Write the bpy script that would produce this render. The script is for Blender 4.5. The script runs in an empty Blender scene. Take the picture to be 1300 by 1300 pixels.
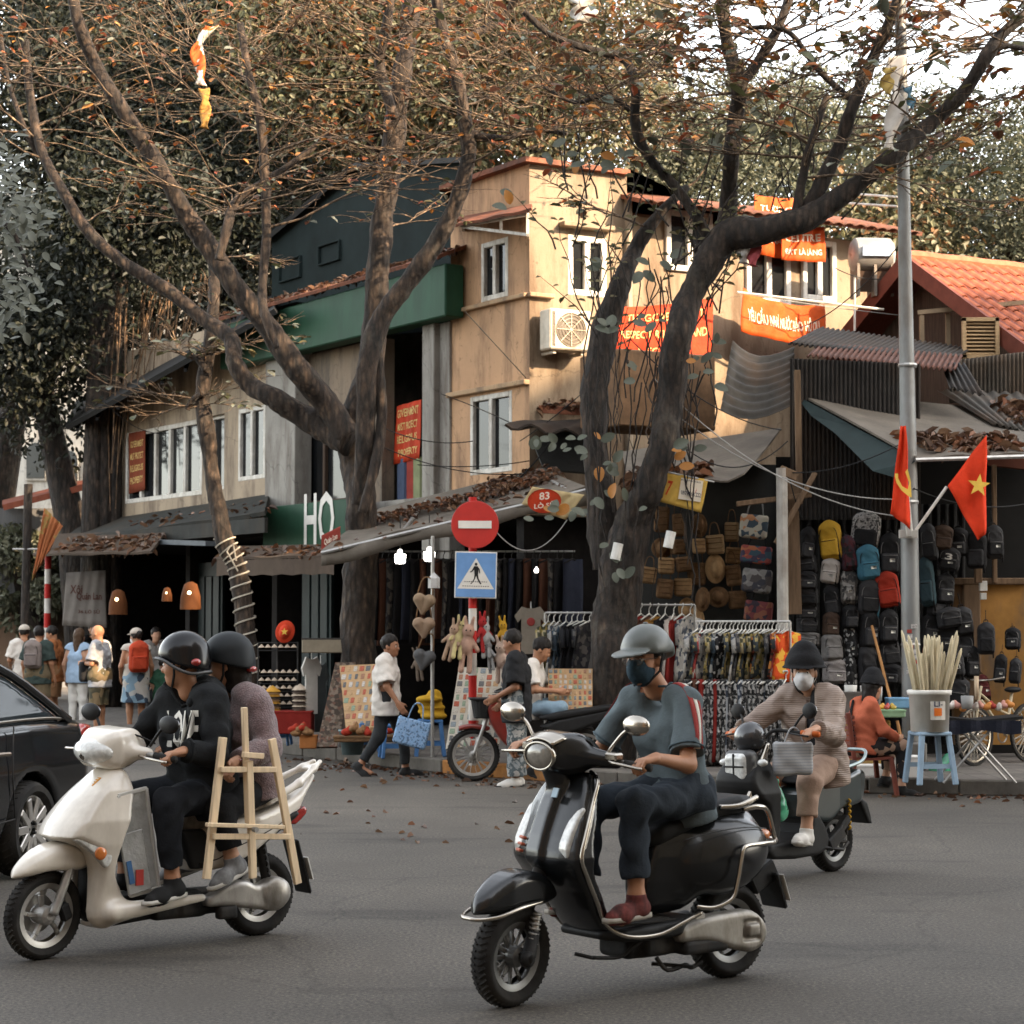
import bpy,math,random
import numpy as np
from mathutils import Vector,Matrix,Euler

# ------------------------------------------------------------------ camera, world, sun, exposure
SC=bpy.context.scene
ROOT=SC.collection
FPX=2600.0  # focal length in photograph pixels (photograph 1300 wide)
PITCH=math.atan(145/FPX)  # horizon lies at y = 795
EYE=1.7
cam_d=bpy.data.cameras.new('camera');cam_d.sensor_width=36;cam_d.lens=36*FPX/1300
cam_d.clip_start=0.1;cam_d.clip_end=600
cam=bpy.data.objects.new('camera',cam_d);ROOT.objects.link(cam)
cam.location=(0,0,EYE);cam.rotation_euler=(math.pi/2+PITCH,0,0)
SC.camera=cam
SUN_EL,SUN_AZ=27.0,124.0  # azimuth clockwise from +Y (north)
cam_d.dof.use_dof=True;cam_d.dof.focus_distance=13.5;cam_d.dof.aperture_fstop=6.5
W=bpy.data.worlds.new('World');SC.world=W;W.use_nodes=True
wn=W.node_tree.nodes;wn.clear()
sky=wn.new('ShaderNodeTexSky');sky.sky_type='NISHITA';sky.sun_disc=False
sky.sun_elevation=math.radians(SUN_EL);sky.sun_rotation=math.radians(SUN_AZ)
sky.air_density=1.0;sky.dust_density=1.5;sky.ozone_density=1.0
bg=wn.new('ShaderNodeBackground');bg.inputs['Strength'].default_value=0.15
wo=wn.new('ShaderNodeOutputWorld')
hz=wn.new('ShaderNodeHueSaturation');hz.inputs['Saturation'].default_value=0.35  # thin overcast of the picture: a pale sky
W.node_tree.links.new(sky.outputs[0],hz.inputs['Color']);warm=wn.new('ShaderNodeMix');warm.data_type='RGBA';warm.blend_type='MULTIPLY';warm.inputs[0].default_value=1;warm.inputs[7].default_value=(1,.965,.90,1)
W.node_tree.links.new(hz.outputs[0],warm.inputs[6]);W.node_tree.links.new(warm.outputs[2],bg.inputs[0]);W.node_tree.links.new(bg.outputs[0],wo.inputs[0])
sd=bpy.data.lights.new('sun','SUN');sd.energy=2.6;sd.angle=math.radians(0.6);sd.color=(1.0,0.75,0.50)
sun=bpy.data.objects.new('sun',sd);ROOT.objects.link(sun)
_a,_e=math.radians(SUN_AZ),math.radians(SUN_EL)
SUNV=Vector((math.sin(_a)*math.cos(_e),math.cos(_a)*math.cos(_e),math.sin(_e)))
sun.rotation_euler=(-SUNV).to_track_quat('-Z','Y').to_euler();sun.location=(20,-20,40)
SC.view_settings.view_transform='Standard';SC.view_settings.look='None'
SC.view_settings.exposure=2.7;SC.view_settings.gamma=1.0;SC.view_settings.use_curve_mapping=False
SC.cycles.max_bounces=6;SC.cycles.diffuse_bounces=3;SC.cycles.glossy_bounces=3
SC.cycles.transmission_bounces=4;SC.cycles.transparent_max_bounces=6
SC.cycles.caustics_reflective=False;SC.cycles.caustics_refractive=False

# ------------------------------------------------------------------ helpers
R=random.Random(11)
NR=np.random.RandomState(5)
PI=math.pi
CT,ST=math.cos(PITCH),math.sin(PITCH)
def V(x,y=None,z=0.0):
    return Vector(x)if y is None else Vector((x,y,z))
def ray(px,py):
    u,v=(px-650)/FPX,(650-py)/FPX
    return Vector((u,CT-v*ST,ST+v*CT))
def P(px,py,Y):  # the point at distance Y seen at that place of the photograph
    r=ray(px,py);t=Y/r.y
    return Vector((r.x*t,Y,EYE+r.z*t))
def G(px,py,z=0.0):  # the point at height z seen there
    r=ray(px,py);t=(z-EYE)/r.z
    return Vector((r.x*t,r.y*t,z))
def U(a,b):return R.uniform(a,b)
def lerp(a,b,t):return a+(b-a)*t
def smoothpath(pts,n):  # Catmull-Rom through points (tuples of any length)
    pts=[np.array(p,float)for p in pts]
    out=[];m=len(pts)
    for i in range(m-1):
        p0=pts[max(i-1,0)];p1=pts[i];p2=pts[i+1];p3=pts[min(i+2,m-1)]
        for k in range(n):
            t=k/n
            out.append(0.5*((2*p1)+(-p0+p2)*t+(2*p0-5*p1+4*p2-p3)*t*t+(-p0+3*p1-3*p2+p3)*t**3))
    out.append(pts[-1]);return out

# ------------------------------------------------------------------ materials
MATS={}
def _nodes(name):
    m=bpy.data.materials.new(name);m.use_nodes=True
    nt=m.node_tree;nt.nodes.clear()
    out=nt.nodes.new('ShaderNodeOutputMaterial');b=nt.nodes.new('ShaderNodeBsdfPrincipled')
    nt.links.new(b.outputs[0],out.inputs[0])
    return m,nt,b
def _ramp(nt,stops,const=False):
    r=nt.nodes.new('ShaderNodeValToRGB');e=r.color_ramp.elements
    while len(e)<len(stops):e.new(0.5)
    for x,(p,c)in zip(e,stops):x.position=p;x.color=(*c,1)
    if const:r.color_ramp.interpolation='CONSTANT'
    return r
def _shade(c,f):return tuple(min(1.0,max(0.0,x*f))for x in c)
def _noise(nt,co,scale,detail=4,rough=0.55,stretch=None):
    n=nt.nodes.new('ShaderNodeTexNoise');n.inputs['Scale'].default_value=scale
    n.inputs['Detail'].default_value=detail;n.inputs['Roughness'].default_value=rough
    if stretch:
        mp=nt.nodes.new('ShaderNodeMapping');mp.inputs['Scale'].default_value=stretch
        nt.links.new(co,mp.inputs[0]);co=mp.outputs[0]
    nt.links.new(co,n.inputs[0]);return n
def _mix(nt,fac,a,b,blend='MIX'):
    m=nt.nodes.new('ShaderNodeMix');m.data_type='RGBA';m.blend_type=blend
    for sock,val in((m.inputs[0],fac),(m.inputs[6],a),(m.inputs[7],b)):
        if hasattr(val,'is_output'):nt.links.new(val,sock)
        elif isinstance(val,(int,float)):sock.default_value=val
        else:sock.default_value=(*val,1)
    return m.outputs[2]
def _bump(nt,b,h,strength,dist=0.01):
    n=nt.nodes.new('ShaderNodeBump');n.inputs['Strength'].default_value=strength;n.inputs['Distance'].default_value=dist
    nt.links.new(h,n.inputs['Height']);nt.links.new(n.outputs[0],b.inputs['Normal'])
def _co(nt,kind='Object'):
    t=nt.nodes.new('ShaderNodeTexCoord');return t.outputs[kind]
def mat(name,col,rough=0.65,metal=0.0,var=0.18,scale=6,bump=0.15,bscale=60,bdist=0.004,coat=0.0,
        emit=0.0,trans=0.0,island=0.0,stretch=None,stain=None,stainscale=1.2,spec=None,alpha=1.0,sheen=0.0):
    if name in MATS:return MATS[name]
    if spec is None:spec=0.5 if rough<0.5 else 0.15
    m,nt,b=_nodes(name);co=_co(nt)
    n=_noise(nt,co,scale,5,0.6,stretch)
    r=_ramp(nt,[(0.28,_shade(col,1-var)),(0.72,_shade(col,1+var))]);nt.links.new(n.outputs[0],r.inputs[0])
    c=r.outputs[0]
    if stain:
        s=_noise(nt,co,stainscale,6,0.65,(1,1,0.35))
        sr=_ramp(nt,[(0.47,(0,0,0)),(0.68,(1,1,1))]);nt.links.new(s.outputs[0],sr.inputs[0])
        c=_mix(nt,sr.outputs[0],c,stain)
    if island:
        g=nt.nodes.new('ShaderNodeNewGeometry')
        hs=nt.nodes.new('ShaderNodeHueSaturation');mr=nt.nodes.new('ShaderNodeMapRange')
        mr.inputs[3].default_value=1-island;mr.inputs[4].default_value=1+island
        nt.links.new(g.outputs['Random Per Island'],mr.inputs[0]);nt.links.new(mr.outputs[0],hs.inputs['Value'])
        nt.links.new(c,hs.inputs['Color']);c=hs.outputs[0]
    nt.links.new(c,b.inputs['Base Color'])
    b.inputs['Roughness'].default_value=rough;b.inputs['Metallic'].default_value=metal
    b.inputs['Coat Weight'].default_value=coat;b.inputs['Coat Roughness'].default_value=0.06
    b.inputs['Specular IOR Level'].default_value=spec
    if sheen:b.inputs['Sheen Weight'].default_value=sheen
    if trans:b.inputs['Transmission Weight'].default_value=trans
    if alpha<1:b.inputs['Alpha'].default_value=alpha
    if emit:
        b.inputs['Emission Color'].default_value=(*col,1);b.inputs['Emission Strength'].default_value=emit
    if bump:
        n2=_noise(nt,co,bscale,4,0.6,stretch);_bump(nt,b,n2.outputs[0],bump,bdist)
    MATS[name]=m;return m
def leafmat(name,stops,rough=0.55,trans=0.25,spec=0.4):
    """Leaf colour picked for each leaf; light partly passes through the blade."""
    if name in MATS:return MATS[name]
    m,nt,b=_nodes(name)
    g=nt.nodes.new('ShaderNodeNewGeometry')
    n=len(stops);r=_ramp(nt,[(i/n,c)for i,c in enumerate(stops)],True)
    nt.links.new(g.outputs['Random Per Island'],r.inputs[0])
    nz=_noise(nt,_co(nt),14,3);c=_mix(nt,0.25,r.outputs[0],nz.outputs[0],'OVERLAY')
    nt.links.new(c,b.inputs['Base Color']);b.inputs['Roughness'].default_value=rough;b.inputs['Specular IOR Level'].default_value=spec
    t=nt.nodes.new('ShaderNodeBsdfTranslucent');nt.links.new(c,t.inputs[0])
    mx=nt.nodes.new('ShaderNodeMixShader');mx.inputs[0].default_value=trans
    out=[x for x in nt.nodes if x.type=='OUTPUT_MATERIAL'][0]
    nt.links.new(b.outputs[0],mx.inputs[1]);nt.links.new(t.outputs[0],mx.inputs[2]);nt.links.new(mx.outputs[0],out.inputs[0])
    MATS[name]=m;return m
def printmat(name,stops,scale=14,rough=0.8,kind='voronoi',dist=0.0):
    """Printed fabric: patches of the given colours."""
    if name in MATS:return MATS[name]
    m,nt,b=_nodes(name);co=_co(nt)
    if kind=='voronoi':
        t=nt.nodes.new('ShaderNodeTexVoronoi');t.inputs['Scale'].default_value=scale
        nt.links.new(co,t.inputs[0])
        sp=nt.nodes.new('ShaderNodeSeparateColor');nt.links.new(t.outputs['Color'],sp.inputs[0]);f=sp.outputs[0]
    elif kind=='wave':
        t=nt.nodes.new('ShaderNodeTexWave');t.inputs['Scale'].default_value=scale;t.inputs['Distortion'].default_value=dist
        t.bands_direction='Z';nt.links.new(co,t.inputs[0]);f=t.outputs['Fac']
    else:
        t=_noise(nt,co,scale,3,0.6);mr=nt.nodes.new('ShaderNodeMapRange');mr.inputs[1].default_value=0.3;mr.inputs[2].default_value=0.7
        nt.links.new(t.outputs[0],mr.inputs[0]);f=mr.outputs[0]
    n=len(stops);r=_ramp(nt,[(i/n,c)for i,c in enumerate(stops)],True);nt.links.new(f,r.inputs[0])
    nt.links.new(r.outputs[0],b.inputs['Base Color']);b.inputs['Roughness'].default_value=rough;b.inputs['Specular IOR Level'].default_value=.15
    n2=_noise(nt,co,40,3);_bump(nt,b,n2.outputs[0],0.2,0.006)
    MATS[name]=m;return m
def glass(name,tint=(0.02,0.022,0.025),rough=0.06,alpha=1.0):
    if name in MATS:return MATS[name]
    m,nt,b=_nodes(name);co=_co(nt);n=_noise(nt,co,2.0,3)
    r=_ramp(nt,[(0.3,_shade(tint,0.6)),(0.75,_shade(tint,1.6))]);nt.links.new(n.outputs[0],r.inputs[0])
    nt.links.new(r.outputs[0],b.inputs['Base Color']);b.inputs['Roughness'].default_value=rough
    b.inputs['Specular IOR Level'].default_value=0.3;b.inputs['Alpha'].default_value=alpha
    n2=_noise(nt,co,1.3,2);_bump(nt,b,n2.outputs[0],0.08,0.02)
    MATS[name]=m;return m

# ------------------------------------------------------------------ object bookkeeping
def tag(o,label=None,cat=None,group=None,kind=None):
    if label:o['label']=label
    if cat:o['category']=cat
    if group:o['group']=group
    if kind:o['kind']=kind
    return o
def thing(name,label,cat,loc=(0,0,0),rz=0.0,group=None):
    o=bpy.data.objects.new(name,None);o.empty_display_size=0.2;ROOT.objects.link(o)
    o.location=loc;o.rotation_euler=(0,0,rz);return tag(o,label,cat,group)
def link(name,me,parent=None,m=None):
    if m is not None and not me.materials:me.materials.append(m)
    o=bpy.data.objects.new(name,me);ROOT.objects.link(o)
    if parent is not None:o.parent=parent
    return o
def kids(o):return[c for c in o.children]
def dup(root,parent=None):  # a thing with its parts and their sub-parts
    c=root.copy();ROOT.objects.link(c);c.parent=parent
    for ch in list(root.children):dup(ch,c)
    return c
def npmesh(name,verts,faces,smooth=False):
    """verts (n,3), faces (m,k) of one size k."""
    verts=np.asarray(verts,np.float32);faces=np.asarray(faces,np.int32)
    me=bpy.data.meshes.new(name);k=faces.shape[1]
    me.vertices.add(len(verts));me.vertices.foreach_set('co',verts.ravel())
    me.loops.add(faces.size);me.loops.foreach_set('vertex_index',faces.ravel())
    me.polygons.add(len(faces));me.polygons.foreach_set('loop_start',np.arange(0,faces.size,k,dtype=np.int32))
    me.polygons.foreach_set('use_smooth',np.full(len(faces),smooth))
    me.update(calc_edges=True);me.validate();return me

class MB:
    """Collects simple solids and links them as one mesh."""
    def __init__(s):s.v=[];s.f=[];s.M=None
    def _add(s,vs,fs):
        b=len(s.v)
        s.v+=[tuple(v)for v in vs];s.f+=[tuple(i+b for i in f)for f in fs];return s
    def box(s,c,h,rot=None,ch=0.0):
        c=Vector(c);hx,hy,hz=h;rot=rot or Matrix.Identity(3)
        if isinstance(rot,(tuple,list,Euler)):rot=Euler(rot).to_matrix()
        if ch<=0:
            vs=[c+rot@Vector((x*hx,y*hy,z*hz))for x in(-1,1)for y in(-1,1)for z in(-1,1)]
            return s._add(vs,[(0,1,3,2),(4,6,7,5),(0,4,5,1),(2,3,7,6),(0,2,6,4),(1,5,7,3)])
        ch=min(ch,hx*.9,hy*.9,hz*.9);vs=[]
        for x in(-1,1):
            for y in(-1,1):
                for z in(-1,1):
                    vs+=[c+rot@Vector((x*(hx-ch),y*(hy-ch),z*hz)),
                           c+rot@Vector((x*(hx-ch),y*hy,z*(hz-ch))),
                           c+rot@Vector((x*hx,y*(hy-ch),z*(hz-ch)))]
        I=lambda x,y,z,a:((x>0)*4+(y>0)*2+(z>0))*3+a
        fs=[]
        for z in(-1,1):
            q=[I(-1,-1,z,0),I(1,-1,z,0),I(1,1,z,0),I(-1,1,z,0)];fs.append(q if z>0 else q[::-1])
        for y in(-1,1):
            q=[I(-1,y,-1,1),I(1,y,-1,1),I(1,y,1,1),I(-1,y,1,1)];fs.append(q if y<0 else q[::-1])
        for x in(-1,1):
            q=[I(x,-1,-1,2),I(x,1,-1,2),I(x,1,1,2),I(x,-1,1,2)];fs.append(q if x>0 else q[::-1])
        for y in(-1,1):
            for z in(-1,1):
                q=[I(-1,y,z,0),I(1,y,z,0),I(1,y,z,1),I(-1,y,z,1)];fs.append(q if y*z<0 else q[::-1])
        for x in(-1,1):
            for z in(-1,1):
                q=[I(x,-1,z,0),I(x,1,z,0),I(x,1,z,2),I(x,-1,z,2)];fs.append(q if x*z>0 else q[::-1])
        for x in(-1,1):
            for y in(-1,1):
                q=[I(x,y,-1,1),I(x,y,1,1),I(x,y,1,2),I(x,y,-1,2)];fs.append(q if x*y<0 else q[::-1])
        for x in(-1,1):
            for y in(-1,1):
                for z in(-1,1):
                    q=[I(x,y,z,0),I(x,y,z,1),I(x,y,z,2)];fs.append(q if x*y*z<0 else q[::-1])
        return s._add(vs,fs)
    def bar(s,a,b,w,t=None,up=(0,0,1),ch=0.0):  # rectangular bar from a to b
        a,b=Vector(a),Vector(b);d=b-a;L=d.length
        if L<1e-6:return s
        d/=L;u=Vector(up)
        if abs(d.dot(u))>0.98:u=Vector((0,1,0))if abs(d.y)<.9 else Vector((1,0,0))
        y=u.cross(d).normalized();z=d.cross(y)
        return s.box((a+b)/2,(L/2,w/2,(t or w)/2),Matrix((d,y,z)).transposed(),ch)
    def tube(s,pts,r,n=8,caps=True):
        pts=[Vector(p)for p in pts];m=len(pts)
        rs=r if hasattr(r,'__len__')else[r]*m
        b=len(s.v);prev=None
        for i,p in enumerate(pts):
            d=(pts[min(i+1,m-1)]-pts[max(i-1,0)])
            d=d.normalized()if d.length>1e-9 else Vector((0,0,1))
            if prev is None:
                u=Vector((0,0,1))if abs(d.z)<.9 else Vector((1,0,0));x=d.cross(u).normalized()
            else:
                x=(prev-d*prev.dot(d))
                x=x.normalized()if x.length>1e-6 else d.orthogonal().normalized()
            prev=x;y=d.cross(x)
            for k in range(n):
                a=2*PI*k/n;s.v.append(tuple(p+(x*math.cos(a)+y*math.sin(a))*rs[i]))
        for i in range(m-1):
            for k in range(n):
                k2=(k+1)%n
                s.f.append((b+i*n+k,b+i*n+k2,b+(i+1)*n+k2,b+(i+1)*n+k))
        if caps:
            s.f.append(tuple(b+k for k in reversed(range(n))));s.f.append(tuple(b+(m-1)*n+k for k in range(n)))
        return s
    def lathe(s,prof,n=24,M=None,cap=False):  # prof: (radius, height) about local z
        M=M or Matrix.Identity(4);b=len(s.v);m=len(prof)
        for r_,h_ in prof:
            for k in range(n):
                a=2*PI*k/n;s.v.append(tuple(M@Vector((r_*math.cos(a),r_*math.sin(a),h_))))
        for i in range(m-1):
            for k in range(n):
                k2=(k+1)%n
                s.f.append((b+i*n+k,b+i*n+k2,b+(i+1)*n+k2,b+(i+1)*n+k))
        if cap:
            s.f.append(tuple(b+k for k in reversed(range(n))));s.f.append(tuple(b+(m-1)*n+k for k in range(n)))
        return s
    def ell(s,c,r,n=14,m=8,rot=None):
        M=Matrix.Translation(Vector(c))@(rot.to_4x4()if rot else Matrix.Identity(4))@Matrix.Diagonal((*r,1))
        return s.lathe([(max(0.02,math.cos(t)),math.sin(t))for t in[(-.5+i/m)*PI for i in range(m+1)]],n,M,True)
    def quad(s,a,b,c,d):return s._add([a,b,c,d],[(0,1,2,3)])
    def poly3(s,pts,ext):  # polygon pushed along ext
        n=len(pts);pts=[Vector(p)for p in pts];ext=Vector(ext)
        return s._add(pts+[p+ext for p in pts],[tuple(reversed(range(n))),tuple(range(n,2*n))]+
                      [(i,(i+1)%n,n+(i+1)%n,n+i)for i in range(n)])
    def sheet(s,fn,nu,nv,th=0.0):  # surface fn(u, v); th gives it thickness along its normal
        P_=[[Vector(fn(i/nu,j/nv))for j in range(nv+1)]for i in range(nu+1)]
        b=len(s.v);W_=nv+1
        for row in P_:s.v+=[tuple(p)for p in row]
        q=[(i*W_+j,(i+1)*W_+j,(i+1)*W_+j+1,i*W_+j+1)for i in range(nu)for j in range(nv)]
        s.f+=[tuple(b+k for k in f)for f in q]
        if th:
            off=len(s.v)-b
            for i in range(nu+1):
                for j in range(nv+1):
                    du=P_[min(i+1,nu)][j]-P_[max(i-1,0)][j];dv=P_[i][min(j+1,nv)]-P_[i][max(j-1,0)]
                    nn=du.cross(dv);nn=nn.normalized()if nn.length>1e-12 else Vector((0,0,1))
                    s.v.append(tuple(P_[i][j]-nn*th))
            s.f+=[tuple(b+off+k for k in reversed(f))for f in q]
            edge=[(i*W_)for i in range(nu+1)]+[nu*W_+j for j in range(1,nv+1)]+[i*W_+nv for i in range(nu-1,-1,-1)]+[j for j in range(nv-1,0,-1)]
            for k in range(len(edge)):
                e0,e1=edge[k],edge[(k+1)%len(edge)];s.f.append((b+e1,b+e0,b+off+e0,b+off+e1))
        return s
    def mesh(s,name,m=None,smooth=False):
        me=bpy.data.meshes.new(name);me.from_pydata(s.v,[],s.f);me.update()
        if smooth:me.shade_smooth()
        if m:me.materials.append(m)
        return me
    def build(s,name,m,parent=None,smooth=False,auto=None):
        me=s.mesh(name,m,smooth)
        if auto:me.shade_smooth();me.set_sharp_from_angle(angle=math.radians(auto))
        return link(name,me,parent)

# text as meshes (flat print)
def _textmesh(txt,m,ext=0.0,bold=False):
    cu=bpy.data.curves.new('lettering','FONT');cu.body=txt;cu.align_x='CENTER';cu.align_y='CENTER'
    cu.extrude=ext;cu.offset=0.018 if bold else 0.0;cu.resolution_u=2
    o=bpy.data.objects.new('lettering',cu);ROOT.objects.link(o)
    dg=bpy.context.evaluated_depsgraph_get();me=bpy.data.meshes.new_from_object(o.evaluated_get(dg))
    bpy.data.objects.remove(o);bpy.data.curves.remove(cu)
    return me
TXT={}
for _t in('HO','83','LÒ SŨ','7','Lộc Phát','0979.568.222','IN QUẢNG CÁO','YÊU CẦU NHÀ NƯỚC BẢO HỘ QU','THE GOVERNMENT','RESPECT RELIGION AND','LEGAL',
           'GOVERNMENT','MUST PROTECT','RELIGIOUS','PROPERTY','TƯỢNG','ĐÌNH LÀNG','CỦA LÀNG','ĐẤT LÀ LÀNG','LOVE','GUCCI','3','1','LI-','SONHA','Xôi','Quán Lan','36 LÒ SŨ','CENTRE'):
    TXT[_t]=_textmesh(_t,None,0.0,True)
def text(txt,w,h,m,parent,fn,name='lettering',th=0.0):
    """Lettering fitted into w x h, laid through fn(x, y) -> point."""
    src=TXT[txt];n=len(src.vertices);co=np.empty(n*3,np.float32);src.vertices.foreach_get('co',co);co=co.reshape(-1,3)
    lo,hi=co.min(0),co.max(0);sx=w/max(1e-6,hi[0]-lo[0]);sy=h/max(1e-6,hi[1]-lo[1]);c=(lo+hi)/2
    vs=[fn((x-c[0])*sx,(y-c[1])*sy)for x,y,z in co]
    me=bpy.data.meshes.new(name);me.from_pydata([tuple(v)for v in vs],[],[tuple(p.vertices)for p in src.polygons]);me.update()
    return link(name,me,parent,m)

# ------------------------------------------------------------------ implicit solids -> smooth meshes
def A3(p):return np.array((p[0],p[1],p[2]),np.float32)
class SDF:
    def __init__(s,lo,hi,h):
        s.h=h;s.lo=np.array(lo,np.float64);n=np.ceil((np.array(hi,float)-s.lo)/h).astype(int)+1
        s.n=n;s.D=np.full(n,1.0,np.float32)
        s.ax=[(s.lo[i]+h*np.arange(n[i])).astype(np.float32)for i in range(3)]
    def _rng(s,lo,hi):
        a=np.clip(np.floor((np.array(lo)-s.lo)/s.h).astype(int),0,s.n);b=np.clip(np.ceil((np.array(hi)-s.lo)/s.h).astype(int)+1,0,s.n)
        return a,b
    def op(s,prim,k=0.02,cut=False,inter=False):
        f,lo,hi=prim;m=k+3*s.h
        a,b=s._rng(np.array(lo)-m,np.array(hi)+m)
        if(b<=a).any():return s
        X=s.ax[0][a[0]:b[0]][:,None,None];Y=s.ax[1][a[1]:b[1]][None,:,None];Z=s.ax[2][a[2]:b[2]][None,None,:]
        d=f(X,Y,Z);sl=s.D[a[0]:b[0],a[1]:b[1],a[2]:b[2]]
        if cut:d=-d;r=-_smin(-sl,-d,k)
        else:r=_smin(sl,d,k)
        s.D[a[0]:b[0],a[1]:b[1],a[2]:b[2]]=r;return s
    def add(s,*prims,k=0.02):
        for p in prims:s.op(p,k)
        return s
    def cut(s,*prims,k=0.004):
        for p in prims:s.op(p,k,True)
        return s
    def wrinkle(s,amp,freq,stretch=(1,1,1),seed=0):
        X=s.ax[0][:,None,None]*freq*stretch[0]+seed;Y=s.ax[1][None,:,None]*freq*stretch[1]+seed*1.7;Z=s.ax[2][None,None,:]*freq*stretch[2]+seed*.6
        w=np.sin(X+1.9*np.sin(0.7*Y+0.4*Z)+0.8*Z)*np.sin(0.9*Y+1.6*np.sin(0.8*Z+.5*X))+0.5*np.sin(2.3*Z+1.7*np.sin(1.1*X+.9*Y))
        near=np.clip(1-np.abs(s.D)/(6*amp+2*s.h),0,1)
        s.D+=(amp*near*w).astype(np.float32);return s
    def mesh(s,name,m,parent=None,smooth=True):
        D=s.D;D[0],D[-1],D[:,0],D[:,-1],D[:,:,0],D[:,:,-1]=1,1,1,1,1,1
        N=D<0
        any_=np.zeros(s.n-1,bool);all_=np.ones(s.n-1,bool)
        cs=[(i,j,k)for i in(0,1)for j in(0,1)for k in(0,1)];n=s.n
        for i,j,k in cs:
            q=N[i:n[0]-1+i,j:n[1]-1+j,k:n[2]-1+k];any_|=q;all_&=q
        idx=np.argwhere(any_&~all_);vid=np.full(s.n-1,-1,np.int32);vid[tuple(idx.T)]=np.arange(len(idx))
        val={c:D[idx[:,0]+c[0],idx[:,1]+c[1],idx[:,2]+c[2]]for c in cs}
        acc=np.zeros((len(idx),3));cnt=np.zeros(len(idx))
        for c in cs:
            for ax in range(3):
                if c[ax]:continue
                c2=list(c);c2[ax]=1;c2=tuple(c2);a,b=val[c],val[c2];mk=(a<0)!=(b<0)
                t=np.where(mk,a/np.where(mk,a-b,1),0)
                p=np.tile(np.array(c,float),(len(idx),1));p[:,ax]+=t
                acc+=p*mk[:,None];cnt+=mk
        verts=s.lo+(idx+acc/cnt[:,None])*s.h
        quads=[]
        for ax in range(3):
            sl0=[slice(1,-1)]*3;a0=list(sl0);a1=list(sl0);a0[ax]=slice(0,-1);a1[ax]=slice(1,None)
            n0,n1=N[tuple(a0)],N[tuple(a1)];e=np.argwhere(n0!=n1)
            if not len(e):continue
            flip=n0[tuple(e.T)]
            o=e.copy()
            for q in range(3):
                if q!=ax:o[:,q]+=1
            b,c=(ax+1)%3,(ax+2)%3
            def at(db,dc):
                g=o.copy();g[:,b]-=db;g[:,c]-=dc;return vid[tuple(g.T)]
            q=np.stack([at(1,1),at(0,1),at(0,0),at(1,0)],1)
            q[~flip]=q[~flip][:,::-1];quads.append(q)
        me=npmesh(name,verts,np.concatenate(quads),smooth);me.materials.append(m)
        return link(name,me,parent)
def _smin(a,b,k):
    if k<=0:return np.minimum(a,b)
    h=np.maximum(k-np.abs(a-b),0)/k
    return np.minimum(a,b)-h*h*k*0.25
def cone(a,b,ra,rb=None):
    a,b=A3(a),A3(b);rb=ra if rb is None else rb;ab=b-a;L=float(ab@ab)+1e-12
    def f(X,Y,Z):
        t=np.clip(((X-a[0])*ab[0]+(Y-a[1])*ab[1]+(Z-a[2])*ab[2])/L,0,1)
        return np.sqrt((X-a[0]-t*ab[0])**2+(Y-a[1]-t*ab[1])**2+(Z-a[2]-t*ab[2])**2)-(ra+(rb-ra)*t)
    r=max(ra,rb);return f,np.minimum(a,b)-r,np.maximum(a,b)+r
def _fr(X,Y,Z,c,Rm):
    X,Y,Z=X-c[0],Y-c[1],Z-c[2]
    if Rm is None:return X,Y,Z
    m=[[Rm[j][i]for j in range(3)]for i in range(3)]
    return tuple(X*m[i][0]+Y*m[i][1]+Z*m[i][2]for i in range(3))
def ell(c,r,rot=None):
    c=A3(c)
    def f(X,Y,Z):
        x,y,z=_fr(X,Y,Z,c,rot)
        k0=np.sqrt((x/r[0])**2+(y/r[1])**2+(z/r[2])**2);k1=np.sqrt((x/r[0]**2)**2+(y/r[1]**2)**2+(z/r[2]**2)**2)
        return k0*(k0-1)/np.maximum(k1,1e-6)
    b=max(r)if rot is not None else np.array(r);return f,c-b,c+b
def rbox(c,h,r=0.01,rot=None):
    c=A3(c)
    def f(X,Y,Z):
        x,y,z=_fr(X,Y,Z,c,rot)
        qx,qy,qz=np.abs(x)-h[0]+r,np.abs(y)-h[1]+r,np.abs(z)-h[2]+r
        return np.sqrt(np.maximum(qx,0)**2+np.maximum(qy,0)**2+np.maximum(qz,0)**2)+np.minimum(np.maximum(qx,np.maximum(qy,qz)),0)-r
    b=math.sqrt(sum(x*x for x in h))if rot is not None else np.array(h);return f,c-b,c+b
def capcut(p,d,r,L=1.0):  # a flat-ended cylinder starting at p along d (for cuffs, hems, necks)
    p,d=A3(p),A3(Vector(d).normalized())
    def f(X,Y,Z):
        t=(X-p[0])*d[0]+(Y-p[1])*d[1]+(Z-p[2])*d[2]
        q=np.sqrt(np.maximum((X-p[0])**2+(Y-p[1])**2+(Z-p[2])**2-t*t,0))-r
        return np.maximum(np.maximum(q,-t),t-L)
    e=p+d*L;return f,np.minimum(p,e)-r,np.maximum(p,e)+r
def _poly2d(pts,X,Z):
    d=np.full(np.broadcast(X,Z).shape,1e9,np.float32);s=np.ones_like(d);n=len(pts);j=n-1
    for i in range(n):
        ex,ez=pts[j][0]-pts[i][0],pts[j][1]-pts[i][1];wx,wz=X-pts[i][0],Z-pts[i][1]
        t=np.clip((wx*ex+wz*ez)/(ex*ex+ez*ez+1e-12),0,1)
        d=np.minimum(d,(wx-ex*t)**2+(wz-ez*t)**2)
        c1=Z>=pts[i][1];c2=Z<pts[j][1];c3=ex*wz>ez*wx
        s=np.where((c1&c2&c3)|(~c1&~c2&~c3),-s,s);j=i
    return s*np.sqrt(d)
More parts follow.
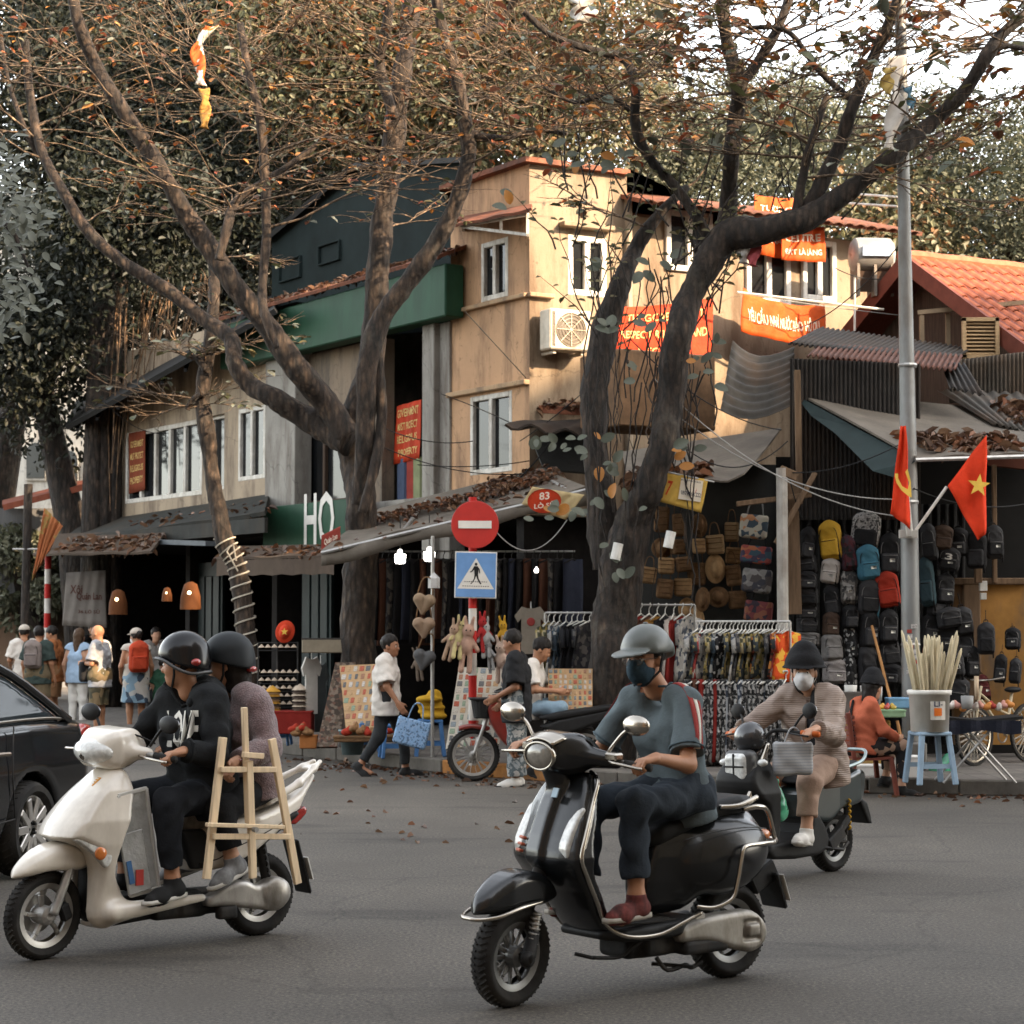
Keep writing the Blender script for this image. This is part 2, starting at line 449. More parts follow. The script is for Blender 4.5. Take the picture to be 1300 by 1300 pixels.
def prof(poly,w,r=0.02,sweep=0.0,smooth=3,yc=0.0,wmax=0.4):
    """Side outline in x-z, half-width w (number or list of (x, w) / callable of (x, z)); sweep pulls the sides back."""
    if smooth:
        pts=smoothpath(list(poly)+[poly[0]],smooth)[:-1]
    else:pts=poly
    pts=[(float(p[0]),float(p[1]))for p in pts]
    xs=[p[0]for p in pts];zs=[p[1]for p in pts]
    wm=w if isinstance(w,(int,float))else(max(q[1]for q in w)if isinstance(w,list)else wmax)
    def f(X,Y,Z):
        Yr=Y-yc
        if sweep:d2=_poly2d(pts,X+sweep*Yr*Yr,Z+0*Yr)
        else:d2=_poly2d(pts,X,Z)
        if callable(w):ww=w(X,Z)
        elif isinstance(w,list):ww=np.interp(X,[q[0]for q in w],[q[1]for q in w]).astype(np.float32)
        else:ww=w
        dy=np.abs(Yr)-ww
        a,b=d2+r,dy+r
        return np.sqrt(np.maximum(a,0)**2+np.maximum(b,0)**2)+np.minimum(np.maximum(a,b),0)-r
    sb=sweep*wm*wm
    return f,np.array((min(xs)-max(sb,0),yc-wm,min(zs))),np.array((max(xs)+max(-sb,0),yc+wm,max(zs)))
# ------------------------------------------------------------------ ground
def asphalt():
    m,nt,b=_nodes('asphalt');co=_co(nt)
    big=_noise(nt,co,0.35,6,0.6);r1=_ramp(nt,[(0.3,(0.050,0.0445,0.038)),(0.7,(0.090,0.079,0.066))]);nt.links.new(big.outputs[0],r1.inputs[0])
    fine=_noise(nt,co,48,5,0.8);r2=_ramp(nt,[(0.36,(0.35,0.35,0.35)),(0.5,(1,1,1)),(0.64,(2.1,2.03,1.9))]);nt.links.new(fine.outputs[0],r2.inputs[0])
    c=_mix(nt,1.0,r1.outputs[0],r2.outputs[0],'MULTIPLY')
    dirt=_noise(nt,co,1.1,6,0.7,(1,0.35,1));dr=_ramp(nt,[(0.52,(0,0,0)),(0.72,(1,1,1))]);nt.links.new(dirt.outputs[0],dr.inputs[0])
    c=_mix(nt,dr.outputs[0],c,(0.062,0.053,0.043))
    oil=_noise(nt,co,0.8,5,0.6,(0.5,1.6,1));orr=_ramp(nt,[(0.56,(1,1,1)),(0.66,(0.62,0.62,0.62))]);nt.links.new(oil.outputs[0],orr.inputs[0])
    c=_mix(nt,1.0,c,orr.outputs[0],'MULTIPLY')
    vo=nt.nodes.new('ShaderNodeTexVoronoi');vo.feature='DISTANCE_TO_EDGE';vo.inputs['Scale'].default_value=0.45
    wv=_noise(nt,co,2.5,4);vm=_mix(nt,0.25,co,wv.outputs[1]);nt.links.new(vm,vo.inputs[0])
    cr=_ramp(nt,[(0.0,(0.45,0.45,0.45)),(0.006,(1,1,1))]);nt.links.new(vo.outputs['Distance'],cr.inputs[0])
    c=_mix(nt,0.55,c,cr.outputs[0],'MULTIPLY')
    nt.links.new(c,b.inputs['Base Color']);b.inputs['Roughness'].default_value=0.78;b.inputs['Specular IOR Level'].default_value=0.35
    _bump(nt,b,fine.outputs[0],0.5,0.006);MATS['asphalt']=m;return m
def paving():
    m,nt,b=_nodes('paving');co=_co(nt)
    br=nt.nodes.new('ShaderNodeTexBrick');br.inputs['Scale'].default_value=2.2;br.offset=0.0
    br.inputs['Color1'].default_value=(0.105,0.092,0.080,1);br.inputs['Color2'].default_value=(0.15,0.132,0.112,1);br.inputs['Mortar'].default_value=(0.05,0.045,0.04,1)
    br.inputs['Mortar Size'].default_value=0.012;br.inputs['Row Height'].default_value=0.5;nt.links.new(co,br.inputs[0])
    n=_noise(nt,co,1.5,6,0.65);c=_mix(nt,0.5,br.outputs[0],n.outputs[0],'OVERLAY');nt.links.new(c,b.inputs['Base Color'])
    b.inputs['Roughness'].default_value=0.85;_bump(nt,b,br.outputs[1],-0.4,0.01);MATS['paving']=m;return m
# the ground: one sheet to the horizon, the road a sheet just above it
g=MB();g.quad((-250,-60,-0.004),(250,-60,-0.004),(250,420,-0.004),(-250,420,-0.004))
tag(g.build('ground',mat('earth',(0.09,0.08,0.065),0.95,scale=0.4)),kind='structure')
g=MB();g.sheet(lambda u,v:(lerp(-70,70,u),lerp(-45,75,v),0),40,40)
tag(g.build('road',asphalt()),kind='structure')
KERB=[(-33,72.4),(-14.5,44.6),(-7.8,34.5),(-2.45,26.5),(-1.5,24.85),(-0.45,23.4),(0.8,22.2),(2.3,21.35),(4.4,20.8),(6.2,20.5),(14,19.6),(60,14.5)]
KP=[Vector((p[0],p[1],0))for p in smoothpath(KERB,8)]
PZ=0.15
g=MB();n_=len(KP)
inner=[p+Vector((14,26,0))for p in KP]
for i in range(n_-1):
    a,b,c,d=KP[i],KP[i+1],inner[i+1],inner[i]
    d_=(b-a).normalized();nn=Vector((-d_.y,d_.x,0));a2,b2=a+nn*0.17,b+nn*0.17
    g.quad(a2+V(0,0,PZ-.004),b2+V(0,0,PZ-.004),c+V(0,0,PZ-.004),d+V(0,0,PZ-.004))
pavement=tag(g.build('pavement',paving()),kind='structure')
kerb_m=mat('kerb_concrete',(0.145,0.132,0.115),0.9,var=0.3,scale=5,stain=(0.05,0.045,0.04),bump=0.4,bscale=50)
kerb_y=mat('kerb_paint',(0.36,0.16,0.05),0.85,var=0.35,scale=9,stain=(0.09,0.075,0.06),bump=0.3)
# kerb stones one by one along the line in view
acc=0.0;pts=[KP[0]];step=0.9
dense=[]
for i in range(n_-1):
    for k in range(20):dense.append(KP[i].lerp(KP[i+1],k/20))
last=None;stones=0
for p in dense:
    if p.y>46 or p.x>9:continue
    if last is None:last=p;continue
    if(p-last).length>=step:
        d=(p-last);L=d.length;d.normalize();nn=Vector((-d.y,d.x,0));c=(p+last)/2+nn*0.085
        mb=MB();mb.box((0,0,0),(L/2-0.006,0.085,0.08),ch=0.014)
        px=650+c.x/c.y*FPX
        o=mb.build('kerb_stone',kerb_y if 560<px<610 or 625<px<700 else kerb_m,pavement);o.location=(c.x,c.y,0.075+U(-.006,.004))
        o.rotation_euler=(U(-.01,.01),U(-.006,.006),math.atan2(d.y,d.x)+U(-.008,.008));last=p;stones+=1

# ------------------------------------------------------------------ facade planes
class Plane:
    def __init__(s,o,d,n):s.o=Vector((*o,0));s.d=Vector((*d,0)).normalized();s.n=Vector((*n,0)).normalized()
    def w(s,a,z,off=0.0):return s.o+s.d*a+s.n*off+Vector((0,0,z))
    def sz(s,px,py,off=0.0):
        r=ray(px,py);o=s.o+s.n*off;t=o.dot(s.n)/r.dot(s.n)
        p=r*t;return((p-s.o).dot(s.d),EYE+p.z)
    def pt(s,px,py,off=0.0):return s.w(*s.sz(px,py,off),off)
    @property
    def rot(s):return Matrix((s.d,-s.n,Vector((0,0,1)))).transposed()  # local x along, -y out, z up
CX,CY=0.24,28.0
LF=Plane((CX,CY),(.555,-.832),(-.832,-.555))
RF=Plane((CX,CY),(.876,.482),(.482,-.876))
def wall(name,pl,s0,s1,z0,z1,openings,m,parent,th=0.22,off=0.0):
    """A wall with real openings and reveals."""
    ss=sorted({s0,s1,*[o[0]for o in openings],*[o[1]for o in openings]});zs=sorted({z0,z1,*[o[2]for o in openings],*[o[3]for o in openings]})
    ss=[s for s in ss if s0<=s<=s1];zs=[z for z in zs if z0<=z<=z1]
    mb=MB();hole=lambda a,b:any(o[0]<a<o[1]and o[2]<b<o[3]for o in openings)
    for i in range(len(ss)-1):
        for j in range(len(zs)-1):
            if hole((ss[i]+ss[i+1])/2,(zs[j]+zs[j+1])/2):continue
            for of in(off,off-th):
                q=[pl.w(ss[i],zs[j],of),pl.w(ss[i+1],zs[j],of),pl.w(ss[i+1],zs[j+1],of),pl.w(ss[i],zs[j+1],of)]
                mb.quad(*(q if of==off else q[::-1]))
    for a,b,c,d in list(openings)+[(s0,s1,z0,z1)]:
        a,b,c,d=max(a,s0),min(b,s1),max(c,z0),min(d,z1)
        for(sa,za),(sb,zb)in(((a,c),(b,c)),((b,c),(b,d)),((b,d),(a,d)),((a,d),(a,c))):
            mb.quad(pl.w(sa,za,off),pl.w(sb,zb,off),pl.w(sb,zb,off-th),pl.w(sa,za,off-th))
    return mb.build(name,m,parent)
GL=glass('window_glass',(.012,.013,.014))
whitewood=mat('white_window_paint',(0.60,0.575,0.52),0.6,var=0.15,scale=14,stain=(0.36,0.32,0.26),stainscale=5)
def window(pl,rect,parent,panes=2,off=-0.07,fw=0.07,m=None,gm=None,name='window',rows=1,glassoff=-0.03):
    a,b,c,d=rect;m=m or whitewood;mb=MB();t=0.07
    def bar(x0,x1,y0,y1,o=0.0):
        p=pl.w((x0+x1)/2,(y0+y1)/2,off+o);mb.box(p,((x1-x0)/2,t/2,(y1-y0)/2),pl.rot,0.008)
    bar(a,a+fw,c,d);bar(b-fw,b,c,d);bar(a+fw,b-fw,c,c+fw);bar(a+fw,b-fw,d-fw,d)
    wd=(b-a-2*fw)/panes
    for i in range(1,panes):bar(a+fw+wd*i-fw*.55,a+fw+wd*i+fw*.55,c+fw,d-fw,0.006)
    for j in range(1,rows):z=c+(d-c)*j/rows;bar(a+fw,b-fw,z-.02,z+.02,-0.012)
    o=mb.build(name,m,parent)
    for i in range(panes):
        g=MB();p=pl.w(a+fw+wd*(i+.5),(c+d)/2,off+glassoff);g.box(p,(wd/2,0.006,(d-c)/2-fw*.5),pl.rot);g.build('pane',gm or GL,o)
    return o
def rectpx(pl,x0,y0,x1,y1,off=0.0):  # photograph rectangle -> along/height on the plane, mean of the slanted edges
    a,za=pl.sz(x0,y0,off);b,zb=pl.sz(x1,y0,off);c,zc=pl.sz(x0,y1,off);d,zd=pl.sz(x1,y1,off)
    return(min(a,b),max(a,b),min(zc,zd)if False else(zc+zd)/2,(za+zb)/2)
def corr(mb,A,B,Cc,D,waves,amp,nv=6,sag=0.0):
    """Corrugated sheet; A-B is the edge across the ribs, D-C the opposite edge."""
    A,B,Cc,D=map(Vector,(A,B,Cc,D));nn=(B-A).cross(D-A).normalized();nu=waves*6
    def fn(u,v):
        p=A.lerp(B,u).lerp(D.lerp(Cc,u),v);return p+nn*(amp*math.sin(u*waves*2*PI)-sag*math.sin(PI*v))
    return mb.sheet(fn,nu,nv,0.004)
def slab(mb,A,B,Cc,D,th=0.05,sag=0.0,nu=10,nv=6,ripple=0.0,seed=0.0):
    A,B,Cc,D=map(Vector,(A,B,Cc,D));nn=(B-A).cross(D-A).normalized()
    if nn.z<0:nn=-nn
    fn=lambda u,v:A.lerp(B,u).lerp(D.lerp(Cc,u),v)-nn*(sag*math.sin(PI*u)*math.sin(PI*v))+nn*ripple*math.sin(u*17+seed+3*v)*v
    return mb.sheet(fn,nu,nv,th)

# ------------------------------------------------------------------ the corner house
def plaster(name,col,stain):
    m,nt,b=_nodes(name);co=_co(nt)
    n1=_noise(nt,co,0.9,8,0.65);r1=_ramp(nt,[(0.3,_shade(col,0.80)),(0.55,col),(0.75,_shade(col,1.12))]);nt.links.new(n1.outputs[0],r1.inputs[0])
    n2=_noise(nt,co,2.4,7,0.7,(1,1,0.22));r2=_ramp(nt,[(0.45,(0,0,0)),(0.63,(1,1,1))]);nt.links.new(n2.outputs[0],r2.inputs[0])
    c=_mix(nt,r2.outputs[0],r1.outputs[0],stain)
    n5=_noise(nt,co,2.2,6,0.6,(1,1,0.10));r5=_ramp(nt,[(0.56,(0,0,0)),(0.8,(0.25,0.25,0.25))]);nt.links.new(n5.outputs[0],r5.inputs[0]);c=_mix(nt,r5.outputs[0],c,_shade(stain,0.65))  # drips
    n3=_noise(nt,co,9,6,0.75);r3=_ramp(nt,[(0.60,(0,0,0)),(0.66,(1,1,1))]);nt.links.new(n3.outputs[0],r3.inputs[0])
    c=_mix(nt,_mix(nt,0.6,(0,0,0),r3.outputs[0]),c,_shade(stain,0.8))
    vo=nt.nodes.new('ShaderNodeTexVoronoi');vo.feature='DISTANCE_TO_EDGE';vo.inputs['Scale'].default_value=0.8
    wv=_noise(nt,co,3,4);nt.links.new(_mix(nt,0.3,co,wv.outputs[1]),vo.inputs[0])
    cr=_ramp(nt,[(0.0,(0.5,0.5,0.5)),(0.007,(1,1,1))]);nt.links.new(vo.outputs['Distance'],cr.inputs[0]);c=_mix(nt,0.7,c,cr.outputs[0],'MULTIPLY')
    nt.links.new(c,b.inputs['Base Color']);b.inputs['Roughness'].default_value=0.9
    n4=_noise(nt,co,35,5);_bump(nt,b,n4.outputs[0],0.35,0.008);MATS[name]=m;return m
yellow=plaster('ochre_plaster',(0.50,0.30,0.165),(0.22,0.13,0.075))
cream=plaster('pale_plaster',(0.25,0.188,0.125),(0.125,0.082,0.048))
beige=plaster('beige_plaster',(0.36,0.285,0.20),(0.16,0.12,0.085))
greyp=plaster('grey_plaster',(0.28,0.265,0.235),(0.14,0.12,0.10))
darkin=mat('interior_shade',(0.010,0.0095,0.009),0.9)  # near-black colour deepens the shade inside by paint
house=thing('corner_house','ochre and cream three storey corner house with white windows and red banners','house',(CX,CY,0))
house_inv=Matrix.Translation((-CX,-CY,0))
def inhouse(o,par=None):  # geometry is written in world coordinates; keep it in place under its thing
    par=par or house;o.parent=par;o.matrix_parent_inverse=par.matrix_basis.inverted();return o
s_l=LF.sz(572,400)[0];zt=LF.sz(672,208)[1]
W1=rectpx(LF,611,305,645,380);W2=rectpx(LF,597,500,650,601)
inhouse(wall("wall",LF,s_l,0.0,3.22,zt,[W1,W2],yellow,None))
WA=rectpx(RF,721,300,770,376);WB=rectpx(RF,846,268,905,345);WC=rectpx(RF,948,315,1004,386);WD=rectpx(RF,1019,305,1062,382)
s_r=RF.sz(1112,380)[0];s_m=RF.sz(796,330)[0];zr=RF.sz(690,212)[1]
inhouse(wall("wall",RF,0.0,s_m,3.22,zt,[WA],cream,None))
inhouse(wall("wall",RF,s_m+.001,s_r,3.22,zt-0.55,[WB,WC,WD],cream,None,off=-0.05))
for pl,rc,np_ in((LF,W1,2),(LF,W2,2),(RF,WA,2),(RF,WB,2),(RF,WC,2),(RF,WD,2)):
    inhouse(window(pl,rc,None,np_,off=-0.03,fw=0.085 if pl is RF else 0.075))
# back walls, floors and roof close the volume so the panes look into dark rooms
mb=MB();back=LF.w(s_l,0,-5.0)
for z in(3.35,6.0):
    mb.poly3([LF.w(s_l+.05,z,-.3),LF.w(-.25,z,-.3),RF.w(s_r-.3,z,-.3),RF.w(s_r-.3,z,-5),LF.w(s_l+.05,z,-6)],(0,0,.12))
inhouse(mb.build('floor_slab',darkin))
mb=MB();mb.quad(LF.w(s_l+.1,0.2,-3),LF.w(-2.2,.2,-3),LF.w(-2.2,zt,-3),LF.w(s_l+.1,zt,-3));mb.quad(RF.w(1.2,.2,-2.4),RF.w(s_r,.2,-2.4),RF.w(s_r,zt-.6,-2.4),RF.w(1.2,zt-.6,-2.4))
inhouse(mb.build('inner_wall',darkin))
mb=MB();mb.poly3([LF.w(s_l-.1,zt,.14),LF.w(.12,zt,.14),RF.w(s_m,zt,.1),RF.w(s_m,zt,-5),LF.w(s_l-.1,zt,-6)],(0,0,.07))
redbrown=mat('faded_red_tiles',(0.19,0.075,0.045),0.85,var=0.35,scale=10,stain=(0.08,0.05,0.04),bump=0.4,bscale=25)
inhouse(mb.build('roof',redbrown))
# the pitched eave over the right-hand part, built of tiles along its front edge
zE=zt-0.50
mb=MB();slab(mb,RF.w(s_m-.1,zE+.50,-1.1),RF.w(s_r+.45,zE+.50,-1.1),RF.w(s_r+.45,zE,.55),RF.w(s_m-.1,zE,.55),.06)
ro=inhouse(mb.build('roof',redbrown))
tile=MB();tile.sheet(lambda u,v:((u-.5)*.2,(v-.5)*.3,.03*math.sin(u*PI)),4,1,.012);tme=tile.mesh('roof_tile',redbrown)
k=0;s=s_m
while s<s_r+.4:
    for q in range(3):
        o=link('roof_tile',tme);off=.48-q*.27
        M=RF.rot.to_4x4()@Matrix.Rotation(math.atan2(.5,1.65),4,'X');M.translation=RF.w(s,zE+(.55-off)*.303+.045+U(-.006,.006),off)
        inhouse(o,ro);o.matrix_basis=M
    s+=.205
cpl=plaster('course_plaster',(0.42,0.28,0.16),(0.2,0.14,0.09))
for y0,y1,th in((398,374,.06),(500,487,.07)):  # string courses
    p0=LF.pt(573,y0);p1=LF.pt(675,y1);z=(p0.z+p1.z)/2
    mb=MB();mb.box(LF.w((s_l)/2,z,.04),(abs(s_l)/2,.05,th/2),LF.rot,.01);inhouse(mb.build('string_course',cpl))
    if y0<450:mb=MB();mb.box(RF.w(.16,z,.045),(.2,.05,th/2),RF.rot,.01);inhouse(mb.build('string_course',cpl))
a,b,c,d=WA;mb=MB();mb.box(RF.w((a+b)/2-.05,d+.12,.06),((b-a)/2+.1,.10,.035),RF.rot,.01);inhouse(mb.build('window_hood',cream))
mb=MB();mb.box(RF.w(s_m,(zt+3)/2,.03),(.045,.06,(zt-3)/2-.3),RF.rot,.02);inhouse(mb.build('drain_pipe',mat('pipe_grey',(0.28,0.23,0.17),0.7)))
# white bracket and tiled hood over the shaded window
mb=MB();A=LF.pt(585,283,.02);B=LF.pt(672,268,.02);wm_=whitewood
f0,f1=LF.pt(588,288,.62),LF.pt(668,296,.62);t0,t1=LF.pt(590,286,.05),LF.pt(669,270,.05)
for p,q in((LF.pt(586,287,.5),LF.pt(670,272,.5)),(LF.pt(588,288,.5),LF.pt(670,298,.5)),(LF.pt(670,272,.5),LF.pt(670,298,.5)),(LF.pt(636,278,.5),LF.pt(636,294,.5)),(LF.pt(670,298,.5),LF.pt(670,302,.0)),(LF.pt(588,288,.5),LF.pt(588,292,.0))):mb.bar(p,q,.04)
inhouse(mb.build('awning_bracket',whitewood))
mb=MB();slab(mb,LF.pt(570,281,0),LF.pt(676,262,0),LF.pt(676,268,.62),LF.pt(560,292,.62),.04,ripple=.01);inhouse(mb.build('awning_roof',redbrown))
# air conditioner on the sunlit wall
ac=thing('air_conditioner','cream outdoor air conditioner unit with round grille on sunlit wall','air conditioner',RF.pt(718,447,.25))
ac.rotation_euler=RF.rot.to_euler();acm=mat('ac_cream',(0.58,0.52,0.42),0.55,stain=(0.35,0.27,0.18),stainscale=4)
mb=MB();mb.box((0,.0,.29),(.33,.15,.28),ch=.02);mb.build('casing',acm,ac)
mb=MB();M=Matrix.Translation((-.0,-.152,.29))@Matrix.Rotation(PI/2,4,'X')
for r_ in(.05,.1,.15,.2,.235):mb.lathe([(r_-.005,0),(r_,.012),(r_+.006,0)],24,M)
for k in range(8):a_=k*PI/4;mb.bar((0,-.16,.29),(.235*math.cos(a_),-.16,.29+.235*math.sin(a_)),.008)
mb.build('fan_grille',acm,ac);mb=MB();mb.lathe([(.0,0),(.232,0)],24,Matrix.Translation((0,-.152,.29))@Matrix.Rotation(PI/2,4,'X'));mb.build('fan',mat('ac_dark',(0.12,0.1,.08),.6),ac)
for x in(-.22,.22):mb=MB();mb.box((x,.1,-.02),(.02,.18,.02));mb.build('bracket',acm,ac)
mb=MB();[mb.box((-.29+k*.018,-.151,.29),(.004,.006,.24))for k in range(3)];mb.build('side_vent',MATS['ac_dark'],ac)

# ------------------------------------------------------------------ the green fronted house next to it
gh=thing('green_fronted_house','dark roofed house with green painted band and white pillars beside the ochre house','house',LF.w(LF.sz(450,500)[0],0))
ing=lambda o:inhouse(o,gh)
green=mat('green_paint',(0.020,0.064,0.036),0.6,var=0.25,scale=3,stain=(0.015,0.045,0.027),stainscale=1.5,stretch=(1,1,.3))
navy=mat('dark_slate_wall',(0.009,0.015,0.015),0.85,var=0.3,scale=2)
a0=LF.sz(566,400,.35)[0];a1=LF.sz(280,430,.35)[0];zb0=LF.sz(566,401,.35)[1];zb1=LF.sz(566,334,.35)[1]
mb=MB();mb.box(LF.w((a0+a1)/2,(zb0+zb1)/2,.2),((a0-a1)/2,.16,(zb1-zb0)/2),LF.rot,.02);ing(mb.build('green_band',green))
mb=MB();slab(mb,LF.w(a1-.1,zb1+.40,-.35),LF.w(a0,zb1+.40,-.35),LF.w(a0,zb1+.05,.48),LF.w(a1-.1,zb1+.05,.48),.05);ing(mb.build('ledge_roof',redbrown))
mb=MB()
gp=[(345,430),(345,292),(372,270),(446,208),(585,200),(585,420)]
mb.poly3([LF.pt(x,y,-.9)for x,y in gp],LF.n*-.2)
uw=ing(mb.build('upper_wall',navy))
mb=MB();slab(mb,LF.pt(335,302,-.7),LF.pt(448,206,-.7),LF.pt(448,206,-3),LF.pt(335,302,-3),.08);slab(mb,LF.pt(444,207,-.7),LF.pt(590,199,-.7),LF.pt(590,199,-4),LF.pt(444,207,-4),.08);ing(mb.build('roof',mat('dark_roof',(.05,.05,.05),.8)))
for rc in((355,328,382,356),(405,308,432,334)):ing(window(LF,rectpx(LF,*rc,-.88),None,1,off=-.88,fw=.03,m=navy))
mb=MB()  # the recess under the band
z2=LF.sz(450,640,0)[1]
mb.quad(LF.w(a1,z2,-1.4),LF.w(a0+1.6,z2,-1.4),LF.w(a0+1.6,zb0+1.2,-1.4),LF.w(a1,zb0+1.2,-1.4));ing(mb.build('recess_wall',mat('recess_wall',(.10,.085,.065),.9,var=.3,stain=(.04,.035,.03))))
mb=MB();mb.box(LF.w((a0+a1)/2,z2-.06,-.75),((a0-a1)/2,.75,.06),LF.rot);ing(mb.build('balcony_floor',greyp))
for x0,x1,of in((537,552,.12),(554,572,.02)):
    s0,s1=LF.sz(x0,500,of)[0],LF.sz(x1,500,of)[0];mb=MB();mb.box(LF.w((s0+s1)/2,(zb0+2.4)/2,of-.12),((s1-s0)/2,.14,(zb0-2.4)/2),LF.rot,.012);ing(mb.build('pillar',greyp))
rc=rectpx(LF,378,540,440,640,-.1);ing(wall('wall',LF,LF.sz(378,500)[0],LF.sz(478,500)[0],LF.sz(440,645)[1],zb0+.02,[(rc[0],rc[1],rc[2],rc[3])],plaster('brown_plaster',(.22,.165,.115),(.1,.08,.06)),None,off=-.1));ing(window(LF,rc,None,2,off=-.18,m=mat('brown_wood',(.06,.04,.028),.7)))
mb=MB();sgs=LF.sz(338,660,.3)[0],LF.sz(470,660,.3)[0];zs=LF.sz(400,702,.3)[1],LF.sz(400,638,.3)[1]
mb.box(LF.w(sum(sgs)/2,sum(zs)/2,.3),((sgs[1]-sgs[0])/2,.06,(zs[1]-zs[0])/2),LF.rot,.01)
sg=tag(mb.build('shop_sign',green),'green shop fascia with white letters HO behind the big trunk','sign')
pc=LF.sz(405,659,.37);text('HO',1.0,.86,mat('sign_white',(.62,.60,.55),.6,var=.1),sg,lambda x,y:LF.w(pc[0]+x,pc[1]+y,.372))
# yellow bag in the window, coloured cloths behind the pillar
mb=MB();mb.box(LF.pt(408,600,-.4),(.28,.1,.5),LF.rot,.08);tag(mb.build('bag',mat('olive_yellow',(.33,.29,.08),.8)),'yellow green sack standing behind the upstairs window','sack')
for px,col,nm in((512,(.06,.08,.13),'dark blue'),(524,(.25,.04,.03),'red'),(532,(.20,.22,.12),'olive')):
    mb=MB();mb.box(LF.pt(px,615,-.35),(.13,.05,.42),LF.rot,.03);tag(mb.build('cloth',mat('cloth_'+nm.replace(' ','_'),col,.9)),nm+' cloth hanging upstairs left of the white pillars','cloth')

# ------------------------------------------------------------------ the beige house further left
bh=thing('beige_house','beige two storey house with a row of white casements under a dark sloping eave','house',LF.w(LF.sz(250,600)[0],0))
inb=lambda o:inhouse(o,bh)
bl,br_=LF.sz(146,600)[0],LF.sz(347,600)[0];bz0=LF.sz(250,668)[1];bz1=LF.sz(347,395)[1]
V1=rectpx(LF,160,541,257,634);V2=rectpx(LF,303,517,337,609);V3=rectpx(LF,263,527,285,622)
inb(wall('wall',LF,bl,br_,0.0+bz0,bz1,[V1,V2,V3],beige,None))
inb(window(LF,V1,None,5,off=-.03,fw=.085));inb(window(LF,V2,None,2,off=-.03,fw=.075));inb(window(LF,V3,None,1,off=-.12,fw=.06))
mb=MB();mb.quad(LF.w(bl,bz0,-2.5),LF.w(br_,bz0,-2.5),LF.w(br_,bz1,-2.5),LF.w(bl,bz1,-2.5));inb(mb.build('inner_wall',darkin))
mb=MB();mb.box(LF.w((br_+LF.sz(378,600,.1)[0])/2,(bz0+bz1)/2,0),((LF.sz(378,600,.1)[0]-br_)/2,.16,(bz1-bz0)/2),LF.rot,.012);inb(mb.build('pillar',greyp))
dark_roof=mat('eave_dark',(.022,.022,.022),.75,var=.3,scale=3,bump=.3,bscale=18)
mb=MB();slab(mb,LF.pt(100,512,-1.6),LF.pt(352,378,-1.6),LF.pt(352,398,.9),LF.pt(86,546,.9),.09,nu=4,nv=4);inb(mb.build('eave_roof',dark_roof))
mb=MB()
for k in range(9):
    t=(k+.5)/9;p=Vector(LF.pt(86,546,.85)).lerp(LF.pt(352,398,.85),t);q=Vector(LF.pt(100,512,-.2)).lerp(LF.pt(352,378,-.2),t);mb.bar(p-V(0,0,.10),q-V(0,0,.16),.06)
inb(mb.build('rafter',dark_roof))
# lean-to roof and awnings over its shop front
roof_grey=mat('leanto_felt',(.034,.035,.032),.85,var=.3,scale=3,stain=(.05,.04,.03),bump=.35,bscale=30)
mb=MB();slab(mb,LF.pt(108,668,.02),LF.pt(343,632,.02),LF.pt(338,655,1.0),LF.pt(80,690,1.0),.07,nu=10,nv=4,ripple=.012)
mb.box(LF.w((LF.sz(80,690,1.0)[0]+LF.sz(338,655,1.0)[0])/2,LF.pt(210,678,1.0).z,1.0),(abs(LF.sz(338,655,1.0)[0]-LF.sz(80,690,1.0)[0])/2,.03,.12),LF.rot)
tag(mb.build('lean_to_roof',roof_grey),'dark grey felt lean-to roof below the beige house windows','roof')
brown_aw=mat('brown_awning',(.075,.054,.040),.85,var=.3,scale=4,stain=(.07,.05,.035),bump=.3)
mb=MB();slab(mb,LF.pt(75,680,.9),LF.pt(212,676,.9),LF.pt(193,703,2.1),LF.pt(42,706,2.1),.04,sag=.05,ripple=.012)
awn_l=tag(mb.build('awning',brown_aw),'brown awning strewn with dead leaves at the far left shop','awning')
mb=MB();mb.bar(LF.pt(205,688,1.4),LF.pt(268,690,1.4),.2,.08);tag(mb.build('steel_channel',mat('bluegrey_steel',(.09,.10,.11),.6,.3)),'blue grey steel channel under the lean-to roof beside the brown awning','beam')
mb=MB();slab(mb,LF.pt(300,696,.9),LF.pt(420,694,.9),LF.pt(424,708,1.9),LF.pt(275,712,1.9),.04,ripple=.012)
for k in range(12):
    t0,t1=k/12,(k+1)/12;a_,b_=LF.pt(275,712,1.9).lerp(LF.pt(424,708,1.9),t0),LF.pt(275,712,1.9).lerp(LF.pt(424,708,1.9),t1);mb.quad(a_,b_,b_-V(0,0,.22+.02*(k%2)),a_-V(0,0,.22+.02*((k+1)%2)))
awn_m=tag(mb.build('awning',brown_aw),'brown awning with a hanging valance left of the big trunk','awning')
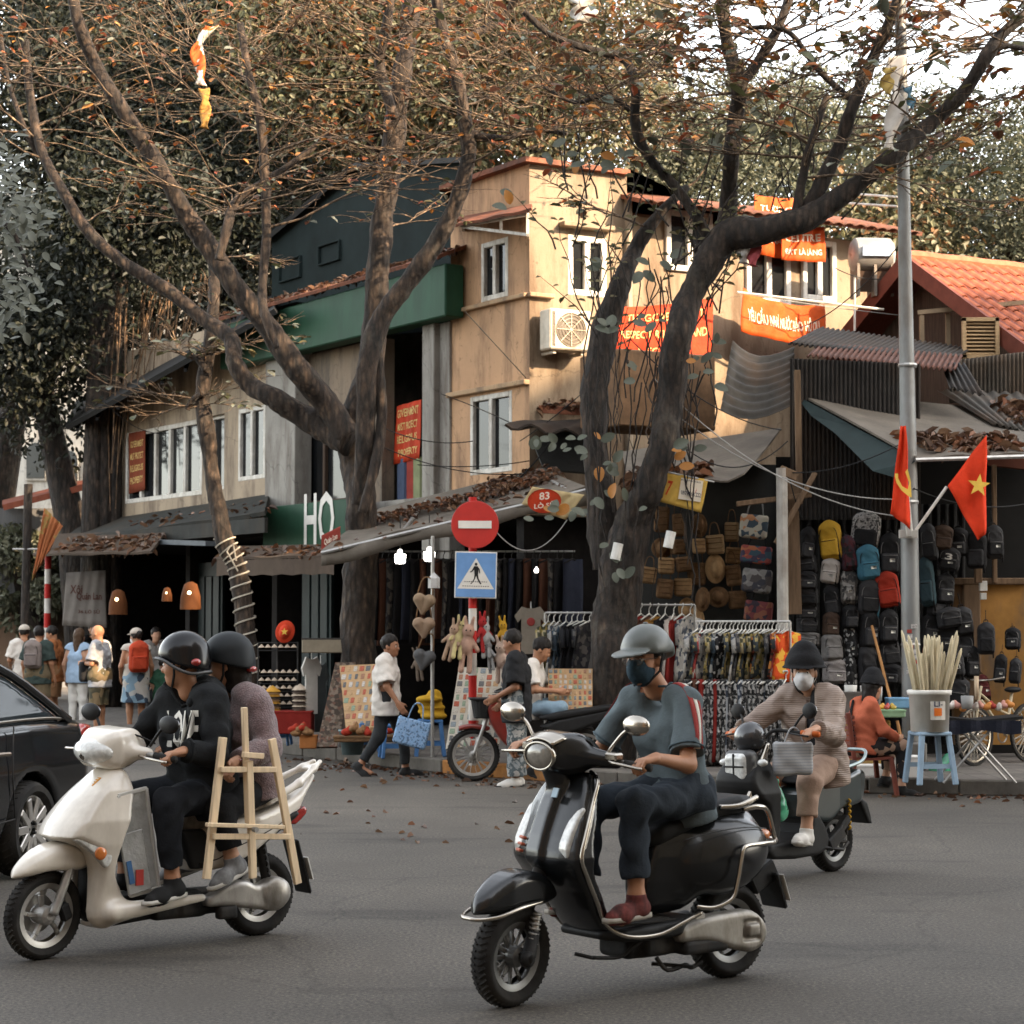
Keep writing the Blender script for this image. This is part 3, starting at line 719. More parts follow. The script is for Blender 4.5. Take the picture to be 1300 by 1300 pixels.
# dark shop rooms along the left street: side walls, back wall, ceiling
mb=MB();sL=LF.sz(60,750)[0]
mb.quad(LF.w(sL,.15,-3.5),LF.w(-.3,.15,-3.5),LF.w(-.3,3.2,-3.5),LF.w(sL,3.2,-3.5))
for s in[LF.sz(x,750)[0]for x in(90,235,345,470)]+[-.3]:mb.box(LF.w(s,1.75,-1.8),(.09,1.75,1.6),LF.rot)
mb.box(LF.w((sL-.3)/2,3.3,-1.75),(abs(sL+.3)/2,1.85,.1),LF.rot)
shopint=tag(mb.build('shop_interior_wall',mat('shop_shade_dark',(.016,.014,.013),.9,var=.3)),kind='structure')  # wall colour near black, so the shop shade is partly painted in
for px,cl,nm in((265,(.012,.018,.018),0),(400,(.014,.022,.022),1)):
    a_,z_=LF.sz(px,800,-.2);mb=MB();mb.box(LF.w(a_,1.5,-.25),(.5,.03,1.35),LF.rot)
    for k in range(3):mb.box(LF.w(a_-.3+.3*k,1.5,-.21),(.12,.02,1.1),LF.rot,.01)
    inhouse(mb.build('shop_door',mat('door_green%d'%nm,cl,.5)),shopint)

# ------------------------------------------------------------------ white building far left with arched windows
def arch_pts(pl,x0,x1,yb,ys,yt,off):
    c=(x0+x1)/2;r=(x1-x0)/2;out=[(x0,yb),(x1,yb),(x1,ys)]
    out+=[(c+r*math.cos(a),ys-(ys-yt)*math.sin(a))for a in[i*PI/8 for i in range(1,8)]]+[(x0,ys)]
    return[pl.pt(x,y,off)for x,y in out]
FW=Plane((-11,52),(.92,-.39),(-.39,-.92))
ch=thing('white_building','tall white building with pointed arched windows behind the trees at far left','building',FW.w(-1,0))
wm2=plaster('white_wash',(.56,.53,.47),(.38,.34,.29))
mb=MB();mb.box(FW.w(FW.sz(20,500)[0],6.5,-3),(6.5,3,6.5),FW.rot);inhouse(mb.build('wall',wm2),ch)
for x0,x1,yb,ys,yt in((34,57,607,575,562),(78,98,615,584,572)):
    mb=MB();mb.poly3(arch_pts(FW,x0-2,x1+2,yb+3,ys,yt-3,.05),FW.n*.06);fo=inhouse(mb.build('window',wm2),ch)
    mb=MB();mb.poly3(arch_pts(FW,x0,x1,yb,ys,yt,.12),FW.n*.02);pn=mb.build('pane',GL);pn.parent=fo;pn.matrix_parent_inverse=fo.matrix_world.inverted()
sh=thing('low_shed','low shed with thin red roof edge and grey shutters before the white building','shed',P(60,640,43))
mb=MB();slab(mb,P(5,642,43),P(125,612,42),P(125,618,40.5),P(5,648,41.5),.12);inhouse(mb.build('roof',mat('red_roof_edge',(.2,.06,.035),.8)),sh)
mb=MB();mb.box(P(60,700,43),(1.5,.1,.9));inhouse(mb.build('wall',mat('shed_grey',(.14,.14,.14),.8,stretch=(8,1,.3))),sh)
mb=MB();[mb.box(P(78+k*3.1,660,42.8),(.02,.02,.42))for k in range(11)];inhouse(mb.build('shutter',mat('shutter_blue',(.16,.19,.22),.7)),sh)
low=thing('brown_wall','low brown rendered wall beyond the tourists at far left','wall',P(40,800,44));mb=MB();mb.box((0,0,0),(3,.15,1.1),ch=.02);mb.build('panel',plaster('brown_render',(.19,.12,.075),(.1,.07,.05)),low)

# ------------------------------------------------------------------ red tiled house on the right
ridge=P(1150,333,29);e_=RF.n;rd=RF.d;slope=.655
rh=thing('tiled_house','house with bright red tiled gable roof and louvred gable on the right','house',(ridge.x,ridge.y,0))
inr=lambda o,p=None:inhouse(o,p or rh)
red_tile=mat('red_roof_tiles',(.34,.105,.055),.7,var=.3,scale=7,island=.18,bump=.3,bscale=30)
red_dark=mat('red_barge_board',(.15,.045,.03),.6,var=.2)
def rp(u,v,dz=0):return ridge+rd*u+e_*v+V(0,0,-abs(v)*slope+dz)  # u along ridge, v down the front (+) or back (-) slope
mb=MB();slab(mb,rp(0,0),rp(8,0),rp(8,3.6),rp(0,3.6),.08,nu=2,nv=2);slab(mb,rp(0,0),rp(8,0),rp(8,-3.6),rp(0,-3.6),.08,nu=2,nv=2);rdeck=inr(mb.build('roof',red_dark))
ang=math.atan(slope);tl=MB();tl.sheet(lambda u,v:((u-.5)*.235,-(v-.5)*.34,.032*math.sin(u*2*PI)+.012),8,1,.014);tme=tl.mesh('roof_tile',red_tile)
Rt=RF.rot.to_4x4()@Matrix.Rotation(ang,4,'X')@Matrix.Rotation(math.radians(-4),4,'X')
for i in range(12):
    for j in range(24):
        u,v=.1+j*.225,.15+i*.29
        q=rp(u,v);px=650+q.x/q.y*FPX
        if px>1420:continue
        o=link('roof_tile',tme);inr(o,rdeck);M=Rt.copy();M.translation=rp(u,v,.07+U(-.004,.004));o.matrix_basis=M
mb=MB();mb.bar(rp(-.04,-3.7,.0),rp(-.04,.03,.03),.06,.22);mb.bar(rp(-.04,-.03,.03),rp(-.04,3.7,.0),.06,.22);inr(mb.build('barge_board',red_dark))
mb=MB();mb.tube([rp(-.1+k*.4,0,.09+.01*(k%2))for k in range(20)],.09,8);inr(mb.build('ridge_cap',red_tile))
mb=MB();mb._add([rp(.5,-3.3,-.1),rp(.5,0,-.1),rp(.5,3.3,-.1),V(*rp(.5,3.3)[:2],0),V(*rp(.5,-3.3)[:2],0)],[(0,1,2,3,4)]);inr(mb.build('gable_wall',mat('gable_brown',(.075,.055,.042),.85,var=.35,stretch=(6,6,.4))))
mb=MB()
for k in range(4):a=P(1170+k*33,395+k*3,28.4);mb.bar(a,a-V(0,0,.75),.06)
mb.bar(P(1165,397,28.4),P(1300,384,28.1),.06);mb.bar(P(1165,460,28.4),P(1300,462,28.1),.06);inr(mb.build('timber_frame',mat('pale_timber',(.26,.19,.12),.8)))
lv=thing('louvred_box','wooden louvred vent box below the red tile roof at right','vent',P(1245,450,27.2));wdm=mat('pale_wood',(.36,.25,.14),.8,var=.25,stretch=(1,1,10))
mb=MB();[mb.box((x,0,.22),(.025,.04,.27))for x in(-.22,.22)];[mb.box((0,0,z),(.245,.04,.025))for z in(-.03,.47)];mb.build('frame',wdm,lv)
for k in range(9):mb=MB();mb.box((0,.01,.02+k*.05),(.2,.03,.006),(.6,0,0));mb.build('slat',wdm,lv)
mb=MB();mb.box((0,.06,.22),(.22,.005,.25));mb.build('back',darkin,lv)

# solar water heater on the cream wall's end
sw=thing('solar_water_heater','horizontal steel water tank with blue name label on the house corner','water tank',P(1107,366,29.6));sw.rotation_euler=(0,0,math.atan2(RF.d.y,RF.d.x)*.2)
st=mat('tank_steel',(.30,.28,.25),.45,.4,var=.15)
mb=MB();M=Matrix.Translation((0,0,.48))@Matrix.Rotation(PI/2,4,'Y');mb.lathe([(.02,-.31),(.2,-.30),(.25,-.26),(.26,-.2),(.26,.2),(.25,.26),(.2,.30),(.02,.31)],20,M);mb.build('tank',st,sw,auto=40)
mb=MB();mb.box((0,-.275,.5),(.21,.012,.075));mb.build('name_plate',mat('label_blue',(.30,.38,.48),.6),sw);text('SONHA',.36,.08,mat('label_white',(.7,.68,.62),.6),sw,lambda x,y:V(x,-.29,.5+y))
mb=MB();[mb.box((x,0,.1),(.02,.2,.24))for x in(-.25,0,.25)];mb.build('stand',mat('stand_steel',(.2,.17,.14),.6,.4),sw);mb=MB();mb.box((0,-.05,.12),(.27,.02,.18),(.3,0,0));mb.build('collector',glass('collector_glass',(.09,.06,.045)),sw)
# grey tower seen through the trees
tw=thing('far_tower','faint grey tower block between the treetops at the top','tower',P(835,70,120));mb=MB();mb.box((0,0,-6),(1.05,1.6,12.2));mb.box((0,0,7),(.7,.7,1.8));mb.build('wall',mat('tower_grey',(.42,.40,.38),.8),tw)
for r_ in range(9):mb=MB();mb.box((0,-1.61,5-r_*1.2),(.85,.05,.26));mb.build('window',GL,tw)
# low shop houses carrying on along the side street, right of the photograph
for i in range(5):
    t=thing('shop_house','low two storey shop house, %s to the right of the red tiled house'%['first','second','third','fourth','fifth'][i],'house',(12.6+i*6.2,27-i*1.2,0),-.19,'shop houses along the side street')
    mb=MB();mb.box((0,3,3.2+.2*(i%2)),(3.05,3,3.2+.2*(i%2)));mb.build('wall',[greyp,beige,cream,yellow,greyp][i],t);mb=MB();mb.box((0,3,6.6+.4*(i%2)),(3.09,3.3,.12));mb.build('roof',redbrown,t);mb=MB();mb.box((0,-.02,1.35),(2.3,.05,1.3));mb.build('shop_door',darkin,t)
    for x in(-1.5,1.5):mb=MB();mb.box((x,-.02,4.7),(.6,.05,.7));mb.build('window',GL,t)
# unseen row of tall houses added at right, heights set to shade the crossing
row=[(9.5,7,4.0,17.5),(14,7,4.6,19.5),(19,7,5.2,18),(24.5,7,5.0,21.5),(30,7,5.6,21.6),(35.6,7,5.5,25),(41,7,5.4,26),(46.6,7,5.4,24),(52.5,7,6,19.5),(59,7,6,21)]
for i,(x,y,w_,h_)in enumerate(row):
    t=thing('shade_row_house','unseen tall house added to shade the crossing, %s'%['first from the crossing','second from the crossing','third along','fourth along','fifth along','sixth along','seventh along','eighth along','ninth along','last along the row'][i],'house',(x,y,0),group='unseen shade houses across the side street')
    mb=MB();mb.box((0,-5,h_/2),(w_/2,5,h_/2));mb.build('wall',[beige,greyp,yellow][i%3],t)
    for f in range(1,int(h_/3.3)):
        mb=MB();mb.box((0,.02,f*3.3+1.2),(w_*.3,.05,.75));mb.build('window',GL,t)
# ------------------------------------------------------------------ leaves, limbs, twigs
def leaf_arrays(c,ax,nrm,L,wr,fold=0.18,curl=0.12):
    """Many leaves at once: two folded quads each."""
    n=len(c);ax=ax/np.linalg.norm(ax,axis=1,keepdims=True)
    side=np.cross(nrm,ax);side/=np.linalg.norm(side,axis=1,keepdims=True)+1e-9;up=np.cross(ax,side)
    L=np.asarray(L).reshape(n,1);w=L*wr
    p0=c;p3=c+ax*L-up*L*curl
    l1=c+ax*L*.38+side*w*.5+up*w*fold;l2=c+ax*L*.78+side*w*.42+up*(w*fold-L*curl*.5)
    r1=c+ax*L*.38-side*w*.5+up*w*fold;r2=c+ax*L*.78-side*w*.42+up*(w*fold-L*curl*.5)
    v=np.stack([p0,l1,l2,p3,r2,r1],1).reshape(-1,3);b=(np.arange(n)*6)[:,None]
    f=np.stack([b+[0,5,4,3],b+[0,3,2,1]],1).reshape(-1,4);return v,f
def leaves(name,c,ax,nrm,L,wr,m,parent=None,**kw):
    v,f=leaf_arrays(np.asarray(c,float),np.asarray(ax,float),np.asarray(nrm,float),L,wr,**kw)
    me=npmesh(name,v,f);me.materials.append(m);return link(name,me,parent)
def rdir(n,zbias=0.0):
    d=NR.normal(size=(n,3));d[:,2]+=zbias;return d/np.linalg.norm(d,axis=1,keepdims=True)
def bark(name,col,dark,rough=0.9):
    m,nt,b=_nodes(name);co=_co(nt)
    n1=_noise(nt,co,9,8,0.75,(1,1,.35));r1=_ramp(nt,[(0.36,dark),(0.52,col),(0.66,_shade(col,2.1))]);nt.links.new(n1.outputs[0],r1.inputs[0])
    vo=nt.nodes.new('ShaderNodeTexVoronoi');vo.inputs['Scale'].default_value=15;mp=nt.nodes.new('ShaderNodeMapping');mp.inputs['Scale'].default_value=(1,1,.3)
    nt.links.new(co,mp.inputs[0]);nt.links.new(mp.outputs[0],vo.inputs[0])
    r2=_ramp(nt,[(0.0,(1.5,1.5,1.5)),(0.55,(.30,.30,.30))]);nt.links.new(vo.outputs['Distance'],r2.inputs[0])
    c=_mix(nt,.8,r1.outputs[0],r2.outputs[0],'MULTIPLY')
    n3=_noise(nt,co,2.2,6,.7);r3=_ramp(nt,[(.56,(0,0,0)),(.66,(1,1,1))]);nt.links.new(n3.outputs[0],r3.inputs[0])
    c=_mix(nt,_mix(nt,.22,(0,0,0),r3.outputs[0]),c,(.13,.115,.09))  # pale lichen
    nt.links.new(c,b.inputs['Base Color']);b.inputs['Roughness'].default_value=rough
    h=_mix(nt,.5,n1.outputs[0],vo.outputs['Distance']);_bump(nt,b,h,1.0,.06);MATS[name]=m;return m
bark1=bark('bark_brown',(.058,.038,.025),(.014,.011,.008));bark2=bark('bark_dark',(.036,.024,.016),(.009,.0065,.005));twigm=bark('twig_bark',(.21,.14,.085),(.09,.06,.04))
def roundleaf(i,wr,fold,curl,m):
    me=MB();st=[(0,0),(.14,.30),(.32,.46),(.55,.50),(.76,.40),(.91,.22),(1,0)]
    up=lambda t,e:(t,0,e-curl*t*t);L_=[(t,w*wr,w*fold*wr*2-curl*t*t)for t,w in st];A_=[(t,0,-curl*t*t)for t,w in st];n=len(st)
    vs=A_+L_[1:-1]+[(x,-y,z)for x,y,z in L_[1:-1]];k=n;q=n+n-2;fs=[(0,1,k),(1,0,q),(n-2,n-1,k+n-3),(n-1,n-2,q+n-3)]
    for j in range(1,n-2):fs+=[(j,j+1,k+j,k+j-1),(j+1,j,q+j-1,q+j)]
    me.v,me.f=vs,fs;return me.mesh('leaf',m,True)
def putleaf(me,p,ax,nr,s,fix):
    o=link('leaf',me);fix(o);x=Vector(ax).normalized();y=Vector(nr).cross(x).normalized();z=x.cross(y);M=Matrix((x*s,y*s,z*s)).transposed().to_4x4();M.translation=p;o.matrix_basis=M;return o
class Limb:
    """A limb: (px, py, radius px) points at a distance, smoothed; kept for growing twigs from."""
    def __init__(s,pts,Y,dY=0.0,n=7):
        q=[]
        for i,(x,y,r)in enumerate(pts):
            yy=Y+dY*i/max(1,len(pts)-1)+(U(-.12,.12)if i else 0);p=P(x,y,yy);q.append((*p,r*RS*yy/FPX))
        s.p=smoothpath(q,n)
    def tube(s,mb,n=12,bump=.12):
        pts=[Vector(a[:3])for a in s.p];m0=len(mb.v);mb.tube(pts,[a[3]for a in s.p],n)
        for i in range(m0,len(mb.v)):
            k=(i-m0)//n
            if k<len(pts):
                c=pts[k];d=Vector(mb.v[i])-c;f=1+bump*math.sin(7.3*mb.v[i][0]+5*mb.v[i][2])*math.cos(6*mb.v[i][1]-3.1*mb.v[i][2])+U(-bump,bump)*.6
                mb.v[i]=tuple(c+d*f)
        return s
    def at(s,t):
        x=t*(len(s.p)-1);i=min(int(x),len(s.p)-2);a,b=s.p[i],s.p[i+1];return Vector(lerp(a,b,x-i)[:3]),Vector((b-a)[:3]).normalized(),lerp(a,b,x-i)[3]
RS=.68  # limb radii are written a little full
def grow(mb,p,d,L,r,depth,tips,flat=.5):
    seg=5;pts=[p];rs=[r];d=d.normalized()
    for i in range(seg):
        d=(d+Vector((U(-.35,.35),U(-.35,.35),U(-.22,.26)))).normalized();d.z*=(1-.25*flat);p=p+d*(L/seg);pts.append(p);rs.append(r*(1-.8*(i+1)/seg)+.0015)
        if depth>0 and i>=1 and R.random()<.85:
            for q in range(1 if depth==1 else R.choice((1,2))):
                a=U(-1.1,1.1);s=Vector((d.x*math.cos(a)-d.y*math.sin(a),d.x*math.sin(a)+d.y*math.cos(a),d.z+U(-.15,.4)))
                grow(mb,p,s,L*U(.45,.7),r*.55,depth-1,tips,flat)
    mb.tube(pts,rs,4 if r>.008 else 3,False)
    if depth<=1:tips.append((p,d))
def tree(name,label,limbs,m,twig,ntw,rng,leafmats,nleaf,cat='tree',big=0,lsize=(.09,.17),tree_n=12,L=(.8,2.0),zlo=4.5):
    tr,rest=limbs[0],limbs[1:];base=Vector(tr.p[0][:3]);o=thing(name,label,cat,(base.x,base.y,PZ))
    fix=lambda x:inhouse(x,o)
    mb=MB();tr.tube(mb,16);fix(mb.build('trunk',m,smooth=True))
    for l in rest:mb=MB();l.tube(mb,tree_n);fix(mb.build('branch',m,smooth=True))
    mb=MB();tips=[]
    for k in range(ntw):
        l=R.choice(limbs);t=U(.25,1);p,d,r=l.at(t)
        if p.z<zlo:continue
        a=U(0,2*PI);s=Vector((math.cos(a),math.sin(a)*.7,U(.0,.5)));grow(mb,p,s,U(*L),min(.016,r*.35),2,tips)
    if mb.f:tw=fix(mb.build('twigs',twig,smooth=True));tag(tw,kind='stuff')
    R.shuffle(tips);c,ax,nn=[],[],[]
    for p,d in tips:
        if len(c)>=nleaf:break
        for q in range(R.choice((1,2,3))):
            a=U(0,2*PI);c.append(p+d*U(-.05,.03));ax.append(Vector((math.cos(a),math.sin(a),U(-.6,.25))));nn.append(Vector((U(-.5,.5),U(-.9,.3),1)))
    if c:
        if big:  # the leaves that can be picked out one by one
            shapes=[]
            for lm in leafmats:
                for q in range(3):
                    shapes.append(roundleaf(q,.52+.06*q,.06+.07*q,.06+.1*q,lm))
            sc=list(zip(c,ax,nn));R.shuffle(sc)
            for p,a,u in sc[:big]:
                putleaf(R.choice(shapes),p,a,u,U(*lsize)*1.25,fix)
            c,ax,nn=[list(q)for q in zip(*sc[big:])]if len(sc)>big else([],[],[])
        if c:
            n=len(c);k=len(leafmats);c,ax,nn=np.array(c),np.array(ax),np.array(nn);ls=NR.uniform(*lsize,n);part=NR.randint(0,k,n)
            for i,lm in enumerate(leafmats):
                q=part==i
                if q.any():lo=fix(leaves('leaf_spray',c[q],ax[q],nn[q],ls[q],.55,lm));tag(lo,kind='stuff')
    return o,tips
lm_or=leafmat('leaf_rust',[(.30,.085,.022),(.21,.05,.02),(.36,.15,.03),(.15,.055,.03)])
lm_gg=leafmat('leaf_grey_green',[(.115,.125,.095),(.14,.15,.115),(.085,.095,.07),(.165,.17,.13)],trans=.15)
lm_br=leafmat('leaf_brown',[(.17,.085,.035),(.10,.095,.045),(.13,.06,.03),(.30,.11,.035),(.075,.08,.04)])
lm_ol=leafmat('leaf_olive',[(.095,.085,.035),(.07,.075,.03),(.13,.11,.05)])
lm_dk=leafmat('leaf_shaded',[(.012,.016,.009),(.018,.021,.011),(.026,.027,.014),(.009,.012,.007)])  # near-black leaf colours; the deep shade of these crowns is painted in
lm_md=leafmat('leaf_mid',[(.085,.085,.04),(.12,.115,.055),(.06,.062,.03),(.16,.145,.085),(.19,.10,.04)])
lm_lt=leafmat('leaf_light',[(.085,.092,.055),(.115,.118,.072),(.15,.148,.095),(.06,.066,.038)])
# left big tree
Y1=26.4
T1=[Limb([(458,985,42),(456,900,36),(456,800,33),(458,700,31),(458,640,29),(452,590,30),(449,545,32),(464,490,26),(475,420,23),(481,340,22),(488,260,21),(500,180,21),(510,100,19),(520,30,17),(526,-60,15)],Y1,.6),
      Limb([(445,560,30),(418,545,30),(380,526,23),(345,505,19),(318,490,18),(298,462,17),(292,430,15),(262,408,14),(215,370,13),(160,335,12),(112,293,11),(78,240,10),(52,190,9),(38,120,8),(32,50,7)],Y1,1.0),
      Limb([(440,555,26),(412,510,24),(375,465,23),(340,415,21),(300,365,20),(262,310,19),(235,270,18),(215,235,16),(185,185,15),(150,130,14),(120,80,13),(98,20,12),(85,-50,11)],Y1,-1.2),
      Limb([(455,640,14),(463,560,18),(466,470,20),(482,410,19),(520,355,18),(556,305,17),(578,260,16),(594,200,15),(588,140,13),(576,85,12),(560,30,11),(545,-50,10)],Y1-.3,-1.0),
      Limb([(460,650,8),(474,600,10),(484,540,10),(482,470,9),(478,430,9)],Y1-.55),
      Limb([(352,442,5),(338,405,8),(333,370,9),(338,300,9),(336,220,9),(330,150,8),(315,90,7),(305,30,6)],Y1-1.0,.4),
      Limb([(278,330,9),(288,290,9),(300,255,8),(330,235,8),(370,208,6),(420,170,5)],Y1-1,.5),
      Limb([(500,150,10),(482,85,10),(488,50,9),(496,0,8),(505,-50,7)],Y1),
      Limb([(560,60,7),(600,45,8),(640,20,7),(665,-20,6)],Y1-.8),Limb([(590,170,7),(640,175,6),(680,165,5),(720,170,4)],Y1-1),Limb([(50,200,6),(30,160,5),(10,100,4),(0,40,4)],Y1+1)]
big1,tips1=tree('almond_tree','big forked almond tree with bare twigs left of the no entry sign',T1,bark1,twigm,150,None,[lm_ol,lm_or,lm_gg,lm_or,lm_br],2600,big=110,L=(1.0,2.4),lsize=(.07,.14),zlo=6.7)
# right tree wound with climbers
Y2=23.3;RS=.72
T2=[Limb([(774,1000,52),(774,920,46),(778,840,43),(782,770,41),(792,710,39),(806,660,32),(824,620,27),(842,560,26),(852,490,25),(860,430,25),(878,375,24),(900,330,26),(925,300,28),(970,292,26),(1020,278,23),(1060,255,19),(1100,225,17),(1140,192,15),(1180,158,14),(1222,118,12),(1250,75,12),(1276,40,11),(1320,5,9)],Y2,-1.4),
      Limb([(776,720,34),(764,640,27),(757,570,22),(754,500,25),(766,430,24),(780,385,22),(792,350,17),(806,318,14),(822,292,12),(846,262,9),(872,238,6)],Y2+.1,.5),
      Limb([(918,310,20),(925,255,16),(928,200,15),(934,150,14),(938,105,14),(925,62,12),(918,20,11),(916,-50,10)],Y2-.3,-.3),
      Limb([(1020,280,17),(1042,235,14),(1066,185,13),(1084,130,12),(1108,75,10),(1136,10,9),(1150,-50,8)],Y2-.8,-.3),
      Limb([(908,322,11),(884,275,10),(855,235,9),(828,205,9),(808,165,9),(806,110,8),(792,75,7),(745,62,7),(700,45,6),(665,15,6)],Y2-.4,-.6),
      Limb([(938,110,8),(965,75,10),(990,30,9),(1010,-30,8)],Y2-.5),Limb([(1085,130,6),(1040,90,6),(1000,40,5),(950,35,4)],Y2-.8),
      Limb([(1010,275,9),(1020,220,8),(1030,180,7),(1050,120,6)],Y2-.9),Limb([(800,140,5),(770,120,5),(730,130,4),(690,110,3)],Y2-.7),Limb([(1240,90,6),(1270,60,6),(1300,62,5)],Y2-1.3)]
big2,tips2=tree('almond_tree','dark leaning almond tree with climbers and rusty leaves behind the black scooter rider',T2,bark2,twigm,95,None,[lm_or,lm_gg,lm_ol,lm_br],1700,big=290,L=(.8,1.9),lsize=(.11,.19),zlo=6.3)
# climbers hanging down the right tree, grey green leaves
mb=MB();c,ax,nn=[],[],[]
for k in range(46):
    x,y=U(745,905),U(300,520);yy=Y2-U(.3,.6);p=P(x,y,yy);pts=[p];L_=U(.8,2.6)
    for i in range(9):p=p+Vector((U(-.07,.07),U(-.05,.05),-L_/9));pts.append(p)
    mb.tube(pts,[U(.004,.010)]*10,4,False)
for x,y in[(756,570),(775,600),(790,640),(760,640),(810,640),(770,600),(800,470),(860,455),(880,450),(905,445),(895,480),(770,420),(790,400),(830,400),(700,560),(715,565),(690,560),(745,560),(720,640),(730,650),(690,650),(765,690),(785,735),(850,580),(870,570),(750,330),(815,345),(835,325),(700,195),(730,205),(760,210),(790,200),(640,255),(960,160),(980,175),(900,190)]:
    for q in range(3):
        c.append(P(x+U(-16,16),y+U(-14,14),Y2-U(.35,.9)));a=U(0,2*PI);ax.append((math.cos(a),-.3,math.sin(a)*.6));nn.append((U(-.5,.5),-1,U(.1,.9)))
sc_,sa_,sn_=[],[],[]
for k in range(58):  # upright sprigs growing out of the limbs in front of the house
    x,y=R.choice([(U(755,800),U(330,470)),(U(840,930),U(250,420)),(U(690,800),U(190,330)),(U(940,1080),U(180,300))]);p=P(x,y,Y2-U(.2,.9));pts=[p];L_=U(.5,1.5);dx=U(-.10,.12)
    for i in range(6):p=p+Vector((dx+U(-.05,.05),U(-.05,.05),L_/6));pts.append(p)
    mb.tube(pts,[.011,.010,.008,.007,.005,.004,.002],4,False)
    for q in pts[2:]:
        for j in range(R.choice((1,2))):a=U(0,2*PI);sc_.append(q);sa_.append((math.cos(a),math.sin(a)*.6,U(-.3,.5)));sn_.append((U(-.4,.4),-.7,.8))
inhouse(tag(leaves('sprig_leaves',sc_,sa_,sn_,NR.uniform(.06,.13,len(sc_)),.55,lm_ol),kind='stuff'),big2)
inhouse(tag(mb.build('climber_stems',bark2,smooth=True),kind='stuff'),big2)
rl_g,rl_o=[[roundleaf(q,.58+.05*q,.04+.06*q,.08+.08*q,m)for q in range(3)]for m in(lm_gg,lm_or)]
for i in range(len(c)):
    putleaf(R.choice(rl_g if R.random()<.88 else rl_o),c[i],ax[i],nn[i],U(.10,.19),lambda o:inhouse(o,big2))
# dry pendulous ropes and tags caught in the left tree
RS=.6
Y3=29.6
T3=[Limb([(316,935,24),(316,880,21),(314,820,20),(308,760,20),(300,715,19),(286,688,20),(276,640,17),(268,590,16),(262,540,18),(257,500,16),(264,450,15),(270,400,13),(272,350,11),(268,300,9)],Y3,.2),Limb([(262,470,9),(250,455,7),(238,450,5)],Y3),Limb([(258,500,8),(244,508,6),(238,520,5)],Y3)]
wt,tips3=tree('wrapped_tree','slender pollarded tree wound with pale rope by the beige house',T3,bark1,twigm,26,None,[lm_ol,lm_gg],160,big=24,L=(.4,1.0),zlo=4.2,lsize=(.10,.18))
mb=MB();rope=[]
for k in range(240):
    t=.06+.34*k/240;p,d,r=T3[0].at(t);a=k*.42;x=d.cross(V(0,1,0)).normalized();y=d.cross(x);rope.append(p+(x*math.cos(a)+y*math.sin(a))*(r*1.06+.01))
mb.tube(rope,.014,4);inhouse(mb.build('rope',mat('pale_rope',(.42,.38,.31),.85)),wt)
mb=MB();mb.tube([P(300,712,Y3-.25),P(296,690,Y3-.3),P(288,700,Y3-.3),P(302,725,Y3-.25)],.012,4);inhouse(mb.build('rope_tail',MATS['pale_rope']),wt)

# ------------------------------------------------------------------ canopies beyond the roofs
def canopy(name,label,x0,y0,x1,y1,Y,dY,nclump,nleaf,lm,lsize,trunk=True,group='trees behind the houses',cr=(.9,1.6),tpx=None):
    a,b=P(x0,y1,Y),P(x1,y0,Y);cx,cz=(a.x+b.x)/2,(a.z+b.z)/2;rx,rz=abs(b.x-a.x)/2,abs(b.z-a.z)/2
    o=thing(name,label,'tree',(cx,Y,0),group=group);cs=[]
    while len(cs)<nclump:
        q=NR.uniform(-1,1,3)
        if(q**2).sum()<1.05:cs.append((cx+q[0]*rx,Y+q[1]*dY,cz+q[2]*rz))
    cs=np.array(cs);per=nleaf//nclump;C_,A_,N_=[],[],[]
    for q in cs:
        d=rdir(per,.25);rr=NR.uniform(.35,1,(per,1))**.5*NR.uniform(*cr);s=np.array([1.2,1.2,.75])
        C_.append(q+d*rr*s);A_.append(rdir(per,-.35)+d*.7);N_.append(d+rdir(per)*.8+np.array([0,0,.5]))
    lo=leaves('crown',np.concatenate(C_),np.concatenate(A_),np.concatenate(N_),NR.uniform(*lsize,per*nclump),.5,lm);inhouse(lo,o)
    if trunk:
        mb=MB();base=Vector((cx if tpx is None else P(tpx,700,Y).x,Y,0));top=Vector((cx+U(-.5,.5),Y,cz-rz*.2));mb.tube([base,base.lerp(top,.5)+V(U(-.3,.3),0,0),top],[.42,.32,.2],10)
        for q in cs[::max(1,nclump//12)]:mb.tube([top-V(0,0,1.2),top.lerp(Vector(q),.5)+V(0,0,.3),Vector(q)],[.14,.08,.03],5)
        inhouse(mb.build('trunk',bark2,smooth=True),o)
    return o
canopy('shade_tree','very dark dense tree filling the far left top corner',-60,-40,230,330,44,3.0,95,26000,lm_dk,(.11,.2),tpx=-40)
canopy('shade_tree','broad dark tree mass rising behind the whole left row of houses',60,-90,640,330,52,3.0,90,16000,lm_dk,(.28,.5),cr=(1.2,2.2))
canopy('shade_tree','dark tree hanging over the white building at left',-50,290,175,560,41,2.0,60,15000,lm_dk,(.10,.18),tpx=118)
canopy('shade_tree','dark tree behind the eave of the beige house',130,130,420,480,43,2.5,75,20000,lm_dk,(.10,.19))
canopy('shade_tree','olive tree crown above the dark slate wall',300,-60,600,200,42,3.0,75,23000,lm_md,(.10,.19))
canopy('shade_tree','sunlit olive tree crown over the ochre house roof',520,-60,800,235,41,3.0,75,23000,lm_md,(.10,.19))
canopy('shade_tree','pale thin tree crown behind the cream house top',770,120,960,300,47,2.5,42,13000,lm_lt,(.09,.16))
canopy('shade_tree','pale tree crown between the leaning tree limbs',900,95,1130,270,52,3.0,48,16000,lm_lt,(.10,.17))
canopy('shade_tree','tall grey green tree behind the red tile roof',1090,150,1260,370,48,3.0,62,24000,lm_lt,(.08,.14))
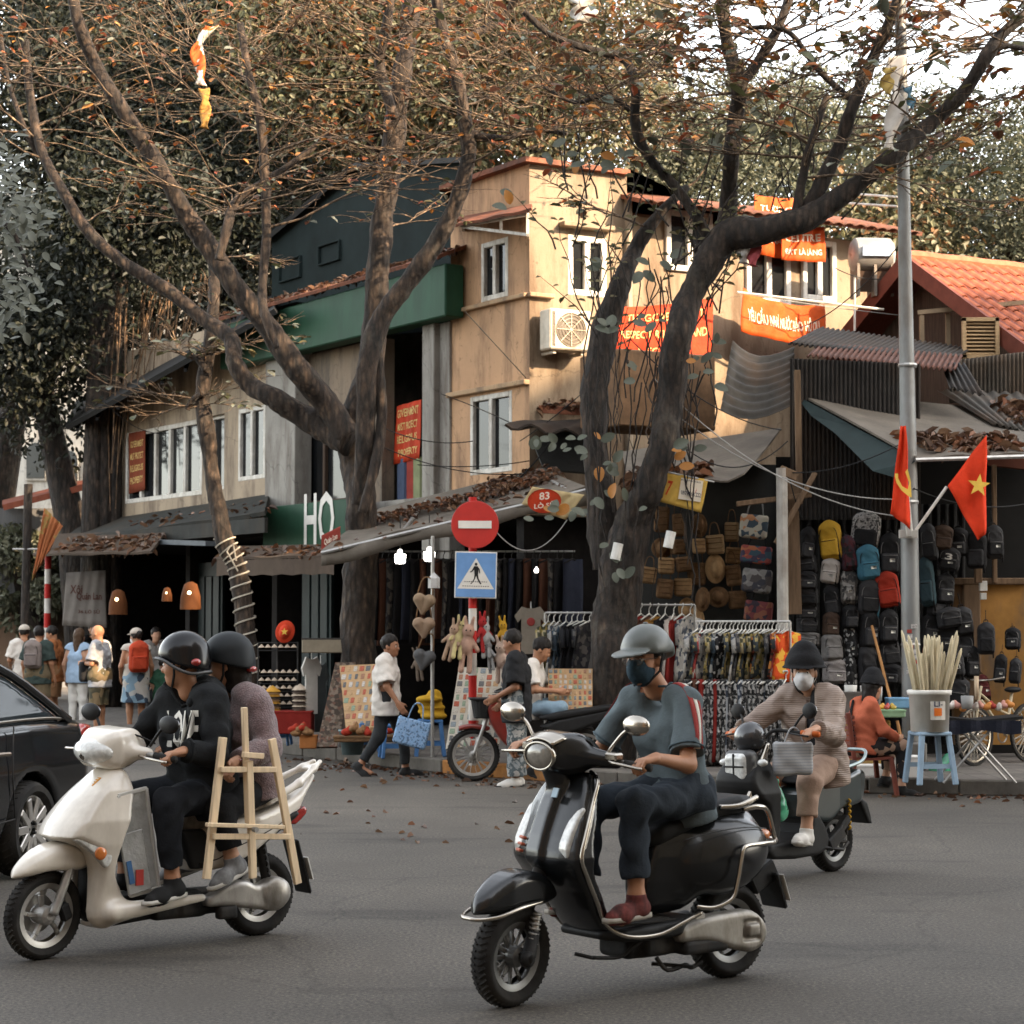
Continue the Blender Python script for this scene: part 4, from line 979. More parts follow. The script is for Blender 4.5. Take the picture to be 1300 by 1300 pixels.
canopy('shade_tree','grey green tree at the far right edge above the red roof',1210,140,1400,400,46,3.0,66,24000,lm_lt,(.08,.14))
canopy('shade_tree','low olive tree between cream house and red roof',1050,230,1180,400,45,2.0,36,6000,lm_md,(.13,.22))
canopy('street_bush','dark roadside bush below the low shed at far left',-20,672,95,790,43,1.2,26,4000,lm_lt,(.12,.2),cr=(.3,.6),group='shrubs')
# banyan with hanging roots
rootm=bark('root_bark_lit',(.19,.11,.055),(.06,.035,.02))  # warm sunlit tan is put into the root colour
bn=thing('banyan_tree','banyan with curtains of hanging aerial roots left of the beige house','tree',P(160,790,43)*1.0);bn.location.z=0
mb=MB()
for x,r in((112,.2),(122,.28),(134,.22),(145,.16)):mb.tube([V(P(x,790,39.6).x,39.6,0),P(x+U(-4,4),640,39.6),P(x+U(-6,10),480,39.6),P(x+12,340,39.6)],[r,r*.8,r*.7,r*.5],9)
inhouse(mb.build('trunk',bark2,smooth=True),bn)
for k in range(40):
    x=U(138,232);y0,y1=U(200,300),U(430,560)if x>160 else U(560,655);yy=U(38.3,39.4);top=P(x+20+(x-185)*.2,y0+120,yy);bot=P(x,y1,yy)
    mb=MB();mb.tube([top,top.lerp(bot,.33)+V(U(-.1,.1),0,0),top.lerp(bot,.66)+V(U(-.1,.1),0,0),bot],[.016,.016,.014,.008],5,False);inhouse(mb.build('aerial_root',rootm,smooth=True),bn)
bc_,ba_,bn_=[],[],[]  # its crown over the hanging roots
for k in range(26):
    q=np.array(P(U(95,245),U(235,335),U(37.2,38.6)));d=rdir(240,.25);bc_.append(q+d*NR.uniform(.3,1,(240,1))**.5*NR.uniform(.5,.9));ba_.append(rdir(240,-.35)+d*.7);bn_.append(d+rdir(240)*.8+np.array([0,0,.5]))
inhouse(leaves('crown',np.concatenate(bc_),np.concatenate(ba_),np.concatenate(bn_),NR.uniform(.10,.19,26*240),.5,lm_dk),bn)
# near branch with pale leaves at the left edge
nb=thing('leafy_bough','pale grey leafed bough reaching in from the left edge','tree',(-5.2,17,0));mb=MB()
bl_=[P(-120,150,17),P(-40,230,17),P(20,300,16.8),P(40,350,16.7)];mb.tube([V(-5.2,17,0),V(-5.3,17,4),P(-200,60,17),bl_[0]],[.16,.14,.1,.06],8);mb.tube(bl_,[.04,.03,.02,.01],6);inhouse(mb.build('branch',bark2,smooth=True),nb)
lm_pg=leafmat('leaf_pale_grey',[(.075,.084,.060),(.055,.062,.044),(.095,.10,.076),(.038,.043,.030)],trans=.12)
rl_p=[roundleaf(q,.5+.05*q,.04+.06*q,.08+.08*q,lm_pg)for q in range(4)]
for k in range(430):
    if k<240:x,y=U(-30,20+U(0,25)),U(170,430)
    elif k<350:x,y=U(0,62),U(235,300)
    else:x,y=U(0,70),U(290,400)
    if x>40 and R.random()<.55:continue
    p=P(x,y,U(16.2,17.3));a=U(-2.6,1.5)
    putleaf(R.choice(rl_p),p,(math.cos(a),U(-.6,.1),-.2+math.sin(a)*.5),(U(-.4,.2),-.7,1.),U(.07,.115),lambda o:inhouse(o,nb))
# ------------------------------------------------------------------ people
def skin(name,col):return mat(name,col,0.55,var=.10,scale=12,bump=.06,bscale=80,spec=.35)
SK1=skin('skin_tan',(.36,.175,.095));SK2=skin('skin_light',(.46,.25,.155));SK3=skin('skin_brown',(.28,.13,.07))
HAIR=mat('black_hair',(.018,.015,.013),.5,bump=.5,bscale=90,stretch=(1,1,.2));HAIRB=mat('brown_hair',(.07,.042,.025),.5,bump=.5,bscale=90,stretch=(1,1,.2))
def cloth(name,col,rough=.88,**kw):
    kw.setdefault('bump',.3);kw.setdefault('bscale',17);kw.setdefault('bdist',.03);kw.setdefault('var',.14);return mat(name,col,rough,**kw)
def _hit(s,p,d,far=1.0):
    """First point of the solid met from p along d."""
    p,d=Vector(p),Vector(d).normalized();t=0.0;st=s.h*.5
    while t<far:
        q=p+d*t;i=[int(round((q[k]-s.lo[k])/s.h))for k in range(3)]
        if all(0<=i[k]<s.n[k]for k in range(3))and s.D[i[0],i[1],i[2]]<0:return q-d*st*.6
        t+=st
    return None
SDF.hit=_hit
def hframe(f,u):
    f=Vector(f).normalized();u=Vector(u);l=u.cross(f).normalized();u=f.cross(l);return Matrix((f,l,u)).transposed()
class Sk:
    """Joints of a pose; L / R pairs."""
    def __init__(s,**k):
        for a,b in k.items():setattr(s,a,Vector(b)if isinstance(b,(tuple,list,Vector))and len(b)==3 else b)
        s.w=getattr(s,'w',1.0);s.up=getattr(s,'up',Vector((0,0,1)));s.face=getattr(s,'face',Vector((1,0,0)));s.hs=getattr(s,'hs',1.0)
        s.lat=(s.sL-s.sR).normalized();s.H=hframe(s.face,s.up)
    def h(s,x,y,z):return s.hed+s.H@(Vector((x,y,z))*s.hs)
    def lim(s):
        ps=[v for v in s.__dict__.values()if isinstance(v,Vector)and v.length>0.001 and v not in(s.up,s.face,s.lat)]
        return ps
def torso(S,J,inf=0.0,hem=0.0,k=.06):
    lat,w=J.lat,J.w;hl=(J.hL-J.hR).normalized()
    for g in(1,-1):
        sh=J.sL if g>0 else J.sR
        S.add(cone(J.pel+hl*.07*g*w,J.che+lat*.082*g*w,(.112+inf)*w,(.108+inf)*w),k=k)
        S.add(cone(J.che+lat*.08*g*w,sh.lerp(J.nek,.30),(.10+inf)*w,(.058+inf)*w),k=k)
        S.add(cone(sh.lerp(J.nek,.45),sh,(.052+inf)*w,(.053+inf)*w),k=.04)
    if hem:
        d=(J.pel-J.che).normalized()
        for g in(1,-1):S.add(cone(J.pel+hl*.075*g*w,J.pel+hl*.08*g*w+d*hem,(.115+inf)*w,(.125+inf)*w),k=k)
def arm(S,a,b,c,inf=0.0,k=.025,f=1.0,w=1.0):
    S.add(cone(a,b,(.049+inf)*w,(.039+inf)*w),k=k)
    if f>1:S.add(cone(b,b.lerp(c,f-1),(.040+inf)*w,lerp(.040,.026,f-1)*w+inf),k=k)
def leg(S,a,b,c,inf=0.0,k=.03,w=1.0,f=2.0,cuff=0.0):
    S.add(cone(a,b,(.085+inf)*w,(.058+inf)*w),k=k)
    if f>1:
        e=b.lerp(c,f-1);S.add(cone(b,e,(.056+inf)*w,(lerp(.056,.038,f-1)+inf+cuff)*w),k=k)
        if inf==0:m=b.lerp(c,.3);bk=(a-b).normalized();S.add(ell(m+bk*.012,(.05,.05,.09),(c-b).to_track_quat('Z','Y').to_matrix()),k=.04)
def hand(S,w,d,n,side,curl=.5,sc=1.0,spread=.0,thumb=.6):
    """palm + five fingers; d points along the fingers, n out of the palm, side = +1 when the thumb lies on d x n."""
    d=d.normalized();n=(n-d*n.dot(d)).normalized();s=d.cross(n)*side
    S.add(rbox(w+d*.048*sc,(.046*sc,.038*sc,.0135*sc),.012*sc,Matrix((d,s,n)).transposed()),cone(w,w+d*.03*sc,.025*sc,.024*sc),k=.012)
    for i,(ln,o)in enumerate(((.038,.029),(.043,.010),(.040,-.009),(.032,-.028))):
        b=w+d*.09*sc+s*o*sc;dd=d+s*spread*(1.5-i)*.1;a=0.0
        for q,l in enumerate((ln,ln*.68,ln*.52)):
            a+=curl*(.55 if q==0 else 1.0)*(1+.07*i);e=b+(dd*math.cos(a)+n*math.sin(a)).normalized()*l*sc
            S.add(cone(b,e,(.0092-.0007*q)*sc,(.0088-.001*q)*sc),k=.004);b=e
    b=w+d*.028*sc+s*.030*sc;t1=(d*.75+s*.55+n*thumb*.6).normalized();e=b+t1*.040*sc;t2=(d*.8+s*.05+n*thumb).normalized()
    S.add(cone(b,e,.0125*sc,.0105*sc),cone(e,e+t2*.03*sc,.010*sc,.008*sc),k=.008)
def headsdf(S,J):
    L,H,c=J.h,J.H,J.hs
    S.add(ell(L(-.012,0,.03),(.100*c,.078*c,.100*c),H),ell(L(.034,0,-.036),(.062*c,.060*c,.086*c),H),k=.04)
    S.add(ell(L(.054,0,-.095),(.034*c,.036*c,.028*c),H),k=.03)
    for g in(1,-1):S.add(ell(L(.052,.036*g,-.032),(.032*c,.026*c,.030*c),H),k=.02)
    S.add(ell(L(.078,0,.014),(.020*c,.052*c,.012*c),H),cone(L(.086,0,.004),L(.107,0,-.034),.009*c,.0145*c),k=.014)
    for g in(1,-1):S.cut(ell(L(.100,.031*g,-.004),(.016*c,.015*c,.010*c),H),k=.012)
    S.add(ell(L(.087,0,-.068),(.012*c,.024*c,.0055*c),H),ell(L(.085,0,-.080),(.012*c,.020*c,.006*c),H),k=.006)
    for g in(1,-1):S.add(ell(L(-.002,.080*g,-.014),(.021*c,.009*c,.032*c),H),k=.008)
    S.add(cone(J.nek,L(-.018,0,-.07),.056*c,.053*c),k=.03)
def newS(J,h,pad=.16,sub=None):
    ps=sub or J.lim();lo=[min(p[i]for p in ps)-pad for i in range(3)];hi=[max(p[i]for p in ps)+pad for i in range(3)];return SDF(lo,hi,h)
def shoe(J,a,k,t,m,par,h,sole=None,clog=False,name='shoe'):
    f=(t-a);dn=(a-k).normalized();f=(f-dn*f.dot(dn)).normalized();heel=a+dn*.055-f*.035;ball=a+f*.105+dn*.075;toe=a+f*.165+dn*.083
    S=newS(J,h,.08,[heel,toe,a]);r=.004+h*.15
    S.add(cone(heel,ball,.038+r,.040+r),cone(ball,toe,.039+r,.030+r),cone(a+dn*.0,heel+f*.03,.042+r,.04+r),k=.03);sd=f.cross(dn)
    B=Matrix((f,sd,dn)).transposed();S.cut(rbox(ball+dn*.085-f*.03,(.3,.2,.045),.001,B))
    S.cut(capcut(a-dn*.012,-dn,.2))
    o=S.mesh(name,m,par)
    mb=MB();c=(heel+toe)/2;c=c+dn*((ball+dn*.034-c).dot(dn));mb.sheet(lambda u,v:c+f*((u-.5)*.30)+sd*((v-.5)*.088*(1-.55*abs(2*u-1)**3))-dn*.008,10,4,-.022);mb.build('sole',sole or mat('sole_dark',(.03,.03,.03),.8),o,True)
    return o
def face_bits(J,par,glasses=False,mask=None,h=.006,eyes=True):
    L=J.h
    if eyes:
        for g in(1,-1):
            mb=MB();mb.ell(L(.083,.031*g,-.004),(.0125*J.hs,)*3,12,8);e=mb.build('eye',mat('eye_white',(.55,.5,.45),.3,bump=0),par,True)
            mb=MB();mb.ell(L(.0925,.030*g,-.004),(.0045*J.hs,.0065*J.hs,.0065*J.hs),10,6);mb.build('iris',mat('iris',(.02,.012,.008),.2,bump=0),e,True)
            mb=MB();mb.tube([L(.091,.014*g,.014),L(.095,.030*g,.021),L(.085,.05*g,.014)],[.003,.0045,.002],6);mb.build('eyebrow',HAIR,par,True)
    if mask is not None:
        S=SDF(J.hed-V(.17,.17,.17),J.hed+V(.17,.17,.17),h)
        S.add(ell(L(.038,0,-.045),(.070,.068,.088),J.H),ell(L(.075,0,-.05),(.040,.040,.050),J.H),cone(L(.09,0,-.01),L(.108,0,-.04),.014,.018),k=.03);S.wrinkle(.0012,60)
        S.cut(rbox(L(.05,0,.085),(.15,.15,.085),.001,J.H),rbox(L(-.1,0,-.04),(.1,.2,.2),.001,J.H),k=.004);mk=S.mesh('face_mask',mask,par)
        mb=MB()
        for g in(1,-1):mb.tube([L(.01,.068*g,-.02),L(-.01,.082*g,.01),L(-.022,.083*g,-.01)],.002,5);mb.tube([L(.01,.066*g,-.075),L(-.012,.078*g,-.05),L(-.022,.083*g,-.02)],.002,5)
        mb.build('ear_loop',mask,mk)
    if glasses:
        mb=MB()
        for g in(1,-1):
            mb.tube([L(.112,.032*g+.024*math.cos(a),-.006+.019*math.sin(a))for a in[i*PI/8 for i in range(17)]],.0016,5);mb.tube([L(.112,.056*g,0),L(.02,.082*g,.004),L(-.02,.082*g,-.004)],.0016,5)
        mb.tube([L(.112,.008,-.004),L(.116,0,0),L(.112,-.008,-.004)],.0016,5);gl=mb.build('glasses',mat('wire_frame',(.12,.1,.08),.3,.7),par)
        for g in(1,-1):mb=MB();mb.lathe([(0.0,0),(.023,0)],16,Matrix.Translation(L(.112,.032*g,-.006))@J.H.to_4x4()@Matrix.Rotation(PI/2,4,'Y'));mb.build('lens',glass('spectacle_lens',(.3,.3,.3),.03,.22),gl)
def hair(J,par,m=None,style='short',h=.008):
    S=SDF(J.hed-V(.22,.22,.34),J.hed+V(.22,.22,.2),h);L,H,c=J.h,J.H,J.hs
    S.add(ell(L(-.016,0,.042),(.108*c,.090*c,.104*c),H),k=.03)
    if style=='short':S.cut(rbox(L(.10,0,-.06),(.06,.2,.10),.02,H),rbox(L(0,0,-.16),(.2,.2,.12),.02,H),k=.015)
    elif style=='bob':S.add(cone(L(-.05,0,.0),L(-.055,0,-.12),.088*c,.075*c),k=.03);S.cut(rbox(L(.11,0,-.05),(.07,.2,.11),.02,H),k=.015)
    elif style=='long':S.add(cone(L(-.05,0,.0),L(-.075,0,-.24),.086*c,.065*c),k=.03);S.cut(rbox(L(.11,0,-.08),(.075,.2,.15),.02,H),k=.015)
    elif style=='bun':S.add(ell(L(-.12,0,.05),(.045,.05,.045),H),k=.02);S.cut(rbox(L(.10,0,-.06),(.06,.2,.10),.02,H),rbox(L(0,0,-.17),(.2,.2,.12),.02,H),k=.015)
    S.wrinkle(.0045,70,(1,1,.45));return S.mesh('hair',m or HAIR,par)
def person(label,J,M,h=.007,skinm=None,top=None,bottom=None,cat='person',group=None):
    """Skin body as one surface plus clothes. top: dict(m, inf, sleeve 0..2, hem, neck, wr); bottom: dict(m, inf, f, cuff, wr)."""
    S=newS(J,h);torso(S,J)
    for g in 'LR':
        s_,e,w,hp,k,a=[getattr(J,q+g)for q in 'sewhka'];arm(S,s_,e,w,0,f=2.0,w=J.w**.5);leg(S,hp,k,a,0,w=J.w**.5)
        t=getattr(J,'t'+g);f=(t-a).normalized();dn=(a-k).normalized();S.add(cone(a,a+dn*.05,.036,.034),cone(a+dn*.055-f*.03,t-f*.03,.034,.026),k=.03)
        hd=getattr(J,'hand'+g,None)or dict();d=Vector(hd.get('d',(w-e)));n=Vector(hd.get('n',J.lat*(-1 if g=='L' else 1)))
        hand(S,w,d,n,hd.get('side',-1 if g=='L' else 1),hd.get('curl',.45),J.hs*(1.0 if h<.009 else 1.08),thumb=hd.get('thumb',.6))
    headsdf(S,J);o=S.mesh('person',skinm or SK1);tag(o,label,cat,group);o.matrix_basis=M;J.S=S
    if top:
        inf=top.get('inf',.012);sl=top.get('sleeve',.75);T=newS(J,top.get('h',h));torso(T,J,inf,top.get('hem',.10));wd=J.w**.5
        for g in 'LR':
            s_,e,w=[getattr(J,q+g)for q in 'sew']
            if sl<=0:continue
            if sl<=1:
                c=s_.lerp(e,sl);T.add(cone(s_,c,(.053+inf)*wd,(.055+inf)*wd+top.get('flare',.006)),k=.03);T.cut(capcut(c+(e-s_).normalized()*.0,e-s_,.11,.2))
            else:
                arm(T,s_,e,w,inf,f=sl,w=wd);c=e.lerp(w,sl-1);T.cut(capcut(c+(w-e).normalized()*.01,w-e,.07,.16))
        if top.get('collar'):T.add(cone(J.nek.lerp(J.hed,.0),J.nek.lerp(J.hed,.30),.078,.074),k=.03)
        T.wrinkle(top.get('wr',.004),top.get('wf',26),top.get('ws',(1,1,1)),U(0,9))
        nd=(J.hed-J.nek).normalized();fw=(J.lat.cross(V(0,0,1)))*-1
        T.cut(capcut(J.nek+nd*top.get('neck',.012),nd,top.get('nr',.085),.25),k=.012)
        if top.get('scoop'):T.cut(ell(J.nek+J.face*top['scoop']+nd*.01,(.07,.07,.06)),k=.015)
        if top.get('open'):q=J.che+J.face*.15;T.cut(rbox(q+V(0,0,.05),(.07,top['open'],.22),.01,hframe(J.face,V(0,0,1))),k=.01)
        d=(J.pel-J.che).normalized();hm=top.get('hem',.10);T.cut(rbox(J.pel+d*(hm+.15+.02),(.4,.4,.15),.01,hframe(J.lat.cross(d),-d)),k=.006)
        t=T.mesh(top.get('name','shirt'),top['m'],o);J.T=T;J.top=t
    if bottom:
        inf=bottom.get('inf',.014);B=newS(J,h);hl=(J.hL-J.hR).normalized();wd=J.w**.5
        d=(J.pel-J.che).normalized()
        for g in(1,-1):B.add(cone(J.pel+hl*.07*g*J.w-d*.05,J.pel+hl*.075*g*J.w,(.112+inf)*J.w,(.12+inf)*J.w),k=.05)
        for g in 'LR':
            hp,k,a=[getattr(J,q+g)for q in 'hka'];f=bottom.get('f',1.9);leg(B,hp,k,a,inf,w=wd,f=f,cuff=bottom.get('cuff',0),k=.04)
            c=hp.lerp(k,f)if f<=1 else k.lerp(a,f-1);dd=(k-hp)if f<=1 else(a-k);B.cut(capcut(c,dd,.16,.35))
            if f<=1:B.add(cone(hp,c-dd.normalized()*.01,(.09+inf)*wd,(.082+inf)*wd),k=.03);B.cut(capcut(c,dd,.16,.3))
        if bottom.get('skirt'):
            z=bottom['skirt'];c=(J.kL+J.kR)/2;B.add(cone(J.pel,J.pel.lerp(c,z),.15,.23),k=.08);q=J.pel.lerp(c,z);B.cut(capcut(q,c-J.pel,.4,.5))
        B.wrinkle(bottom.get('wr',.004),bottom.get('wf',24),(1,1,.7),U(0,9));o2=B.mesh(bottom.get('name','trousers'),bottom['m'],o);J.B=B
    return o
def standing(H=1.70,yaw=0,lean=0.0,stride=0.0,armL=None,armR=None,w=1.0,face=None,headtilt=0.0,bend=.02):
    """An upright pose about the origin facing +x; arms given as (elbow, wrist) or left hanging."""
    k=H/1.72;v=lambda x,y,z:Vector((x*k,y*k*1,z*k))
    st=stride
    J=dict(pel=v(0,0,.93),che=v(lean*.5,0,1.24),nek=v(lean+.01,0,1.44),hed=v(lean+.05,0,1.585),sL=v(lean*.8,.185*w,1.385),sR=v(lean*.8,-.185*w,1.385),
             hL=v(0,.09,.90),hR=v(0,-.09,.90),kL=v(.5*st+bend,.095,.49),kR=v(-.25*st+bend,-.095,.49),aL=v(.62*st,.10,.095+max(0,0)*.1),aR=v(-.80*st-.0,-.10,.095+.16*st),
             tL=v(.62*st+.17,.13,.02),tR=v(-.80*st+.16,-.13,.01+.02*st),w=w,hs=min(1.0,k*.3+.7))
    a=armL or((-.03+lean,.25,1.10),(.06+lean,.27,.86));J['eL'],J['wL']=v(*a[0]),v(*a[1])
    a=armR or((-.03+lean,-.25,1.10),(.06+lean,-.27,.86));J['eR'],J['wR']=v(*a[0]),v(*a[1])
    if face:J['face']=Vector(face)
    J['up']=Vector((headtilt,0,1)).normalized();return Sk(**J)
def place(x,y,z,yaw):return Matrix.Translation((x,y,z))@Matrix.Rotation(yaw,4,'Z')
def toworld(M,p):return M@Vector(p)
# ------------------------------------------------------------------ ridden machines
black_gloss=mat('black_gloss_paint',(.008,.009,.010),.26,var=.15,scale=3,bump=.03,bscale=8,coat=.25,spec=.4)
pearl=mat('pearl_paint',(.68,.625,.54),.28,var=.05,scale=3,bump=.03,bscale=10,coat=.6,stain=(.50,.45,.38),stainscale=3)
chrome=mat('chrome',(.40,.365,.315),.22,1.0,var=.1,scale=12,bump=.04,bscale=30)
steel=mat('grey_alloy',(.36,.35,.33),.42,.7,var=.2,scale=12,bump=.15,bscale=50)
engine=mat('engine_black',(.02,.02,.02),.6,var=.4,scale=14,bump=.3,bscale=40,stain=(.05,.045,.04),stainscale=6)
rubber=mat('tyre_rubber',(.022,.021,.020),.8,var=.3,scale=10,bump=.3,bscale=60,stain=(.05,.046,.04),stainscale=4)
vinyl=mat('seat_vinyl',(.016,.016,.016),.55,var=.2,scale=9,bump=.2,bscale=120)
plastic=mat('black_plastic',(.02,.02,.02),.5,var=.25,scale=8,bump=.15,bscale=90)
lensm=mat('clear_lens',(.55,.55,.52),.08,var=.35,scale=26,bump=.5,bscale=35,coat=1,bdist=.01)
amber=mat('amber_lens',(.55,.16,.03),.2,var=.3,scale=20,coat=.6);redlens=mat('red_lens',(.30,.018,.012),.18,var=.3,scale=18,coat=.8)
whiteprint=mat('white_print',(.66,.64,.58),.8,var=.12,scale=20)
class Ride:
    def __init__(s,name,label,cat,front,rear):
        a,b=G(*front),G(*rear);s.ang=math.atan2(a.y-b.y,a.x-b.x);s.wb=(a-b).length;s.o=b
        s.M=Matrix.Translation(b)@Matrix.Rotation(s.ang,4,'Z');s.t=thing(name,label,cat,b,s.ang);s.I=s.M.inverted()
    def L(s,px,py,y):  # the point of the lengthwise plane y seen there, in the machine's own axes
        r=s.I.to_3x3()@ray(px,py);c=s.I@Vector((0,0,EYE));t=(y-c.y)/r.y;return c+r*t
    def steer(s,deg,p=(1.29,0,.23),ax=(-.30,0,.95)):
        s.S=Matrix.Translation(p)@Matrix.Rotation(math.radians(deg),4,Vector(ax))@Matrix.Translation(-Vector(p));return s.S
def wheel(par,x,Rr,w,rim,spokes,tym=None,rimm=None,S=None,disc=True,sw=.018,y=0.0,curve=0.0,name='wheel',z=None,n=48):
    M=Matrix.Translation((x,y,Rr if z is None else z))@Matrix.Rotation(PI/2,4,'X');rimm=rimm or steel
    mb=MB();mb.lathe([(.02,-.06),(.045,-.05),(.05,-.02),(.05,.02),(.045,.05),(.02,.06)],16,M,True)
    for k in range(spokes):
        a=2*PI*k/spokes;p=lambda r,b:M@Vector((r*math.cos(b),r*math.sin(b),0));mb.bar(p(.04,a),p((rim+.05)/2,a+curve*.5),sw,.022,ch=.004);mb.bar(p((rim+.05)/2,a+curve*.5),p(rim,a+curve),sw*.9,.022,ch=.004)
    o=mb.build(name,rimm,par)
    if S is not None:o.matrix_basis=S
    hw=w/2;mb=MB();mb.lathe([(rim-.004,-hw*.62),(rim+.012,-hw*.78),(rim+.03,-hw),(Rr-.03,-hw),(Rr-.010,-hw*.72),(Rr,-hw*.3),(Rr,hw*.3),(Rr-.010,hw*.72),(Rr-.03,hw),(rim+.03,hw),(rim+.012,hw*.78),(rim-.004,hw*.62)],n,M)
    for k in range(0,n,1):  # tread blocks
        a=2*PI*(k+.5)/n
        for g in(-1,1):mb.bar(M@Vector(((Rr+.001)*math.cos(a),(Rr+.001)*math.sin(a),g*hw*.15)),M@Vector(((Rr-.012)*math.cos(a+.10),(Rr-.012)*math.sin(a+.10),g*hw*.72)),.012,.008)
    mb.build('tyre',tym or rubber,o,auto=50)
    mb=MB();mb.lathe([(rim-.03,-hw*.5),(rim-.012,-hw*.62),(rim,-hw*.66),(rim+.004,-hw*.55),(rim-.014,-hw*.4),(rim-.02,0),(rim-.014,hw*.4),(rim+.004,hw*.55),(rim,hw*.66),(rim-.012,hw*.62),(rim-.03,hw*.5)],n,M);mb.build('rim',rimm,o,auto=50)
    if disc:mb=MB();mb.lathe([(.05,.045),(.10,.047),(.10,.053),(.05,.055)],24,M);mb.build('brake_disc',steel,o)
    return o
def mirror(par,base,head,r=(.03,.062,.045),stalk=chrome,shell=chrome,S=None):
    mb=MB();b,h=Vector(base),Vector(head);mb.tube(smoothpath([b,b.lerp(h,.5)+V(-.01,0,.03),h],5),.008,8);o=mb.build('mirror',stalk,par,True)
    if S is not None:o.matrix_basis=S
    mb=MB();mb.ell(h,r,18,12);mb.build('mirror_shell',shell,o,True)
    mb=MB();mb.ell(h+V(-r[0]*.55,0,0),(r[0]*.55,r[1]*.86,r[2]*.86),18,10);mb.build('mirror_glass',mat('mirror_glass',(.5,.5,.5),.05,1.0,bump=0),o,True);return o

# ================================================================== black scooter in front
vp=Ride('scooter','black retro scooter with chrome guard rails in the foreground','scooter',(648,1278),(922,1240));t=vp.t;SV=vp.steer(12);SI=SV.inverted()
h=.009
S=SDF((-.3,-.36,.05),(1.5,.36,1.15),h)
S.add(prof([(.985,1.03),(1.07,.90),(1.165,.69),(1.15,.61),(1.05,.50),(.97,.38),(.90,.30),(.83,.28),(.86,.34),(.95,.48),(1.04,.60),(1.06,.70),(.985,.88),(.92,1.02)],
          lambda X,Z:np.interp(Z,[.28,.40,.55,.66,.82,.95,1.03],[.15,.165,.205,.245,.215,.17,.12]).astype(np.float32)+0*X,.018,.95,3))
S.add(prof([(1.03,1.01),(1.10,.92),(1.19,.69),(1.17,.62),(1.10,.62),(1.0,.95)],lambda X,Z:np.interp(Z,[.6,.66,.95,1.02],[.045,.062,.05,.035]).astype(np.float32)+0*X,.02),k=.02)
S.add(cone((1.03,0,.98),(1.06,0,1.06),.055,.06),k=.03)
S.mesh('leg_shield',black_gloss,t)
S=SDF((-.3,-.36,.1),(1.2,.36,1.0),h)
S.add(prof([(.90,.315),(.90,.275),(.70,.255),(.40,.265),(.30,.30),(.34,.34),(.60,.325)],[(.3,.13),(.45,.20),(.8,.20),(.92,.15)],.02,0,2));S.mesh('floorboard',plastic,t)
mb=MB();[mb.box((.66,y,.332),(.20,.013,.006),ch=.004)for y in(-.15,-.1,-.05,0,.05,.1,.15)];tag(mb.build('floor_strips',rubber,t),kind='stuff')
S=SDF((-.35,-.36,.2),(.75,.36,1.0),h)
S.add(prof([(.56,.34),(.60,.46),(.57,.62),(.50,.72),(.30,.78),(.05,.83),(-.10,.80),(-.19,.68),(-.17,.56),(-.05,.52),(.10,.50),(.25,.44),(.36,.36)],
          lambda X,Z:(np.interp(X,[-.2,-.1,.1,.3,.45,.6],[.07,.13,.17,.165,.12,.09])*np.interp(Z,[.34,.5,.62,.74,.84],[.75,.95,1.0,.86,.6])).astype(np.float32),.06,0,3))
for g in(1,-1):
    S.add(ell((.12,.125*g,.60),(.27,.105,.175),Euler((0,.18,0)).to_matrix()),k=.05);S.cut(prof([(.36,.50),(.30,.58),(.16,.60),(.02,.56),(.0,.44),(.3,.40)],.02,.01,0,3,.245*g),k=.02)
S.mesh('rear_body',black_gloss,t)
S=SDF((-.3,-.3,.6),(.75,.3,1.0),h);S.add(prof([(.60,.70),(.52,.765),(.36,.80),(.20,.845),(.05,.88),(-.09,.875),(-.12,.83),(-.02,.80),(.2,.77),(.42,.70),(.55,.665)],[(-.12,.09),(0,.13),(.3,.14),(.5,.12),(.6,.07)],.04,0,3));S.mesh('seat',vinyl,t)
S=SDF((.9,-.25,.25),(1.7,.25,.75),h)
S.add(prof([(1.57,.435),(1.55,.50),(1.47,.56),(1.36,.605),(1.24,.605),(1.13,.56),(1.07,.49),(1.12,.455),(1.30,.44)],[(1.07,.075),(1.2,.092),(1.4,.088),(1.52,.062),(1.58,.03)],.045,.6,3));S.cut(cone((1.31,-.045,.2),(1.31,.045,.2),.272),k=.01)
S.mesh('front_fender',black_gloss,t).matrix_basis=SV
S=SDF((.6,-.5,.9),(1.35,.5,1.35),h)
S.add(prof([(1.16,1.175),(1.17,1.09),(1.10,1.035),(.98,1.03),(.86,1.07),(.82,1.11),(.86,1.165),(.98,1.215),(1.10,1.215)],[(.8,.10),(1.0,.125),(1.17,.085)],.05,0,3))
for g in(1,-1):S.add(cone((1.02,.08*g,1.12),(.915,.24*g,1.10),.058,.034),k=.05)
S.cut(capcut((1.165,0,1.118),(1,0,-.06),.085,.1),k=.01)
S.mesh('handlebar_cover',black_gloss,t).matrix_basis=SV
hl=MB();M=Matrix.Translation((1.155,0,1.115))@Matrix.Rotation(PI/2+.06,4,'Y')@Matrix.Diagonal((.80,1.10,1,1))
hl.lathe([(.070,-.02),(.082,.004),(.086,.018),(.080,.028),(.072,.024)],32,M);hlo=hl.build('headlight',chrome,t,True);hlo.matrix_basis=SV
mb=MB();mb.lathe([(.0,.034),(.03,.033),(.055,.028),(.073,.018)],28,M);mb.build('headlight_lens',mat('smoked_lens',(.17,.155,.13),.08,var=.4,scale=18,bump=.4,bscale=30,coat=1),hlo,True)
